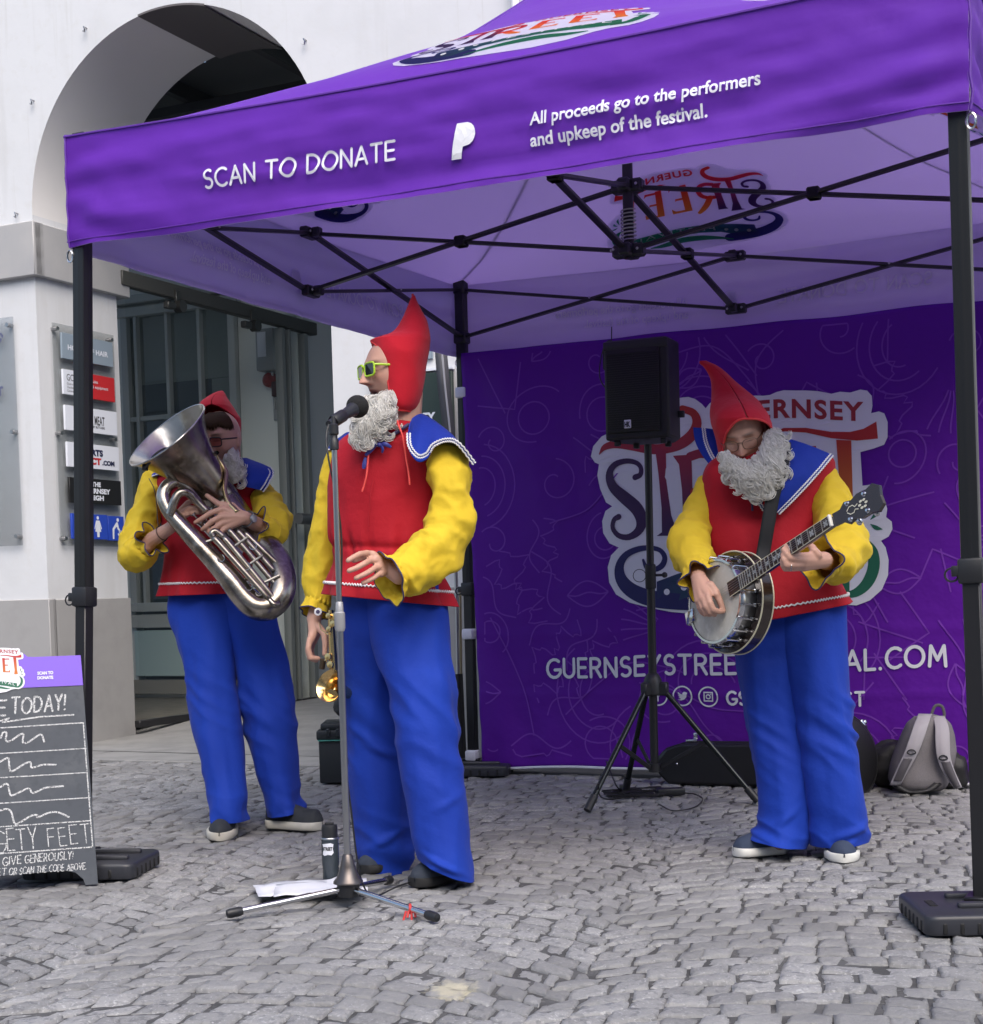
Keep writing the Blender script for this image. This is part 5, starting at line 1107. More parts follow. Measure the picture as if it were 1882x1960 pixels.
def body(mb, par, hd, stub=0., brow=(.10,.06,.04), tone=1.):
    me = bpy.data.meshes.new('body_parts'); me.from_pydata(mb.v, [], mb.f); me.update()
    o = bpy.data.objects.new('body_parts', me); COL.objects.link(o)
    m = o.modifiers.new('union', 'REMESH'); m.mode = 'VOXEL'; m.voxel_size = .0034
    m2 = o.modifiers.new('relax', 'SMOOTH'); m2.iterations = 3; m2.factor = .5
    dg = bpy.context.evaluated_depsgraph_get(); nm = bpy.data.meshes.new_from_object(o.evaluated_get(dg)); bpy.data.objects.remove(o)
    nm.name = 'body'; nm.materials.clear(); nm.materials.append(M_SKIN)
    V = np.empty(len(nm.vertices)*3); nm.vertices.foreach_get('co', V); V = V.reshape(-1, 3)
    c, f, up, x, s, mo = hd; D = (V-np.array(c))/s; X, Y, Z = D@np.array(x), D@np.array(f), D@np.array(up)
    G = lambda a, b, a0, b0, sa, sb: np.exp(-((a-a0)/sa)**2-((b-b0)/sb)**2)
    colr = np.tile(np.array(SK)*tone, (len(V), 1)); near = (np.abs(X) < .11) & (np.abs(Z) < .14) & (np.abs(Y) < .16)
    fr = near & (Y > .02)
    def mixc(w_, cc): 
        nonlocal colr; w_ = np.clip(w_, 0, 1)[:, None]; colr = colr*(1-w_)+np.array(cc)*w_
    mixc(fr*(.55*G(X, Z, 0, -.03, .016, .014)+.35*G(np.abs(X), Z, .045, -.022, .022, .018)), SKR)
    if stub: mixc(fr*stub*(.8*G(X, Z, 0, -.049, .030, .007)+.6*G(np.abs(X), Z, .03, -.068, .012, .018)+.5*G(X, Z, 0, -.098, .04, .02)), (.085,.06,.05))
    mixc(fr*1.1*G(X, Z, 0, -.057, .021, .004)+fr*1.1*G(X, Z, 0, -.073-mo*.012, .018, .005), LIP)
    mixc(fr*(1.3*G(X, Z, 0, -.0645, .020, .0022+mo*.0055)), (.03,.008,.008))
    mixc(fr*.8*G(np.abs(X), Z, .032, .027, .018, .0045), brow)
    mixc(fr*.35*G(np.abs(X), Z, .031, .004, .017, .008), SKD); mixc(fr*.8*G(np.abs(X), Z, .031, .001, .013, .0018), (.05,.025,.02))
    mixc(fr*.5*G(np.abs(X), Z, .012, -.0385, .004, .003), (.08,.03,.025))
    ca = nm.color_attributes.new('Ink', 'FLOAT_COLOR', 'POINT'); ca.data.foreach_set('color', np.c_[colr, np.ones(len(V))].ravel())
    return finish(nm, 'body', par, smooth=180)
def nails(par, pts):
    pass
def beard(par, top, bot, n, seed, dv=.02, r0=.0052, bulge=.02, wave=.010, name='beard', core=True):
    rb = random.Random(seed); T_ = [at(*p) for p in top]; B_ = [at(*p) for p in bot]; mb = MB()
    tp = lambda t: Vector(spline_at(np.array(T_), t*(len(T_)-1))); bt_ = lambda t: Vector(spline_at(np.array(B_), t*(len(B_)-1)))
    if core:
        P = []
        for i in range(26):
            row = []
            for j in range(14):
                q = j/13; t = i/25; p = tp(t).lerp(bt_(t), q*.93); h = bulge*math.sin(math.pi*min(1, q*1.05))*math.sin(math.pi*(.08+.84*t))
                row.append(p-FH*(h*.75+.006*nz(p.x*60, p.z*60, seed)))
            P.append(row)
        mb.grid(P)
    for k in range(n):
        t = rb.random(); q0 = rb.uniform(-.02, .62) if k > n*.3 else rb.uniform(-.02, .05); q1 = min(1.04, q0+rb.uniform(.35, .6)); t1 = min(1, max(0, t+rb.uniform(-.10, .10)))
        a = tp(t).lerp(bt_(t), q0); b = tp(t1).lerp(bt_(t1), q1); d = b-a; L = d.length
        sd = d.cross(FH).normalized(); ph = rb.uniform(0, 6.28); wv = wave*rb.uniform(.6, 1.3); ly = rb.uniform(-.002, .007); cy = rb.uniform(.9, 1.5)
        pts = []
        for i in range(15):
            s_ = i/14; qq = q0+(q1-q0)*s_; h = bulge*math.sin(math.pi*min(1, max(0, qq)))*math.sin(math.pi*(.08+.84*(t+(t1-t)*s_)))
            pts.append(a+d*s_+sd*(wv*math.sin(ph+s_*6.28*cy)*(.25+.75*s_))-FH*(h*.8+ly+wv*.35*math.cos(ph+s_*6.28*cy)))
        rv = rb.uniform(.65, 1.35); e = (pts[-1]-pts[-2]).normalized(); sgn = rb.choice((-1, 1)); cr = rb.uniform(.009, .020); n0 = e.cross(FH).normalized()*sgn; cc = pts[-1]+n0*cr
        for i in range(1, rb.choice((4, 6, 8, 9))):
            an = i*.46; rr = cr*(1-i*.045); pts.append(cc-n0*(rr*math.cos(an))+e*(rr*math.sin(an))-FH*.0006*i)
        R_ = [r0*rv*(.55+.45*min(1, i/4))*(1-.75*max(0, (i-13)/12)) for i in range(len(pts))]
        tw = rb.uniform(0, 6.28)
        for q in range(15):
            aq = tw+q*2.4; rq = (q/15)**.5; fib = []; fz = rb.uniform(.85, 1.35)
            for i, p in enumerate(pts[:max(6, len(pts)-rb.randrange(5))]):
                tg = (pts[min(i+1, len(pts)-1)]-pts[max(i-1, 0)]).normalized(); ux, uy, _ = frame(tg, (0,-1,.1)); an = aq+i*.12
                fib.append(p+(ux*math.cos(an)+uy*math.sin(an))*((R_[i]*.75+.0022)*rq*1.35*fz)+Vector((rb.gauss(0,1),rb.gauss(0,1),rb.gauss(0,1)))*.0004)
            mb.tube(fib, [max(.0005, .00135*min(1, R_[min(i, len(R_)-1)]/r0+.25)) for i in range(len(fib))], 4)
    return mb.build(name, M_HAIRW, par, smooth=180)
def arm_core(mb, path, wrist=None, rr=.029):
    pts = [at(p[0], p[1], p[3]) for p in path[1:-2]]; rd = [min(rr, p[2]*p[3]/CF*.6) for p in path[1:-2]]
    if wrist is not None: pts.append(wrist); rd.append(.026)
    caps(mb, pts, rd)
def braid(par, pts, off=(0,), w_=.0034, amp=.0018, step=.0075, name='braid'):
    # zigzag white trim along a 3D polyline, shifted sideways by off
    P = [Vector(p) for p in pts]; n_ = len(P); L = sum((P[i+1]-P[i]).length for i in range(n_-1)); m = max(8, int(L/step)*2)
    for o_ in off:
        q = []
        for i in range(m):
            t = i/(m-1)*(n_-1); k = min(int(t), n_-2); p = P[k].lerp(P[k+1], t-k); tg = (P[k+1]-P[k]).normalized(); s_ = tg.cross(Vector((p-CAM)).normalized()).normalized()
            q.append(p+s_*(o_+amp*(1 if i % 2 else -1)))
        mb = MB(); mb.tube(q, w_, 6); mb.build(name, M_TRIM, par)
def patch(par, inner, outer, name, m_, nr=14, nc=40, bul=0., solid=.004, seed=1, amp=.004):
    I = np.array([at(*p) for p in inner]); O = np.array([at(*p) for p in outer]); P = []
    for j in range(nc):
        t = j/(nc-1); a = Vector(spline_at(I, t*(len(I)-1))); b = Vector(spline_at(O, t*(len(O)-1)))
        P.append([a.lerp(b, i/(nr-1))-FH*(bul*math.sin(math.pi*i/(nr-1)))-FH*(amp*nz(a.lerp(b, i/(nr-1)).x*22+seed, a.lerp(b, i/(nr-1)).z*22)) for i in range(nr)])
    mb = MB(); mb.grid(P); o = mb.build(name, m_, par, smooth=180, solid=solid); return o, P
def shoe(par, heel, toe, wd, ht, um, sm, name='shoe', sole=.022, toe_h=.45, lift=0.):
    heel, toe = Vector(heel), Vector(toe); d = (toe-heel); L = d.length; d.normalize(); s_ = ZV.cross(d); rows, srows = [], []
    for i in range(31):
        t = i/30; w_ = wd/2*interp(t, [0,.04,.12,.35,.6,.78,.92,.98,1], [.12,.45,.66,.70,.92,1,.80,.42,.06]); h = ht*interp(t, [0,.05,.2,.35,.5,.7,.9,1], [.55,.9,1,.95,.8,.62,toe_h,.18])
        c = heel+d*(t*L)+ZV*lift*max(0, t-.3); rows.append([c+s_*(w_*math.cos(a)*(1 if math.sin(a) < .2 else .9))+ZV*(sole+max(0, h*math.sin(a)) if math.sin(a) > 0 else sole*.8) for a in [2*math.pi*k/28 for k in range(28)]])
        wo = w_+.004; srows.append([c+s_*(wo*x)+ZV*z for x, z in ((-1,.004),(-1.02,sole*.6),(-1,sole+.004),(-.9,sole+.008),(.9,sole+.008),(1,sole+.004),(1.02,sole*.6),(1,.004),(.9,0),(-.9,0))])
    mb = MB(); mb.grid(rows, cv=True, capu=True); o = mb.build(name, um, par, smooth=180)
    mb = MB(); mb.grid(srows, cv=True, capu=True); mb.build('sole', sm, o, smooth=60)
    return o
def trouser(par, legs, seed, name='trousers', m_=M_BLU, creaselist=()):
    mb = MB()
    for li, rows in enumerate(legs):
        def dsp(p, th, t, li=li):
            v = soft(p, (13,13,2.2), seed+li*7, .011)+ridge(p, (8,8,2.2), seed+3+li, .010)*min(1, t*3)
            k = max(0, (t-.72)/.28); v += k*(ridge(p+Vector((0,0,p.x*.6)), (4.5,4.5,13), seed+11+li, .019))+k*.004*math.sin(th*5+seed)
            kn = math.exp(-((t-.5)/.13)**2); v += kn*ridge(p+Vector((0,0,p.x*.8)), (4,4,13), seed+17+li, .013)
            v += .010*math.exp(-((math.sin(th)+1)/.08)**2)*min(1, t*4)*(1-k)*.6      # pressed front line
            for (cl, cu, cv, ca, cw, cln, cam) in creaselist:
                if cl == li:
                    cp = at(cu, cv, rows[0][4]); dx = (p.x-cp.x); dz = (p.z-cp.z); a_ = dx*math.cos(ca)+dz*math.sin(ca); b_ = -dx*math.sin(ca)+dz*math.cos(ca)
                    if math.sin(th) < .3: v += cam*math.exp(-(b_/cw)**2-(a_/cln)**2)
            return v
        mb.grid(loft_rows(rows, 84, 120, dsp, 2.2), cv=True)
    return mb.build(name, m_, par, smooth=180, solid=.003)
def tunic(par, rows, seed, waist=None, n=120, m=130, hem=.90, name='tunic'):
    def dsp(p, th, t):
        v = soft(p, (8,8,3), seed, .011)+ridge(p, (11,11,4.5), seed+4, .006)
        if waist:
            g = math.exp(-((t-waist)/.07)**2); g2 = math.exp(-((t-waist)/.022)**2); v += g*(.0055*math.sin(th*19+2*math.sin(th*3+seed))+.004*math.sin(th*31+seed))-g2*.008
        k = max(0, (t-.7)/.3); v += k*.012*math.sin(th*6+seed+1.5*math.sin(th*2))+.004*k*math.sin(th*13)
        return v
    P = loft_rows(rows, n, m, dsp, 2.5); mb = MB(); mb.grid(P, cv=True); o = mb.build(name, M_RED, par, smooth=180, solid=.003)
    i = int((m-1)*hem); ring = [p+(p-(sum(P[i], Vector())/n)).normalized()*.0045 for p in P[i]]; ring.append(ring[0])
    braid(o, ring, (0,), .0036, .0026, .011, 'hem_braid')
    return o, P
def hood(par, rows, m=70, n=90, seed=0, name='hood', solid=.004, edge=True, tilt=0.):
    # rows: v, ul, ur, t0, t1 (radians), depth, thickness
    R_ = np.array(rows, float); P = []
    for t in np.linspace(0, len(R_)-1, m):
        i = min(int(t), len(R_)-2); q = R_[i]+(R_[i+1]-R_[i])*(t-i); qs = spline_at(R_, t); v, ul, ur, d, th = qs[0], qs[1], qs[2], qs[5], qs[6]; t0, t1 = q[3], q[4]
        L, R = at(ul, v, d), at(ur, v, d); c = (L+R)/2; a = (R-L)/2; row = []
        for j in range(n):
            an = t0+(t1-t0)*j/(n-1); p = c+a*math.cos(an)+FH*(th*math.sin(an))
            nn = (a.normalized()*math.cos(an)+FH*math.sin(an)); p = p+nn*(ridge(p, (8,8,6), seed, .005)+soft(p, (5,5,5), seed+2, .006))*min(1, th/.04); row.append(p)
        P.append(row)
    mb = MB(); mb.grid(P); o = mb.build(name, M_REDF, par, smooth=180, solid=solid)
    return o, P
def eyewear(par, hd, w_, h, z0, rim, rm, lm, gap=.018, y0=.103, rnd_=.5, side=True):
    c, f, up, x, s, _ = hd
    def Q(a, b, yy=0.): return c+(x*a+up*(z0+b)+f*(y0+yy-abs(a)**2*2.2))*s
    for sg in (-1, 1):
        cx = sg*(gap/2+w_/2); pts = []
        for k in range(36):
            t = 2*math.pi*k/36; ct, st_ = math.cos(t), math.sin(t); e = 2/(2+4*(1-rnd_)); pts.append((cx+math.copysign(abs(ct)**e, ct)*w_/2, math.copysign(abs(st_)**e, st_)*h/2*(1 if st_ < 0 else 1)))
        mb = MB(); mb.tube([Q(a, b) for a, b in pts], rim, 8, closed=True); mb.build('glasses_rim', rm, par)
        mb = MB(); mb.add([Q(a, b, .001) for a, b in pts], [tuple(range(36))]); mb.build('lens', lm, par, smooth=0)
        if side: mb = MB(); mb.tube([Q(sg*(gap/2+w_), h*.28), Q(sg*(gap/2+w_+.006), h*.28, -.012), c+(x*(sg*.079)+up*(z0+.008)+f*-.0)*s], rim*1.1, 8); mb.build('glasses_arm', rm, par)
    mb = MB(); mb.tube([Q(-gap/2, h*.22), Q(0, h*.30, .004), Q(gap/2, h*.22)], rim, 8); mb.build('glasses_bridge', rm, par)
def TN(ue, uc, a): return 2*math.pi-math.acos(max(-1, min(1, (ue-uc)/a)))      # ring angle on the viewer's side at picture column ue
# ================================================================= singer
z5 = ZZ(550, 560, .2657); zs1 = ZZ(660, 680, .1122)
sing = thing('person', Vector((-.29, 5.15, 0)), 'man in lime sunglasses and red hood singing at the microphone, right hand holding a saxophone', 'person', 'gnome band players')
DS = 5.16; mb = MB()
SF, SU = Vector((-.87,-.49,-.02)), ZV + Vector((-.03,0,0))
hs = head(mb, at(757, 714, 5.13), SF, SU, 1.06, 1.0, 1.45); HS = HEADS[-1]
hc = hs[0]; nk = at(768, 812, 5.15)
caps(mb, [hc-hs[2]*.06-hs[1]*.03, nk], [.062,.066], 18); caps(mb, [nk, at(755, 870, 5.17)], [.066,.08], 18)
caps(mb, [at(755, 880, 5.17), at(742, 1040, 5.17), at(752, 1110, 5.17)], [.095,.09,.08], 16)
caps(mb, [at(690, 858, 5.24), at(830, 862, 5.08)], [.05,.05])
caps(mb, [at(715, 1170, 5.24), at(722, 1400, 5.30), at(738, 1635, 5.35)], [.06,.045,.036]); caps(mb, [at(800, 1170, 5.12), at(820, 1400, 5.06), at(850, 1655, 5.03)], [.06,.045,.036])
# near arm and its hand
zh = ZZ(660, 1080, .085)
def H1(x, y, d): u, v = zh(x, y); return at(u, v, d)
wr = H1(1330, 640, 4.90)
SL1 = [(838,850,22,5.08),(852,872,33,5.03),(861,915,38,5.0),(864,965,39,4.985),(862,1010,42,4.975),(846,1048,46,4.955),(816,1076,46,4.93),(786,1094,44,4.905),(764,1102,39,4.89),(752,1107,43,4.88),(744,1110,51,4.872)]
arm_core(mb, SL1, wr)
fingers(mb, [([H1(1000,330,4.865), H1(880,300,4.85), H1(700,325,4.81), H1(530,410,4.785), H1(425,480,4.775)], .0105, .0082),
 ([H1(1060,480,4.855), H1(930,480,4.84), H1(800,555,4.80), H1(610,660,4.78), H1(450,720,4.775)], .0108, .0084),
 ([H1(1150,640,4.855), H1(1060,650,4.84), H1(920,745,4.81), H1(760,825,4.795), H1(610,895,4.79)], .0105, .0080),
 ([H1(1200,790,4.865), H1(1140,810,4.85), H1(1020,895,4.83), H1(900,955,4.82), H1(770,1010,4.815)], .0092, .0072),
 ([wr, H1(1080,420,4.86), H1(900,360,4.865), H1(700,420,4.84), H1(560,470,4.80)], .014, .0095)])
for a in ((1000,330),(1060,480),(1150,640),(1200,790)): caps(mb, [wr, H1(*a, 4.86)], [.023,.0125])
caps(mb, [H1(1130,480,4.868), H1(1210,720,4.868)], [.018,.016])
# far arm and the hand on the saxophone
zg = ZZ(590, 1200, .1123)
def H2(x, y, d): u, v = zg(x, y); return at(u, v, d)
w2 = H2(340, 330, 5.28)
SL2 = [(660,862,28,5.27),(645,900,28,5.28),(632,960,26,5.29),(623,1020,28,5.30),(614,1075,30,5.31),(611,1115,30,5.31),(612,1143,24,5.30),(608,1158,25,5.295),(603,1174,30,5.285)]
arm_core(mb, SL2, w2)
for a in ((260,700),(290,700),(330,690),(370,690)): pass
fingers(mb, [([w2, H2(330,560,5.265), H2(280,720,5.25)], .024, .013), ([w2, H2(380,560,5.285), H2(330,730,5.30)], .024, .014),
 ([H2(270,690,5.245), H2(235,860,5.235), H2(280,1030,5.235), H2(420,1040,5.245)], .0115, .0085),
 ([H2(275,730,5.265), H2(232,900,5.26), H2(262,1030,5.26), H2(380,1075,5.27)], .0115, .0085),
 ([H2(300,750,5.288), H2(250,900,5.288), H2(290,1040,5.285), H2(390,1060,5.295)], .011, .0085),
 ([H2(330,760,5.31), H2(290,890,5.312), H2(320,1010,5.31), H2(390,1040,5.31)], .0095, .0075),
 ([H2(420,470,5.26), H2(520,600,5.235), H2(540,780,5.225), H2(530,960,5.225)], .0135, .0092)])
body(mb, sing, HS, stub=.75, brow=(.10,.07,.05))
# clothes
tun, TP = tunic(sing, [(712,805,806,812,5.15,.075),(690,820,842,826,5.15,.10),(655,842,868,850,5.15,.125),(638,868,876,872,5.16,.14),(631,905,870,908,5.16,.145),(627,960,858,964,5.17,.148),(630,1015,846,1020,5.17,.145),(640,1052,836,1062,5.17,.138),(642,1078,840,1090,5.17,.138),(632,1108,856,1124,5.17,.15),(625,1138,872,1161,5.17,.16)], 2.3, waist=.68, hem=.93)
trouser(sing, [[(656,1120,805,1120,5.19,.115),(653,1195,800,1195,5.22,.12),(656,1250,782,1250,5.25,.11),(659,1310,772,1310,5.28,.105),(664,1400,778,1400,5.30,.10),(668,1480,784,1480,5.32,.10),(676,1545,788,1545,5.335,.10),(686,1610,792,1605,5.35,.105),(692,1672,786,1664,5.36,.11)],
 [(690,1120,850,1120,5.16,.115),(703,1190,858,1190,5.14,.12),(722,1260,866,1260,5.12,.12),(742,1310,871,1310,5.09,.12),(756,1400,878,1400,5.07,.115),(772,1500,888,1500,5.05,.115),(786,1580,894,1580,5.04,.115),(797,1626,900,1645,5.03,.115),(801,1640,906,1684,5.035,.12)]], 4.1,
 creaselist=[(1,850,1630,-.5,.010,.05,.016),(1,815,1650,.4,.010,.04,.014),(0,735,1440,-.35,.012,.06,.012),(0,740,1610,.5,.012,.05,.014),(1,800,1250,1.25,.03,.2,-.012),(1,860,1520,.5,.012,.05,.008)])
sleeve(sing, SL1, 3.2, gather=.885, amp=.014, frill=.12, nw=4, folds=((.42,2.2,.03,1.0,.014),(.50,4.2,.028,.9,.013),(.56,1.2,.03,1.1,.013),(.64,3.2,.03,.9,.011),(.33,4.6,.035,.9,.010),(.74,4.8,.025,.8,.010)))
_, r2 = sleeve(sing, SL2, 6.6, gather=.82, frill=.10, nw=3)
pb_ = r2[-6][0]; bu = at(609, 1171, 5.22); mb = MB(); mb.lathe([(.001,.004),(.005,.004),(.0065,.006),(.0125,.005),(.0135,.0),(.001,-.002)], bu, -FH, 22); bt0 = mb.build('button', M_TRIM, sing); mb = MB(); mb.lathe([(.001,.0062),(.0068,.0062)], bu, -FH, 16); mb.build('button_centre', mat('violet_dark', (.06,.05,.12), .5), bt0)
# collar
inn = [(*z5(1030,1045),5.03),(*z5(1065,1018),5.08),(*z5(1112,1010),5.12),(*z5(1180,1046),5.10),(*z5(1250,1096),5.07),(*z5(1330,1162),5.04),(*z5(1415,1262),5.02),(*z5(1480,1345),5.02)]
outc = [(*z5(1000,1165),4.955),(*z5(1008,1280),4.935),(*z5(1075,1366),4.925),(*z5(1145,1342),4.92),(*z5(1190,1264),4.92),(*z5(1285,1216),4.92),(*z5(1375,1235),4.92),(*z5(1500,1392),4.96)]
col_, CP = patch(sing, inn, outc, 'collar', M_COL, bul=.034, nc=60, seed=3)
braid(col_, [r[-2].lerp(r[-3], .2)-FH*.004 for r in CP], (-.003,.006), .0028, .0014, .0085)
col2, CP2 = patch(sing, [(*z5(590,1150),5.24),(*z5(540,1150),5.26),(*z5(480,1190),5.28),(*z5(425,1218),5.30)], [(*z5(600,1180),5.20),(*z5(540,1215),5.20),(*z5(470,1250),5.21),(*z5(400,1285),5.23)], 'collar', M_COL, bul=.01, nc=24)
braid(col2, [r[-2]-FH*.004 for r in CP2], (0,), .0026, .0014, .0085)
# hood
c5 = lambda x: z5(x, 0)[0]
RW = []
for y, xl, xr, xe, xf, d, th in ((1000,845,1030,905,870,5.14,.075),(960,832,1068,897,850,5.14,.088),(880,815,1096,882,832,5.14,.10),(770,795,1112,860,808,5.14,.112),(650,775,1128,838,785,5.14,.118),(570,752,1143,806,760,5.14,.12),(510,735,1152,768,742,5.145,.118),(475,722,1155,732,726,5.145,.112)):
    uc, a = (xl+xr)/2, (xr-xl)/2
    RW.append((z5(0,y)[1], c5(xl), c5(xr), TN(xe, uc, a), 2*math.pi+math.acos(max(-1, min(1, (xf-uc)/a))), d, th))
for y, xl, xr, d, th in ((462,724,1157,5.145,.108),(440,790,1157,5.15,.10),(412,868,1153,5.155,.085),(370,918,1146,5.16,.07),(300,958,1132,5.165,.05),(230,988,1094,5.17,.032),(170,1012,1068,5.17,.018),(118,1036,1050,5.17,.004)):
    RW.append((z5(0,y)[1], c5(xl), c5(xr), math.pi+.02, 3*math.pi-.02, d, th))
hd_, HP = hood(sing, RW, seed=5.5)
edge_ = [r[0] for r in HP[:33]]; mb = MB(); mb.tube(edge_, .004, 8); mb.tube(HP[0], .0038, 8); mb.tube([r[-1] for r in HP[:33]], .004, 8); mb.build('hood_edge', M_PINK, hd_)
mb = MB(); mb.ball(HP[-1][0]+ZV*.003, .0045, nu=6, nv=8); mb.build('hood_tip', M_PINK, hd_)
for pts in ([(905,1000,5.04),(930,1090,5.0),(962,1180,4.99),(985,1330,4.99),(1005,1450,4.985),(1014,1540,4.985)], [(735,1130,5.03),(716,1200,5.0),(702,1330,4.99),(690,1460,4.985),(672,1540,4.985),(655,1592,4.985)]):
    mb = MB(); mb.tube([Vector(a) for a in spline([at(*z5(x, y), d) for x, y, d in pts], 30)], .0032, 8); mb.build('hood_cord', mat('coral_cord', (.75,.07,.06), .6), hd_)
# neckline, bow
for pts in ([(770,1238,5.0),(840,1195,5.0),(920,1140,5.02),(1010,1085,5.04)], [(765,1240,5.0),(740,1210,5.01),(700,1190,5.03)]):
    mb = MB(); mb.tube([Vector(a) for a in spline([at(*z5(x, y), d) for x, y, d in pts], 20)], .006, 8, flat=.5); mb.build('neck_tie', M_PIPE, tun)
mb = MB(); B0 = lambda x, y, d: at(*z5(x, y), d)
for pts in ([(790,1240,4.99),(830,1235,4.98),(875,1258,4.985)],[(790,1240,4.99),(810,1270,4.98),(805,1300,4.985)],[(770,1240,4.99),(735,1235,4.98),(715,1260,4.985),(760,1258,4.985)],[(760,1245,4.99),(715,1285,4.985),(680,1320,4.985)],[(680,1335,4.985),(672,1390,4.985),(665,1420,4.985)]): mb.tube([Vector(a) for a in spline([B0(*p) for p in pts], 16)], [.004+.003*math.sin(math.pi*i/15) for i in range(16)], 8, flat=.4)
mb.ball(B0(785,1240,4.985), .008, nu=6, nv=8); mb.build('neck_bow', mat('blue_ribbon', (.03,.035,.22), .5), tun)
mb = MB(); mb.tube([B0(x, y, d) for x, y, d in ((740,1500,5.0),(722,1600,4.998),(712,1720,5.0),(705,1850,5.01))], .0022, 6); mb.build('front_seam', M_RED, tun)
eyewear(sing, HS, .052, .040, .004, .0034, mat('lime_plastic', (.42,.66,.03), .35), mat('dark_lens', (.010,.011,.010), .08, coat=.5), gap=.014, y0=.108, rnd_=.35)
beard(sing, [(702,760,5.00),(718,757,5.0),(735,752,5.01),(750,748,5.04)], [(676,832,4.985),(700,846,4.98),(728,830,4.99),(752,806,5.02)], 85, 11, bulge=.028, wave=.011, r0=.0085)
M_SUEDE = mat('navy_suede', (.035,.045,.065), .9, bump=(120,.3,.002)); M_SOLEB = mat('black_sole', (.015,.015,.016), .7)
hl, t_ = gp(892, 1672), gp(800, 1697); shoe(sing, hl+(hl-t_).normalized()*.02, t_+(t_-hl).normalized()*.015, .112, .10, M_SUEDE, M_SOLEB)
shoe(sing, gp(772, 1660)+Vector((.0,.02,0)), gp(690, 1672), .10, .08, M_SUEDE, M_SOLEB)
# ---- saxophone held beside the leg
M_BRASS = mat('gold_lacquer', (.72,.50,.22), .2, 1., bump=(30,.06,.003))
sx_ = thing('saxophone', H2(640, 1200, 5.18), 'gold saxophone hanging from the singers right hand beside his leg', 'saxophone')
mb = MB(); pth = [H2(640,180,5.20), H2(650,500,5.20), H2(670,900,5.20), H2(690,1300,5.20), H2(700,1560,5.20), H2(690,1680,5.19), H2(650,1700,5.16)]
mb.tube([Vector(a) for a in spline(pth, 40)], [.009+.013*i/39 for i in range(40)], 18); mb.build('body_tube', M_BRASS, sx_)
bc_, bax = H2(640,1530,5.13), Vector((-.50,-.80,.32)).normalized()
mb = MB(); mb.lathe([(.018,-.10),(.021,-.07),(.027,-.04),(.038,-.015),(.052,.0),(.056,.003),(.0555,.006),(.050,.002),(.036,-.012),(.025,-.038),(.018,-.07)], bc_, bax, 40); mb.build('bell', M_BRASS, sx_)
for x, y, r in ((610,280,.010),(690,300,.012),(615,520,.010),(690,420,.011),(600,1010,.012),(640,1150,.012)):
    mb = MB(); mb.lathe([(.001,.008),(r,.007),(r,.0),(.001,-.001)], H2(x, y, 5.165), Vector((-.5,-.85,.1)), 14); mb.build('key', M_BRASS, sx_)
mb = MB(); mb.tube([H2(430,400,5.22), H2(460,520,5.20), H2(600,620,5.18)], .0022, 6); mb.tube([H2(600,950,5.17), H2(540,1090,5.165)], .0045, 8); mb.tube([H2(560,1120,5.17), H2(650,1230,5.18)], .002, 6); mb.build('key_rod', M_BRASS, sx_)
mb = MB(); mb.lathe([(.001,-.02),(.010,-.018),(.011,.015),(.001,.018)], H2(490,1130,5.19), Vector((.2,-.2,1)), 14); mb.build('thumb_rest', mat('dark_brass', (.10,.075,.05), .4, .7), sx_)
# ================================================================= banjo player
zB = ZZ(1266, 700, .3062)
ban_p = thing('person', Vector((1.04, 5.36, 0)), 'white bearded man in wire glasses and red hood looking down while playing a banjo', 'person', 'gnome band players')
def Bt(x, y, d): u, v = zB(x, y); return at(u, v, d)
mb = MB()
BF, BU = Vector((-.20,-.86,-.42)), Vector((-.22,-.32,.90))
head(mb, Bt(712, 548, 5.385), BF, BU, 1.02, 0., 1.35); HB_ = HEADS[-1]
c_, f_, u_ = HB_[0], HB_[1], HB_[2]
caps(mb, [c_-u_*.06-f_*.02, Bt(790, 800, 5.46)], [.06,.07], 18)
caps(mb, [Bt(830, 850, 5.46), Bt(870, 1300, 5.44), Bt(930, 1700, 5.42)], [.09,.085,.08], 16)
caps(mb, [Bt(560, 880, 5.46), Bt(1200, 820, 5.46)], [.05,.05])
caps(mb, [at(1460, 1190, 5.44), at(1490, 1400, 5.44), at(1490, 1610, 5.40)], [.06,.045,.034]); caps(mb, [at(1565, 1180, 5.42), at(1590, 1400, 5.38), at(1612, 1605, 5.34)], [.06,.045,.034])
BC = Bt(540, 1640, 5.14); BNn = Vector((.475,-.79,.385)).normalized(); NL = .47; R0 = .138
_ng = 0.
for _k in range(200):
    _p = BC+BNn*(_k*.004)-CAM; _d = _p.dot(FW)
    if 941+CF*_p.dot(RT)/_d >= 1512: _ng = _d; break
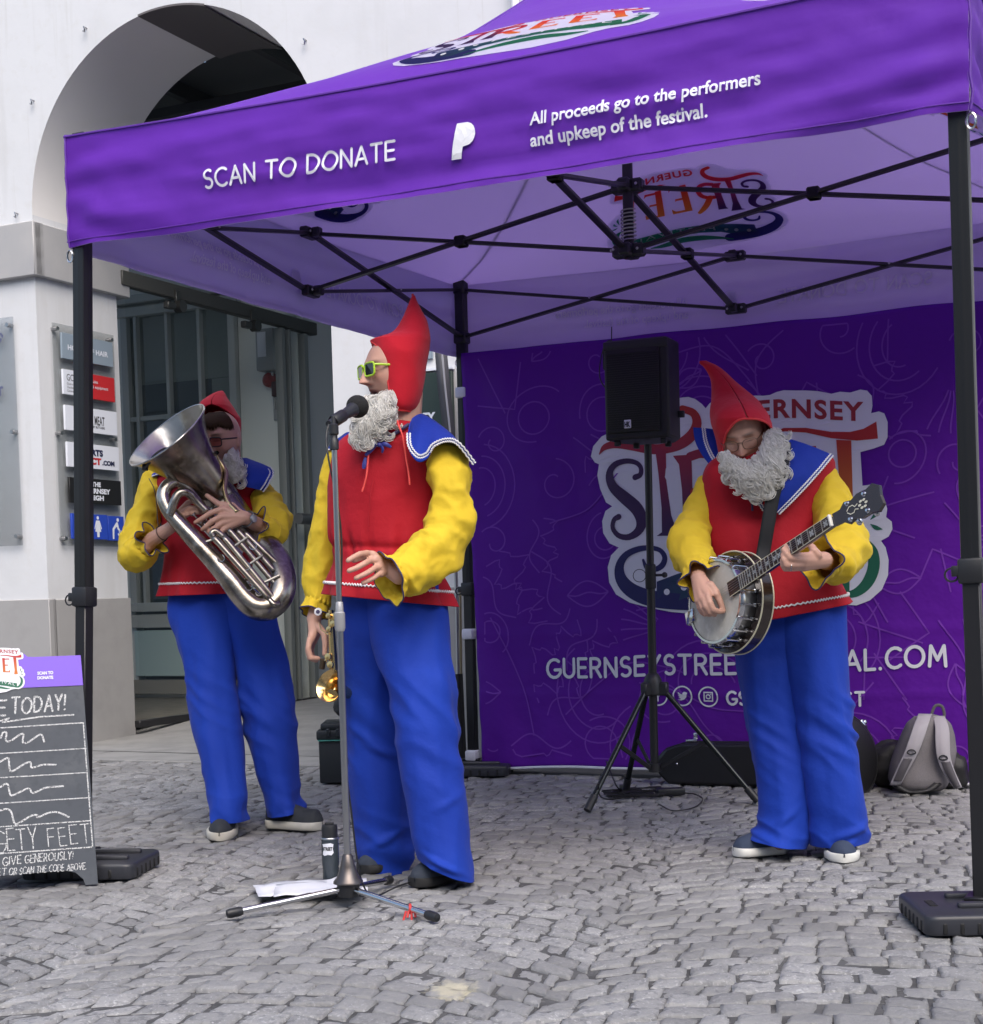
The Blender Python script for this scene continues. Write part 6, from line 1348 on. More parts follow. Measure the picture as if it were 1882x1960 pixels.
# right arm and hand over the banjo head
w1 = Bt(450, 1490, 5.12)
zq = ZZ(1370, 1120, .0714)
def Q1(x, y, d): u, v = zq(x, y); return at(u, v, d)
w1 = Q1(380, 520, 5.13); SB1 = [(*zB(520,880),20,5.46),(*zB(478,930),24,5.45),(*zB(446,1020),28,5.43),(*zB(410,1130),32,5.40),(*zB(375,1240),36,5.36),(*zB(378,1330),37,5.31),(*zB(400,1405),36,5.26),(*zB(420,1450),31,5.21),(*zB(432,1478),31,5.18),(*zB(442,1510),37,5.15)]
arm_core(mb, SB1, w1)
for a, d in (((870,960),5.075),((650,1020),5.065),((480,1090),5.075),((370,1140),5.09)): caps(mb, [w1, Q1(*a, d)], [.026,.0135])
fingers(mb, [([Q1(640,1010,5.062), Q1(700,1200,5.05), Q1(800,1390,5.05), Q1(920,1440,5.06), Q1(1060,1440,5.075)], .0125, .0085),
 ([Q1(520,1080,5.068), Q1(590,1300,5.055), Q1(700,1470,5.06), Q1(830,1530,5.08)], .012, .0085),
 ([Q1(430,1120,5.08), Q1(480,1330,5.07), Q1(570,1490,5.075), Q1(700,1530,5.09)], .0115, .0085),
 ([Q1(360,1150,5.095), Q1(400,1330,5.088), Q1(470,1470,5.09), Q1(560,1530,5.10)], .010, .0078),
 ([Q1(700,700,5.09), Q1(860,900,5.08), Q1(960,1120,5.075), Q1(1030,1300,5.075), Q1(1080,1410,5.078)], .0155, .0085)])
# left arm and hand on the neck
zn = ZZ(1550, 1060, .0691)
def N1(x, y, d): u, v = zn(x, y); return at(u, v, d-4.928+_ng-.012)
w2 = N1(1420, 860, 5.02)
SB2 = [(*zB(1205,770),20,5.44),(*zB(1245,850),28,5.42),(*zB(1280,950),33,5.38),(*zB(1320,1080),38,5.32),(*zB(1350,1200),42,5.26),(*zB(1372,1300),43,5.21),(*zB(1350,1370),40,5.11),(*zB(1305,1385),37,5.04),(*zB(1265,1380),33,4.99),(*zB(1235,1375),40,4.96),(*zB(1205,1368),46,4.935)]
arm_core(mb, SB2, w2)
for a, d in (((860,760),4.955),((850,880),4.95),((830,990),4.955),((820,1080),4.965)): caps(mb, [w2, N1(*a, d)], [.027,.014])
fingers(mb, [([N1(900,760,4.955), N1(700,740,4.94), N1(520,720,4.925), N1(420,590,4.925), N1(330,460,4.935)], .0125, .0088),
 ([N1(860,880,4.95), N1(640,850,4.932), N1(430,800,4.918), N1(330,680,4.92), N1(245,560,4.932)], .0125, .0085),
 ([N1(840,990,4.955), N1(600,1010,4.935), N1(330,1010,4.922), N1(250,860,4.922), N1(230,700,4.932)], .012, .0085),
 ([N1(830,1080,4.965), N1(560,1110,4.948), N1(290,1120,4.935), N1(215,1000,4.932), N1(205,860,4.938)], .0105, .0078),
 ([N1(1230,720,4.975), N1(1130,600,4.972), N1(1080,500,4.985), N1(1010,430,5.0)], .0155, .010)])
body(mb, ban_p, HB_, brow=(.22,.19,.17), tone=.93)
mb = MB(); rp = N1(450, 1050, 4.93); mb.tube([rp+Vector((.0,.0115*math.cos(t),.0115*math.sin(t))) for t in [6.283*i/18 for i in range(18)]], .0022, 6, closed=True); mb.build('finger_ring', M_CHROME, ban_p)
tunB, TB_ = tunic(ban_p, [(1420,852,1520,852,5.44,.085),(1388,866,1548,862,5.45,.11),(1356,888,1588,878,5.45,.135),(1345,922,1592,915,5.45,.145),(1343,985,1582,975,5.45,.15),(1350,1045,1572,1035,5.44,.15),(1362,1095,1584,1080,5.44,.15),(1378,1140,1606,1112,5.43,.155),(1398,1198,1630,1152,5.42,.16)], 7.7, hem=.95)
trouser(ban_p, [[(1402,1150,1560,1150,5.44,.125),(1404,1220,1545,1215,5.45,.12),(1412,1290,1530,1290,5.45,.112),(1424,1370,1536,1370,5.45,.105),(1440,1450,1544,1450,5.44,.105),(1453,1530,1549,1530,5.43,.105),(1452,1572,1548,1575,5.42,.105),(1436,1606,1541,1622,5.40,.11)],
 [(1455,1140,1614,1140,5.42,.125),(1475,1210,1618,1210,5.41,.12),(1500,1280,1624,1280,5.40,.115),(1522,1360,1632,1360,5.39,.11),(1536,1450,1642,1450,5.37,.11),(1546,1530,1654,1530,5.36,.11),(1552,1582,1663,1582,5.355,.105),(1559,1618,1662,1608,5.35,.105)]], 9.3,
 creaselist=[(1,1640,1355,-.55,.013,.09,.016),(1,1620,1400,-.6,.012,.07,.012),(0,1445,1590,-.5,.012,.06,.016),(1,1610,1580,.35,.013,.06,.016),(1,1590,1610,.5,.012,.05,.014),(0,1460,1255,.2,.03,.06,-.012),(0,1490,1560,.7,.012,.05,.012)])
sleeve(ban_p, SB1, 11.3, gather=.86, amp=.013, frill=.30, nw=5, folds=((.45,1.2,.03,1.0,.012),(.52,3.2,.03,1.1,.014),(.6,4.8,.03,1.,.012),(.36,5.2,.03,1.,.010)))
sleeve(ban_p, SB2, 13.9, gather=.86, amp=.014, frill=.30, nw=4, folds=((.4,4.4,.035,1.2,.014),(.52,5.0,.03,1.2,.016),(.6,2.2,.03,1.1,.012),(.68,4.2,.03,1.,.012)))
# collar
colB, CB = patch(ban_p, [(*zB(925,552),5.36),(*zB(905,680),5.30),(*zB(870,820),5.275),(*zB(815,955),5.27)], [(*zB(1312,690),5.34),(*zB(1195,825),5.275),(*zB(1075,950),5.255),(*zB(950,1070),5.26)], 'collar', M_COL, bul=.03, nr=24, nc=44, seed=5)
braid(colB, [r[-2].lerp(r[-3], .1)-FH*.005 for r in CB], (-.004,.006), .0027, .0014, .0085)
colB3, CB3 = patch(ban_p, [(*zB(905,900),5.27),(*zB(860,950),5.265),(*zB(835,1000),5.26)], [(*zB(800,935),5.268),(*zB(820,1000),5.262),(*zB(855,1050),5.258)], 'collar', M_COL, bul=.004, nc=16)
braid(colB3, [r[-2]-FH*.004 for r in CB3], (-.003,.005), .0025, .0014, .0085)
colB2, CB2 = patch(ban_p, [(*zB(545,522),5.50),(*zB(560,600),5.47),(*zB(585,700),5.43),(*zB(620,760),5.40)], [(*zB(394,505),5.52),(*zB(408,600),5.50),(*zB(455,690),5.46),(*zB(520,770),5.42)], 'collar', M_COL, bul=.012, nr=20, nc=30, seed=9)
braid(colB2, [r[-8]-FH*.004 for r in CB2], (0,.008), .0025, .0014, .0085)
mb = MB(); mb.tube([Bt(770,960,5.265), Bt(778,1000,5.262), Bt(780,1050,5.262)], .004, 8, flat=.5); mb.build('neck_tie', M_PIPE, tunB)
# hood
cB = lambda x: zB(x, 0)[0]; RW = []
def hrow(y, xl, xr, el, er, d, th):
    uc, a = (xl+xr)/2, (xr-xl)/2; RW.append((zB(0,y)[1], cB(xl), cB(xr), TN(er, uc, a)-2*math.pi, TN(el, uc, a), d, th))
for q in ((715,578,900,592,880,5.375,.10),(660,566,902,576,888,5.375,.108),(600,554,903,578,892,5.375,.114),(560,545,903,584,890,5.37,.130),(525,536,902,606,880,5.37,.130),(500,529,898,626,852,5.37,.132),(484,524,893,650,812,5.37,.134),(472,522,888,700,750,5.37,.134)): hrow(*q)
for y, xl, xr, d, th in ((462,520,884,5.37,.130),(420,513,868,5.385,.118),(370,508,834,5.415,.10),(310,509,790,5.455,.075),(250,509,728,5.47,.06),(195,505,662,5.48,.045),(145,488,602,5.49,.03),(105,462,548,5.495,.018),(85,438,505,5.50,.010),(72,440,478,5.50,.004)):
    RW.append((zB(0,y)[1], cB(xl), cB(xr), -math.pi/2+.02, 3*math.pi/2-.02, d, th))
hdB, HPB = hood(ban_p, RW, m=80, n=100, seed=2.2)
k_ = int(80*8/18); mb = MB(); mb.tube([r[-1]-FH*.002 for r in HPB[:k_-3]]+[r[0]-FH*.002 for r in HPB[:k_-3]][::-1], .0042, 8); mb.build('hood_edge', M_PINK, hdB)
eyewear(ban_p, HB_, .050, .036, -.002, .0011, mat('thin_wire_frame', (.16,.13,.10), .3, .9), glass('spectacle_lens', (.96,.96,.96), .05), gap=.016, y0=.106, rnd_=.8)
beard(ban_p, [(*zB(590,660),5.245),(*zB(650,690),5.235),(*zB(735,722),5.225),(*zB(800,690),5.235),(*zB(845,610),5.255),(*zB(870,540),5.29),(*zB(925,520),5.32)], [(*zB(592,800),5.24),(*zB(690,905),5.225),(*zB(790,950),5.22),(*zB(885,930),5.22),(*zB(965,850),5.225),(*zB(985,760),5.24),(*zB(985,640),5.27)], 150, 23, bulge=.036, wave=.010, r0=.008)
# strap
rows = []
for x, y, d in [tuple(q) for q in spline([(985,575,5.36),(988,640,5.27),(968,760,5.225),(915,950,5.22),(880,1150,5.225),(855,1300,5.235),(835,1410,5.22)], 40)]:
    rows.append([Bt(x+o*44, y+o*8, d) for o in (-1,-.5,0,.5,1)])
M_CANV = mat('dark_canvas_shoe', (.03,.045,.085), .85, bump=(300,.3,.001)); M_SOLEW = mat('white_rubber_sole', (.66,.66,.62), .5)
shoe(ban_p, gp(1505, 1632)+Vector((.0,.0,0)), gp(1404, 1638), .105, .085, M_CANV, M_SOLEW, sole=.022)
shoe(ban_p, gp(1606, 1616)+Vector((-.005,.04,0)), gp(1614, 1650)+Vector((0,-.02,0)), .112, .085, M_CANV, M_SOLEW, sole=.022, toe_h=.55)
# ================================================================= banjo
M_DWOOD = mat('dark_polished_wood', (.022,.012,.009), .25, coat=.4); M_IVO = mat('ivory_binding', (.62,.58,.42), .4); M_SKINH = mat('aged_drum_skin', (.52,.51,.45), .6, var=[(14,(.42,.41,.36),.45,.7),(40,(.57,.56,.51),.5,.7)], bump=(60,.1,.002))
BM = Vector((-.92,-.40,.05)); BM = (BM-BNn*BM.dot(BNn)).normalized(); BS = BM.cross(BNn)       # BM: face normal, BNn: along the neck, BS: across
if BS.z < 0: BS = -BS
def J_(a, b, c): return BC+BNn*a+BS*b+BM*c
bj = thing('banjo', BC, 'dark wood banjo with aged drum skin and inlaid peghead played by the bearded man', 'banjo')
mb = MB(); mb.lathe([(.001,.004),(R0*.96,.004),(R0,.0)], BC, BM, 56); mb.build('drum_head', M_SKINH, bj, smooth=30)
mb = MB(); mb.lathe([(R0-.004,.007),(R0+.004,.007),(R0+.006,.0),(R0+.006,-.012),(R0,-.012)], BC, BM, 56); mb.build('tension_hoop', M_CHROME, bj, smooth=30)
mb = MB(); mb.lathe([(R0-.002,-.01),(R0-.002,-.075)], BC, BM, 56); mb.build('rim', mat('nickel_rim', (.40,.40,.41), .3, 1.), bj, smooth=60)
mb = MB(); mb.lathe([(R0,-.062),(R0+.03,-.058),(R0+.034,-.062),(R0+.034,-.105),(R0+.02,-.12),(.001,-.125)], BC, BM, 64); rs = mb.build('resonator', M_DWOOD, bj, smooth=40)
for z in (-.06,-.105):
    mb = MB(); mb.tube([BC+BM*z+(BNn*math.cos(t)+BS*math.sin(t))*(R0+.034) for t in [6.283*i/64 for i in range(64)]], .0028, 6, closed=True); mb.build('binding', M_IVO, rs)
for i in range(20):
    t = 6.283*(i+.5)/20; d = BNn*math.cos(t)+BS*math.sin(t); tg = BM.cross(d)
    mb = MB(); mb.tube([BC+d*(R0+.006)+BM*.009, BC+d*(R0+.013)+BM*.006, BC+d*(R0+.013)+BM*-.055], .0028, 6); mb.box(BC+d*(R0+.008)+BM*-.052, (.014,.012,.018), (tg,d,BM), .003); mb.lathe([(.001,-.01),(.005,-.01),(.005,0)], BC+d*(R0+.013)+BM*-.055, BM, 8); mb.build('tension_hook', M_CHROME, bj)
mb = MB()
for s0 in (-.10,-.03,.04,.11): mb.box(J_(-math.sqrt(max(0,(R0+.012)**2-s0**2)), s0, -.045), (.03,.035,.022), (BNn,BS,BM), .004)
mb.build('rim_bracket', M_CHROME, bj)
mb = MB(); mb.grid([[J_(a, w_*.5*x, z) for x, z in ((-1,.013),(1,.013),(1,.004),(.75,-.012),(0,-.02),(-.75,-.012),(-1,.004))] for a, w_ in ((R0-.04,.05),(R0+.1,.047),(R0+NL,.035))], cv=True, capu=True); nk_ = mb.build('neck', M_DWOOD, bj, smooth=30)
mb = MB(); mb.grid([[J_(a, w_*.5*x, .0165) for x in (-1,-.5,0,.5,1)] for a, w_ in ((R0-.045,.05),(R0+.1,.047),(R0+NL,.035))]); mb.build('fingerboard', mat('rosewood', (.03,.016,.012), .4), nk_, smooth=0)
for sg in (-1,1):
    mb = MB(); mb.tube([J_(R0-.045, sg*.0255, .0155), J_(R0+NL, sg*.018, .0155)], .0016, 6); mb.build('edge_binding', M_IVO, nk_)
mb = MB()
SCL = .63
frets = [R0+NL-SCL*(1-2**(-k/12)) for k in range(1, 23)]
for a in frets:
    w_ = .050-.015*(a-R0+.045)/(NL+.045); mb.box(J_(a, 0, .0172), (.0022, w_, .002), (BNn,BS,BM))
mb.build('frets', mat('fret_wire', (.6,.6,.58), .3, .9), nk_)
mb = MB()
for k in (0,2,4,6,8,9,11,13,15,17):
    a = (frets[k]+(frets[k-1] if k else R0+NL))/2; s_ = min(.009, (abs(frets[k]-(frets[k-1] if k else R0+NL)))*.34)
    for da, db in ((0,0),(.6,.6),(-.6,.6),(.6,-.6),(-.6,-.6)): mb.add([J_(a+da*s_+s_*.45*math.cos(t), db*s_+s_*.5*math.sin(t), .0172) for t in [6.283*i/8 for i in range(8)]], [tuple(range(8))])
mb.build('inlay', mat('pearl_inlay', (.5,.52,.52), .25), nk_, smooth=0)
mb = MB(); mb.box(J_(R0+NL+.004, 0, .016), (.008,.038,.012), (BNn,BS,BM), .002); mb.build('nut', mat('bone_nut', (.7,.69,.64), .4), nk_)
PH = [(.0,-.019),(.03,-.02),(.05,-.036),(.075,-.030),(.10,-.040),(.135,-.038),(.16,-.046),(.182,-.030),(.178,0),(.182,.030),(.16,.046),(.135,.038),(.10,.040),(.075,.030),(.05,.036),(.03,.02),(.0,.019)]
pb0 = R0+NL+.008
mb = MB(); mb.slab(PH, J_(pb0, 0, -.004), (BNn*.985-BM*.17).normalized(), BS, .014); phd = mb.build('peghead', M_DWOOD, bj, smooth=0)
pn = (BNn*.985-BM*.17).normalized(); pm = pn.cross(BS)
if pm.dot(BM) < 0: pm = -pm
def PHp(a, b, c): return J_(pb0, 0, -.004)+pn*a+BS*b+pm*c
mb = MB()
for t in range(6):
    an = 6.283*t/6; mb.add([PHp(.115+.012*math.cos(an)+.006*math.cos(q), .012*math.sin(an)+.004*math.sin(q), .0155) for q in [6.283*i/8 for i in range(8)]], [tuple(range(8))])
for sg in (-1,1): mb.ribbon([(.055,sg*.003),(.065,sg*.012),(.078,sg*.012),(.085,sg*.004),(.095,sg*.008)], .003, lambda a, b: PHp(a, b, .0155))
mb.build('flower_inlay', mat('cream_inlay', (.62,.60,.48), .3), phd, smooth=0)
for a, b in ((.06,-.026),(.06,.026),(.125,-.027),(.125,.027)):
    mb = MB(); mb.lathe([(.001,.022),(.004,.022),(.0045,.016),(.008,.014),(.008,.012)], PHp(a,b,0), pm, 12); mb.tube([PHp(a,b,0), PHp(a,b,-.018)], .005, 8); mb.ball(PHp(a, b*1.0, -.028), (.010,.006,.012), nu=6, nv=10); mb.build('tuning_peg', M_CHROME, phd)
for k in range(4):
    b0, b1 = -.013+.0087*k, -.009+.006*k; mb = MB(); mb.tube([J_(-.125, b0, .012), J_(-.055, b0, .021), J_(R0+NL, b1, .0215)], .0006, 5); mb.build('string', M_STEEL, bj)
mb = MB(); mb.box(J_(-.055, 0, .013), (.006,.062,.016), (BNn,BS,BM), .002); mb.build('bridge', mat('maple_bridge', (.35,.25,.14), .5), bj)
mb = MB(); mb.box(J_(-.135, 0, .008), (.05,.045,.01), (BNn,BS,BM), .004); mb.box(J_(-.162, 0, -.03), (.015,.04,.06), (BNn,BS,BM), .004); mb.build('tailpiece', M_CHROME, bj)
mb = MB(); mb.grid(rows); mb.build('shoulder_strap', mat('black_webbing', (.009,.010,.013), .7, bump=(500,.3,.001)), bj, smooth=180, solid=.003)
# ================================================================= tuba player
zT = ZZ(220, 760, .2551)
tp_ = thing('person', Vector((-.98, 6.35, 0)), 'man in dark framed glasses and a short red hood blowing a dull silver tuba', 'person', 'gnome band players')
def Tt(x, y, d): u, v = zT(x, y); return at(u, v, d)
mb = MB()
TF, TU = Vector((-.34,-.92,-.16)), Vector((-.03,-.15,1))
head(mb, Tt(870, 468, 6.36), TF, TU, 1.0, 0.); HT = HEADS[-1]; c_, f_, u_ = HT[:3]
caps(mb, [c_-u_*.06-f_*.03, Tt(860, 760, 6.46)], [.058,.066], 18)
caps(mb, [Tt(840, 800, 6.47), Tt(780, 1200, 6.44), Tt(760, 1640, 6.42)], [.09,.085,.085], 16); caps(mb, [Tt(420, 760, 6.47), Tt(1150, 800, 6.46)], [.05,.05])
zl_ = lambda x, y: (x*.3561, (1200+y*.372)/1.0446)
def L_(x, y, d): u, v = zl_(x, y); return at(u, v, d)
caps(mb, [L_(1060,40,6.42), L_(1150,600,6.32), L_(1210,1180,6.22)], [.06,.045,.034]); caps(mb, [L_(1320,40,6.42), L_(1430,600,6.40), L_(1530,1150,6.39)], [.06,.045,.034])
w1, w2 = Tt(470, 1160, 6.17), Tt(1050, 1075, 6.12)
ST1 = [(*zT(390,745),16,6.47),(*zT(350,790),21,6.46),(*zT(325,880),25,6.43),(*zT(292,1000),28,6.40),(*zT(252,1140),32,6.36),(*zT(214,1270),34,6.32),(*zT(212,1350),33,6.28),(*zT(255,1350),30,6.25),(*zT(290,1300),26,6.23),(*zT(312,1275),27,6.215),(*zT(335,1252),31,6.20)]
arm_core(mb, ST1, None); caps(mb, [Tt(255, 1340, 6.25), Tt(330, 1250, 6.22), w1], [.028,.031,.025])
ST2 = [(*zT(1130,820),18,6.46),(*zT(1175,870),23,6.44),(*zT(1215,950),28,6.40),(*zT(1258,1050),31,6.35),(*zT(1285,1140),32,6.30),(*zT(1262,1190),30,6.26),(*zT(1220,1175),28,6.23),(*zT(1190,1160),24,6.20),(*zT(1170,1150),25,6.19),(*zT(1140,1138),29,6.175)]
arm_core(mb, ST2, None); caps(mb, [Tt(1240, 1178, 6.25), Tt(1150, 1130, 6.18), w2], [.028,.031,.027])
for a, d in (((880,1010),6.10),((870,1070),6.09),((880,1120),6.095),((900,1165),6.10)): caps(mb, [w2, Tt(*a, d)], [.027,.0135])
fingers(mb, [([w2, Tt(960,985,6.12), Tt(850,970,6.11), Tt(760,905,6.105)], .017, .0095),
 ([Tt(880,1010,6.10), Tt(790,1040,6.085), Tt(720,1085,6.085), Tt(670,1115,6.095)], .0125, .0088), ([Tt(870,1070,6.09), Tt(800,1105,6.075), Tt(750,1150,6.08), Tt(725,1170,6.09)], .0125, .0088),
 ([Tt(880,1120,6.095), Tt(820,1160,6.08), Tt(780,1190,6.085), Tt(765,1180,6.10)], .012, .0085), ([Tt(900,1165,6.10), Tt(860,1200,6.085), Tt(825,1220,6.085), Tt(805,1222,6.095)], .0105, .008)])
for a, d in (((560,1020),6.15),((565,1050),6.14),((570,1080),6.15)): caps(mb, [w1, Tt(*a, d)], [.024,.014])
fingers(mb, [([Tt(560,1015,6.15), Tt(610,960,6.135), Tt(660,945,6.135), Tt(690,955,6.15)], .012, .0088), ([Tt(565,1045,6.14), Tt(630,1000,6.125), Tt(690,1005,6.13), Tt(730,1015,6.145)], .012, .0088),
 ([Tt(570,1075,6.15), Tt(630,1040,6.13), Tt(690,1035,6.13), Tt(725,1040,6.145)], .0115, .0085), ([w1, Tt(520,1080,6.13), Tt(560,1060,6.12), Tt(600,1055,6.125)], .014, .009)])
body(mb, tp_, HT, brow=(.06,.04,.03), tone=.95)
tunic(tp_, [(700,700,960,700,6.47,.08),(560,712,1080,712,6.48,.11),(420,730,1190,760,6.48,.135),(345,790,1225,820,6.48,.145),(350,900,1215,930,6.47,.15),(390,1060,1190,1080,6.46,.15),(430,1250,1150,1260,6.44,.15),(445,1400,1110,1400,6.43,.15),(425,1550,1095,1540,6.42,.155),(398,1695,1090,1670,6.42,.165)] and [(*zT(a,b),*zT(c,d),e,t) for a,b,c,d,e,t in [(700,700,960,700,6.47,.08),(560,712,1080,712,6.48,.11),(420,730,1190,760,6.48,.135),(345,790,1225,820,6.48,.145),(350,900,1215,930,6.47,.15),(390,1060,1190,1080,6.46,.15),(430,1250,1150,1260,6.44,.15),(445,1400,1110,1400,6.43,.15),(425,1550,1095,1540,6.42,.155),(398,1695,1090,1670,6.42,.165)]], 17.1, hem=.93)
trouser(tp_, [[(*zl_(a,b),*zl_(c,b2),d,t) for a,b,c,b2,d,t in [(915,-60,1420,-60,6.43,.13),(905,30,1380,30,6.42,.125),(925,150,1320,150,6.40,.118),(985,320,1268,320,6.37,.11),(1012,500,1276,500,6.34,.105),(1045,700,1296,700,6.30,.105),(1085,850,1314,850,6.27,.105),(1122,1000,1324,1000,6.24,.105),(1136,1090,1324,1090,6.22,.11),(1138,1180,1322,1180,6.21,.115)]],
 [(*zl_(a,b),*zl_(c,b2),d,t) for a,b,c,b2,d,t in [(1010,-60,1440,-60,6.43,.13),(1100,60,1475,60,6.43,.125),(1180,180,1500,180,6.42,.118),(1250,350,1545,350,6.42,.11),(1278,520,1572,520,6.41,.105),(1310,680,1590,680,6.40,.105),(1362,830,1602,830,6.39,.105),(1388,950,1608,950,6.385,.105),(1425,1060,1614,1050,6.38,.11),(1442,1160,1632,1125,6.38,.115)]]], 19.7,
 creaselist=[(0,400,1500,1.3,.012,.08,.012),(1,540,1560,.5,.012,.06,.012),(0,330,1230,1.2,.03,.08,-.01)])
sleeve(tp_, ST1, 21.3, gather=.85, amp=.013, frill=.34, nw=5, folds=((.42,1.5,.03,1.1,.012),(.5,4.2,.03,1.,.014),(.58,3.0,.03,1.1,.012)))
sleeve(tp_, ST2, 23.8, gather=.84, amp=.013, frill=.34, nw=5, folds=((.42,4.6,.03,1.1,.012),(.52,2.4,.03,1.,.012)))
colT, CT_ = patch(tp_, [(*zT(960,625),6.40),(*zT(985,700),6.34),(*zT(1010,790),6.31),(*zT(1030,830),6.31)], [(*zT(1070,612),6.42),(*zT(1275,702),6.37),(*zT(1255,790),6.32),(*zT(1200,868),6.31)], 'collar', M_COL, bul=.02, nr=24, nc=34, seed=12)
braid(colT, [r[-3]-FH*.004 for r in CT_[10:]], (-.002,.011), .0027, .0013, .0085)
colT2, CT2 = patch(tp_, [(*zT(470,690),6.42),(*zT(400,705),6.43),(*zT(340,725),6.44)], [(*zT(520,760),6.34),(*zT(430,735),6.36),(*zT(330,760),6.39)], 'collar', M_COL, bul=.01, nc=20)
braid(colT2, [r[-3]-FH*.004 for r in CT2], (0,), .0026, .0013, .0085)
# hood: a short peak above the fringe and a strip behind the cheek
cT = lambda x: zT(x, 0)[0]; RW = []
def hrowT(y, xl, xr, el, er, d, th):
    uc, a = (xl+xr)/2, (xr-xl)/2; RW.append((zT(0,y)[1], cT(xl), cT(xr), TN(er, uc, a)-2*math.pi, TN(el, uc, a), d, th))
for q in ((620,745,1018,748,996,6.42,.10),(540,740,1018,742,996,6.42,.105),(430,738,1018,742,996,6.42,.11),(345,735,1018,738,996,6.42,.11),(300,728,1012,740,990,6.42,.112),(268,720,992,752,950,6.42,.112),(240,714,975,775,905,6.42,.11),(222,711,965,805,870,6.42,.108)): hrowT(*q)
for y, xl, xr, d, th in ((212,710,958,6.42,.105),(180,720,938,6.43,.09),(145,762,918,6.45,.07),(115,806,904,6.46,.045),(95,842,892,6.47,.02),(87,866,884,6.47,.004)):
    RW.append((zT(0,y)[1], cT(xl), cT(xr), -math.pi/2+.02, 3*math.pi/2-.02, d, th))
hood(tp_, RW, m=70, n=90, seed=8.1)
mb = MB(); rh = random.Random(3)
for k in range(420):
    a = rh.uniform(-1.3, 1.35); z1 = rh.uniform(.048, .062)+.006*math.sin(a*7)-.02*max(0, abs(a)-.9); sw = rh.uniform(-.10, .16)
    def HP_(aa, z, o): kk = (1-min(.98, z/.119)**2.3)**(1/2.3); return HT[0]+HT[3]*((.078*kk+o)*math.sin(aa))+HT[1]*((.097*kk+o)*math.cos(aa)+.002)+HT[2]*z
    mb.tube([HP_(a+sw*t, .113+(z1-.113)*t, .004+.004*math.sin(math.pi*t)) for t in (0,.25,.5,.75,1)], [.0026,.0026,.0024,.0018,.0006], 5)
mb.build('fringe', M_HAIRB, tp_, smooth=180)
eyewear(tp_, HT, .050, .036, -.002, .0027, mat('dark_frame', (.015,.010,.010), .3), glass('reddish_lens', (.62,.36,.34), .05), gap=.016, y0=.106, rnd_=.45)
beard(tp_, [(*zT(900,600),6.27),(*zT(935,560),6.29),(*zT(965,520),6.33),(*zT(985,560),6.36)], [(*zT(945,700),6.28),(*zT(985,800),6.27),(*zT(1020,790),6.28),(*zT(1035,740),6.30)], 55, 31, bulge=.022, wave=.012, r0=.0062)
M_SNK = mat('dark_sneaker_mesh', (.020,.024,.030), .75, bump=(300,.3,.001)); M_SOLC = mat('cream_midsole', (.50,.48,.42), .55)
shoe(tp_, L_(1200,1215,0) if False else gp(*zl_(1205,1195))+Vector((.01,.10,0)), gp(*zl_(1180,1296)), .115, .09, M_SNK, M_SOLC, sole=.024, toe_h=.6)
shoe(tp_, gp(*zl_(1455,1225))+Vector((-.02,.03,0)), gp(*zl_(1735,1235)), .11, .095, M_SNK, M_SOLC, sole=.026, toe_h=.6)
mb = MB(); wc = w2.lerp(Tt(1150,1130,6.18), .28); wx, wy, wz = frame(Tt(1150,1130,6.18)-w2); mb.tube([wc+(wx*math.cos(t)+wy*math.sin(t))*.030 for t in [6.283*i/24 for i in range(24)]], .007, 8, closed=True, flat=.5); wt = mb.build('watch_strap', mat('steel_bracelet', (.25,.25,.26), .35, .9), tp_)
mb = MB(); dcl = (Vector((.1,-1,.3))-wz*Vector((.1,-1,.3)).dot(wz)).normalized(); mb.lathe([(.001,.011),(.015,.010),(.017,.005),(.017,0)], wc+dcl*.028, dcl, 20); mb.build('watch_case', M_STEEL, wt)
mb = MB(); wc = w1.lerp(Tt(330,1250,6.22), .45); wx, wy, wz = frame(Tt(330,1250,6.22)-w1); mb.tube([wc+(wx*math.cos(t)+wy*math.sin(t))*.0305 for t in [6.283*i/24 for i in range(24)]], .0018, 6, closed=True); mb.build('wrist_band', M_BLACKPL, tp_)
# ================================================================= tuba
M_TUBA = mat('tarnished_silver', (.40,.36,.31), .27, 1., var=[(9,(.17,.145,.115),.44,.64),(30,(.48,.44,.38),.5,.7)], bump=[(14,.12,.006),(60,.1,.002)])
M_BELLIN = mat('bell_silver', (.60,.57,.53), .24, 1., var=[(12,(.40,.36,.30),.48,.66)], bump=(22,.2,.005))
tb = thing('tuba', Tt(820, 1100, 6.12), 'large tarnished silver tuba with flared bell held by the left player', 'tuba')
bc0 = Tt(447, 428, 6.10); tax = (RT*-.545+UP*.70-FW*.46).normalized()
def bellprof(inner):
    pr = [(.183,.0),(.176,-.012),(.160,-.035),(.140,-.07),(.118,-.12),(.100,-.18),(.088,-.25),(.078,-.33),(.070,-.42),(.064,-.50)]
    return [(r-(.0025 if inner else 0), h+(.001 if inner else 0)) for r, h in pr]
mb = MB(); mb.lathe(bellprof(False), bc0, tax, 64); bl_o = mb.build('bell', M_TUBA, tb, smooth=180)
mb = MB(); mb.lathe(bellprof(True), bc0, tax, 64); mb.build('bell_inside', M_BELLIN, bl_o, smooth=180)
bx, by, bz = frame(tax); mb = MB(); mb.tube([bc0+(bx*math.cos(t)+by*math.sin(t))*.184 for t in [6.283*i/80 for i in range(80)]], .0035, 8, closed=True); mb.build('bell_rim', M_BELLIN, bl_o)
def tpath(nm, pts, mt=M_TUBA, n=70, flat=1.):
    q = spline([(*Tt(x, y, d), r) for x, y, r, d in pts], n); mb = MB(); mb.tube([Vector(a[:3]) for a in q], [float(a[3]) for a in q], 22); return mb.build(nm, mt, tb, smooth=180)
e0 = bc0+tax*-.47
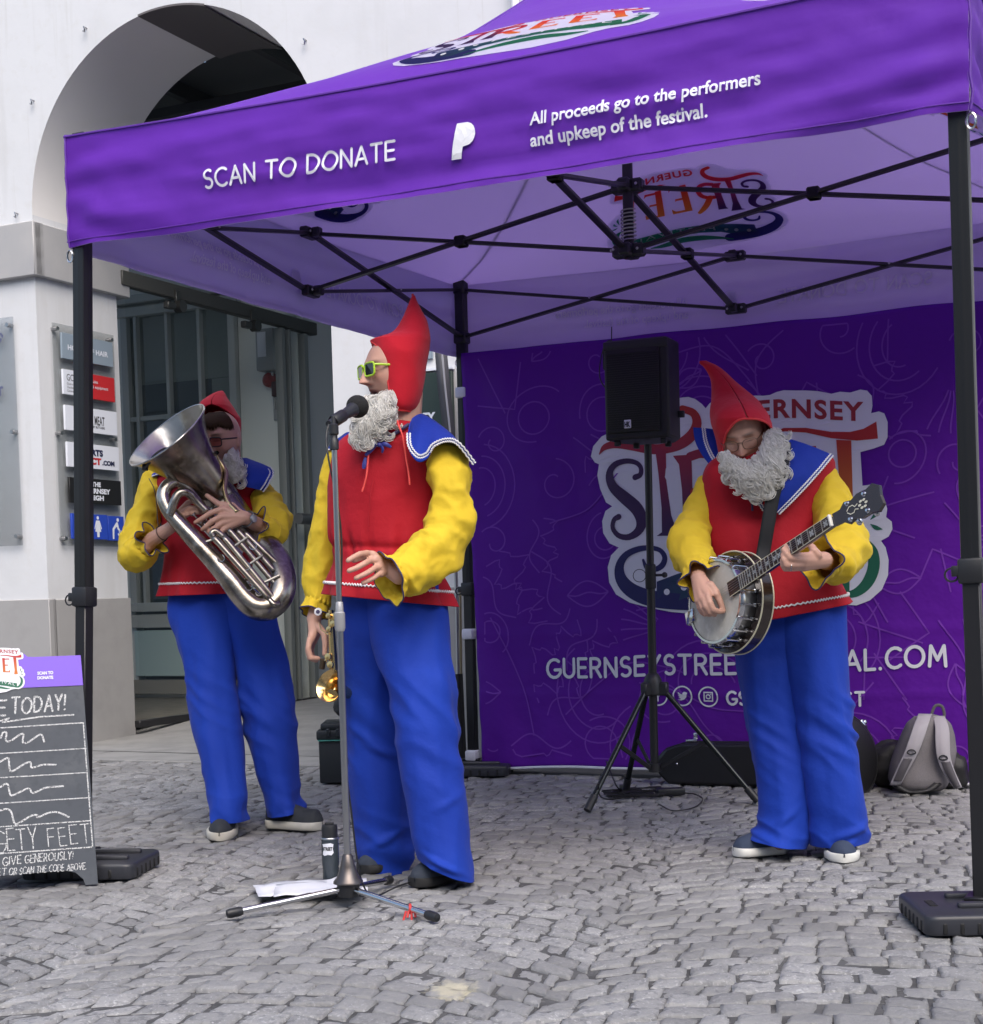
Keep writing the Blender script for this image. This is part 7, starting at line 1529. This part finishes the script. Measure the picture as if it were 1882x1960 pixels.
tpath('main_branch', [(860,950,.066,6.22),(980,1100,.064,6.24),(1120,1220,.062,6.24),(1240,1330,.060,6.20),(1320,1450,.058,6.15),(1352,1570,.056,6.11),(1330,1690,.055,6.08),(1245,1775,.054,6.06),(1140,1775,.052,6.05),(1040,1690,.049,6.05),(940,1560,.045,6.05),(820,1420,.041,6.06),(690,1280,.037,6.07),(560,1140,.033,6.08),(460,1020,.030,6.09),(420,910,.028,6.10),(450,830,.026,6.11),(520,800,.025,6.13),(590,830,.024,6.14),(660,910,.022,6.15),(720,1000,.020,6.15)], n=150)
tpath('inner_bow', [(470,1060,.017,6.06),(500,960,.017,6.055),(540,890,.017,6.06),(600,880,.017,6.07),(660,930,.016,6.09),(760,1030,.015,6.10)], n=50)
for k, (x0, y0, x1, y1, r, d) in enumerate(((810,1230,1250,1720,.0125,6.02),(890,1230,1310,1740,.0125,6.03),(930,1170,1330,1640,.011,6.06),(1000,1180,1290,1500,.011,6.08),(1060,1200,1330,1460,.012,6.10))):
    tpath('valve_tube', [(x0,y0,r,d),((x0+x1)/2,(y0+y1)/2,r,d),(x1,y1,r,d)], n=20)
tpath('tube_bow', [(1250,1720,.0125,6.02),(1280,1755,.0125,6.015),(1310,1760,.0125,6.02),(1318,1742,.0125,6.03)], n=20); tpath('tube_bow', [(810,1230,.0125,6.02),(800,1200,.0125,6.02),(830,1185,.0125,6.025),(890,1230,.0125,6.03)], n=20)
for x, y in ((740,1010),(690,1090),(770,1110),(830,1160)):
    a = Tt(x, y, 6.12); d = (Tt(x+130, y+140, 6.15)-a).normalized(); mb = MB(); mb.lathe([(.001,-.03),(.011,-.03),(.011,-.024),(.004,-.022),(.004,0),(.019,.0),(.020,.01),(.0175,.02),(.0175,.13),(.019,.14),(.001,.15)], a, d, 22); mb.build('valve', mat('bright_nickel', (.5,.5,.5), .18, 1.), tb, smooth=40)
for x, y in ((870,1395),(1070,1460),(1090,1620),(1200,1730),(1120,1300),(1170,1660)):
    c = Tt(x, y, 6.015); mb = MB(); mb.tube([c+RT*(.014*math.cos(t))+UP*(.014*math.sin(t)) for t in [3.3+i*.25 for i in range(18)]], .0028, 6); mb.build('pull_ring', M_CHROME, tb)
for (x0,y0,x1,y1) in ((980,1300,1080,1230),(1100,1440,1200,1370),(1180,1600,1330,1530),(700,1290,830,1240),(980,1560,1110,1560)):
    mb = MB(); mb.tube([Tt(x0,y0,6.05), Tt(x1,y1,6.05)], .006, 8); mb.build('brace', M_TUBA, tb)
tpath('lead_pipe', [(822,580,.008,6.18),(850,620,.008,6.19),(890,680,.009,6.19),(912,730,.0095,6.18),(905,800,.010,6.16),(900,870,.010,6.14),(930,960,.011,6.12),(1000,1040,.012,6.10)], mat('brass_lead_pipe', (.45,.36,.20), .25, 1.), 50)
mp = Tt(822, 580, 6.18); md = (HT[0]+HT[1]*.115-HT[2]*.066-mp).normalized(); mb = MB(); mb.lathe([(.008,-.035),(.0085,-.02),(.012,.0),(.018,.022),(.019,.03),(.015,.034),(.006,.02),(.001,.01)], mp, md, 24); mb.build('mouthpiece', M_CHROME, tb, smooth=60)
mb = MB(); mb.tube([Vector(a) for a in spline([Tt(495,535,6.05), Tt(420,540,6.0), Tt(345,590,5.98), Tt(310,650,5.99), Tt(270,690,6.02)], 30)], .0045, 8); mb.box(Tt(275,690,6.03), (.02,.03,.02), None, .004); mb.box(Tt(505,528,6.05), (.02,.02,.02), None, .004); mb.build('clip_microphone', M_BLACKPL, tb)
mb = MB(); mb.tube([Vector(a) for a in spline([Tt(305,770,6.34), Tt(345,850,6.30), Tt(365,960,6.27), Tt(372,1080,6.25), Tt(380,1150,6.24)], 30)], .0018, 6); mb.build('thin_cable', M_BLACKPL, tb)
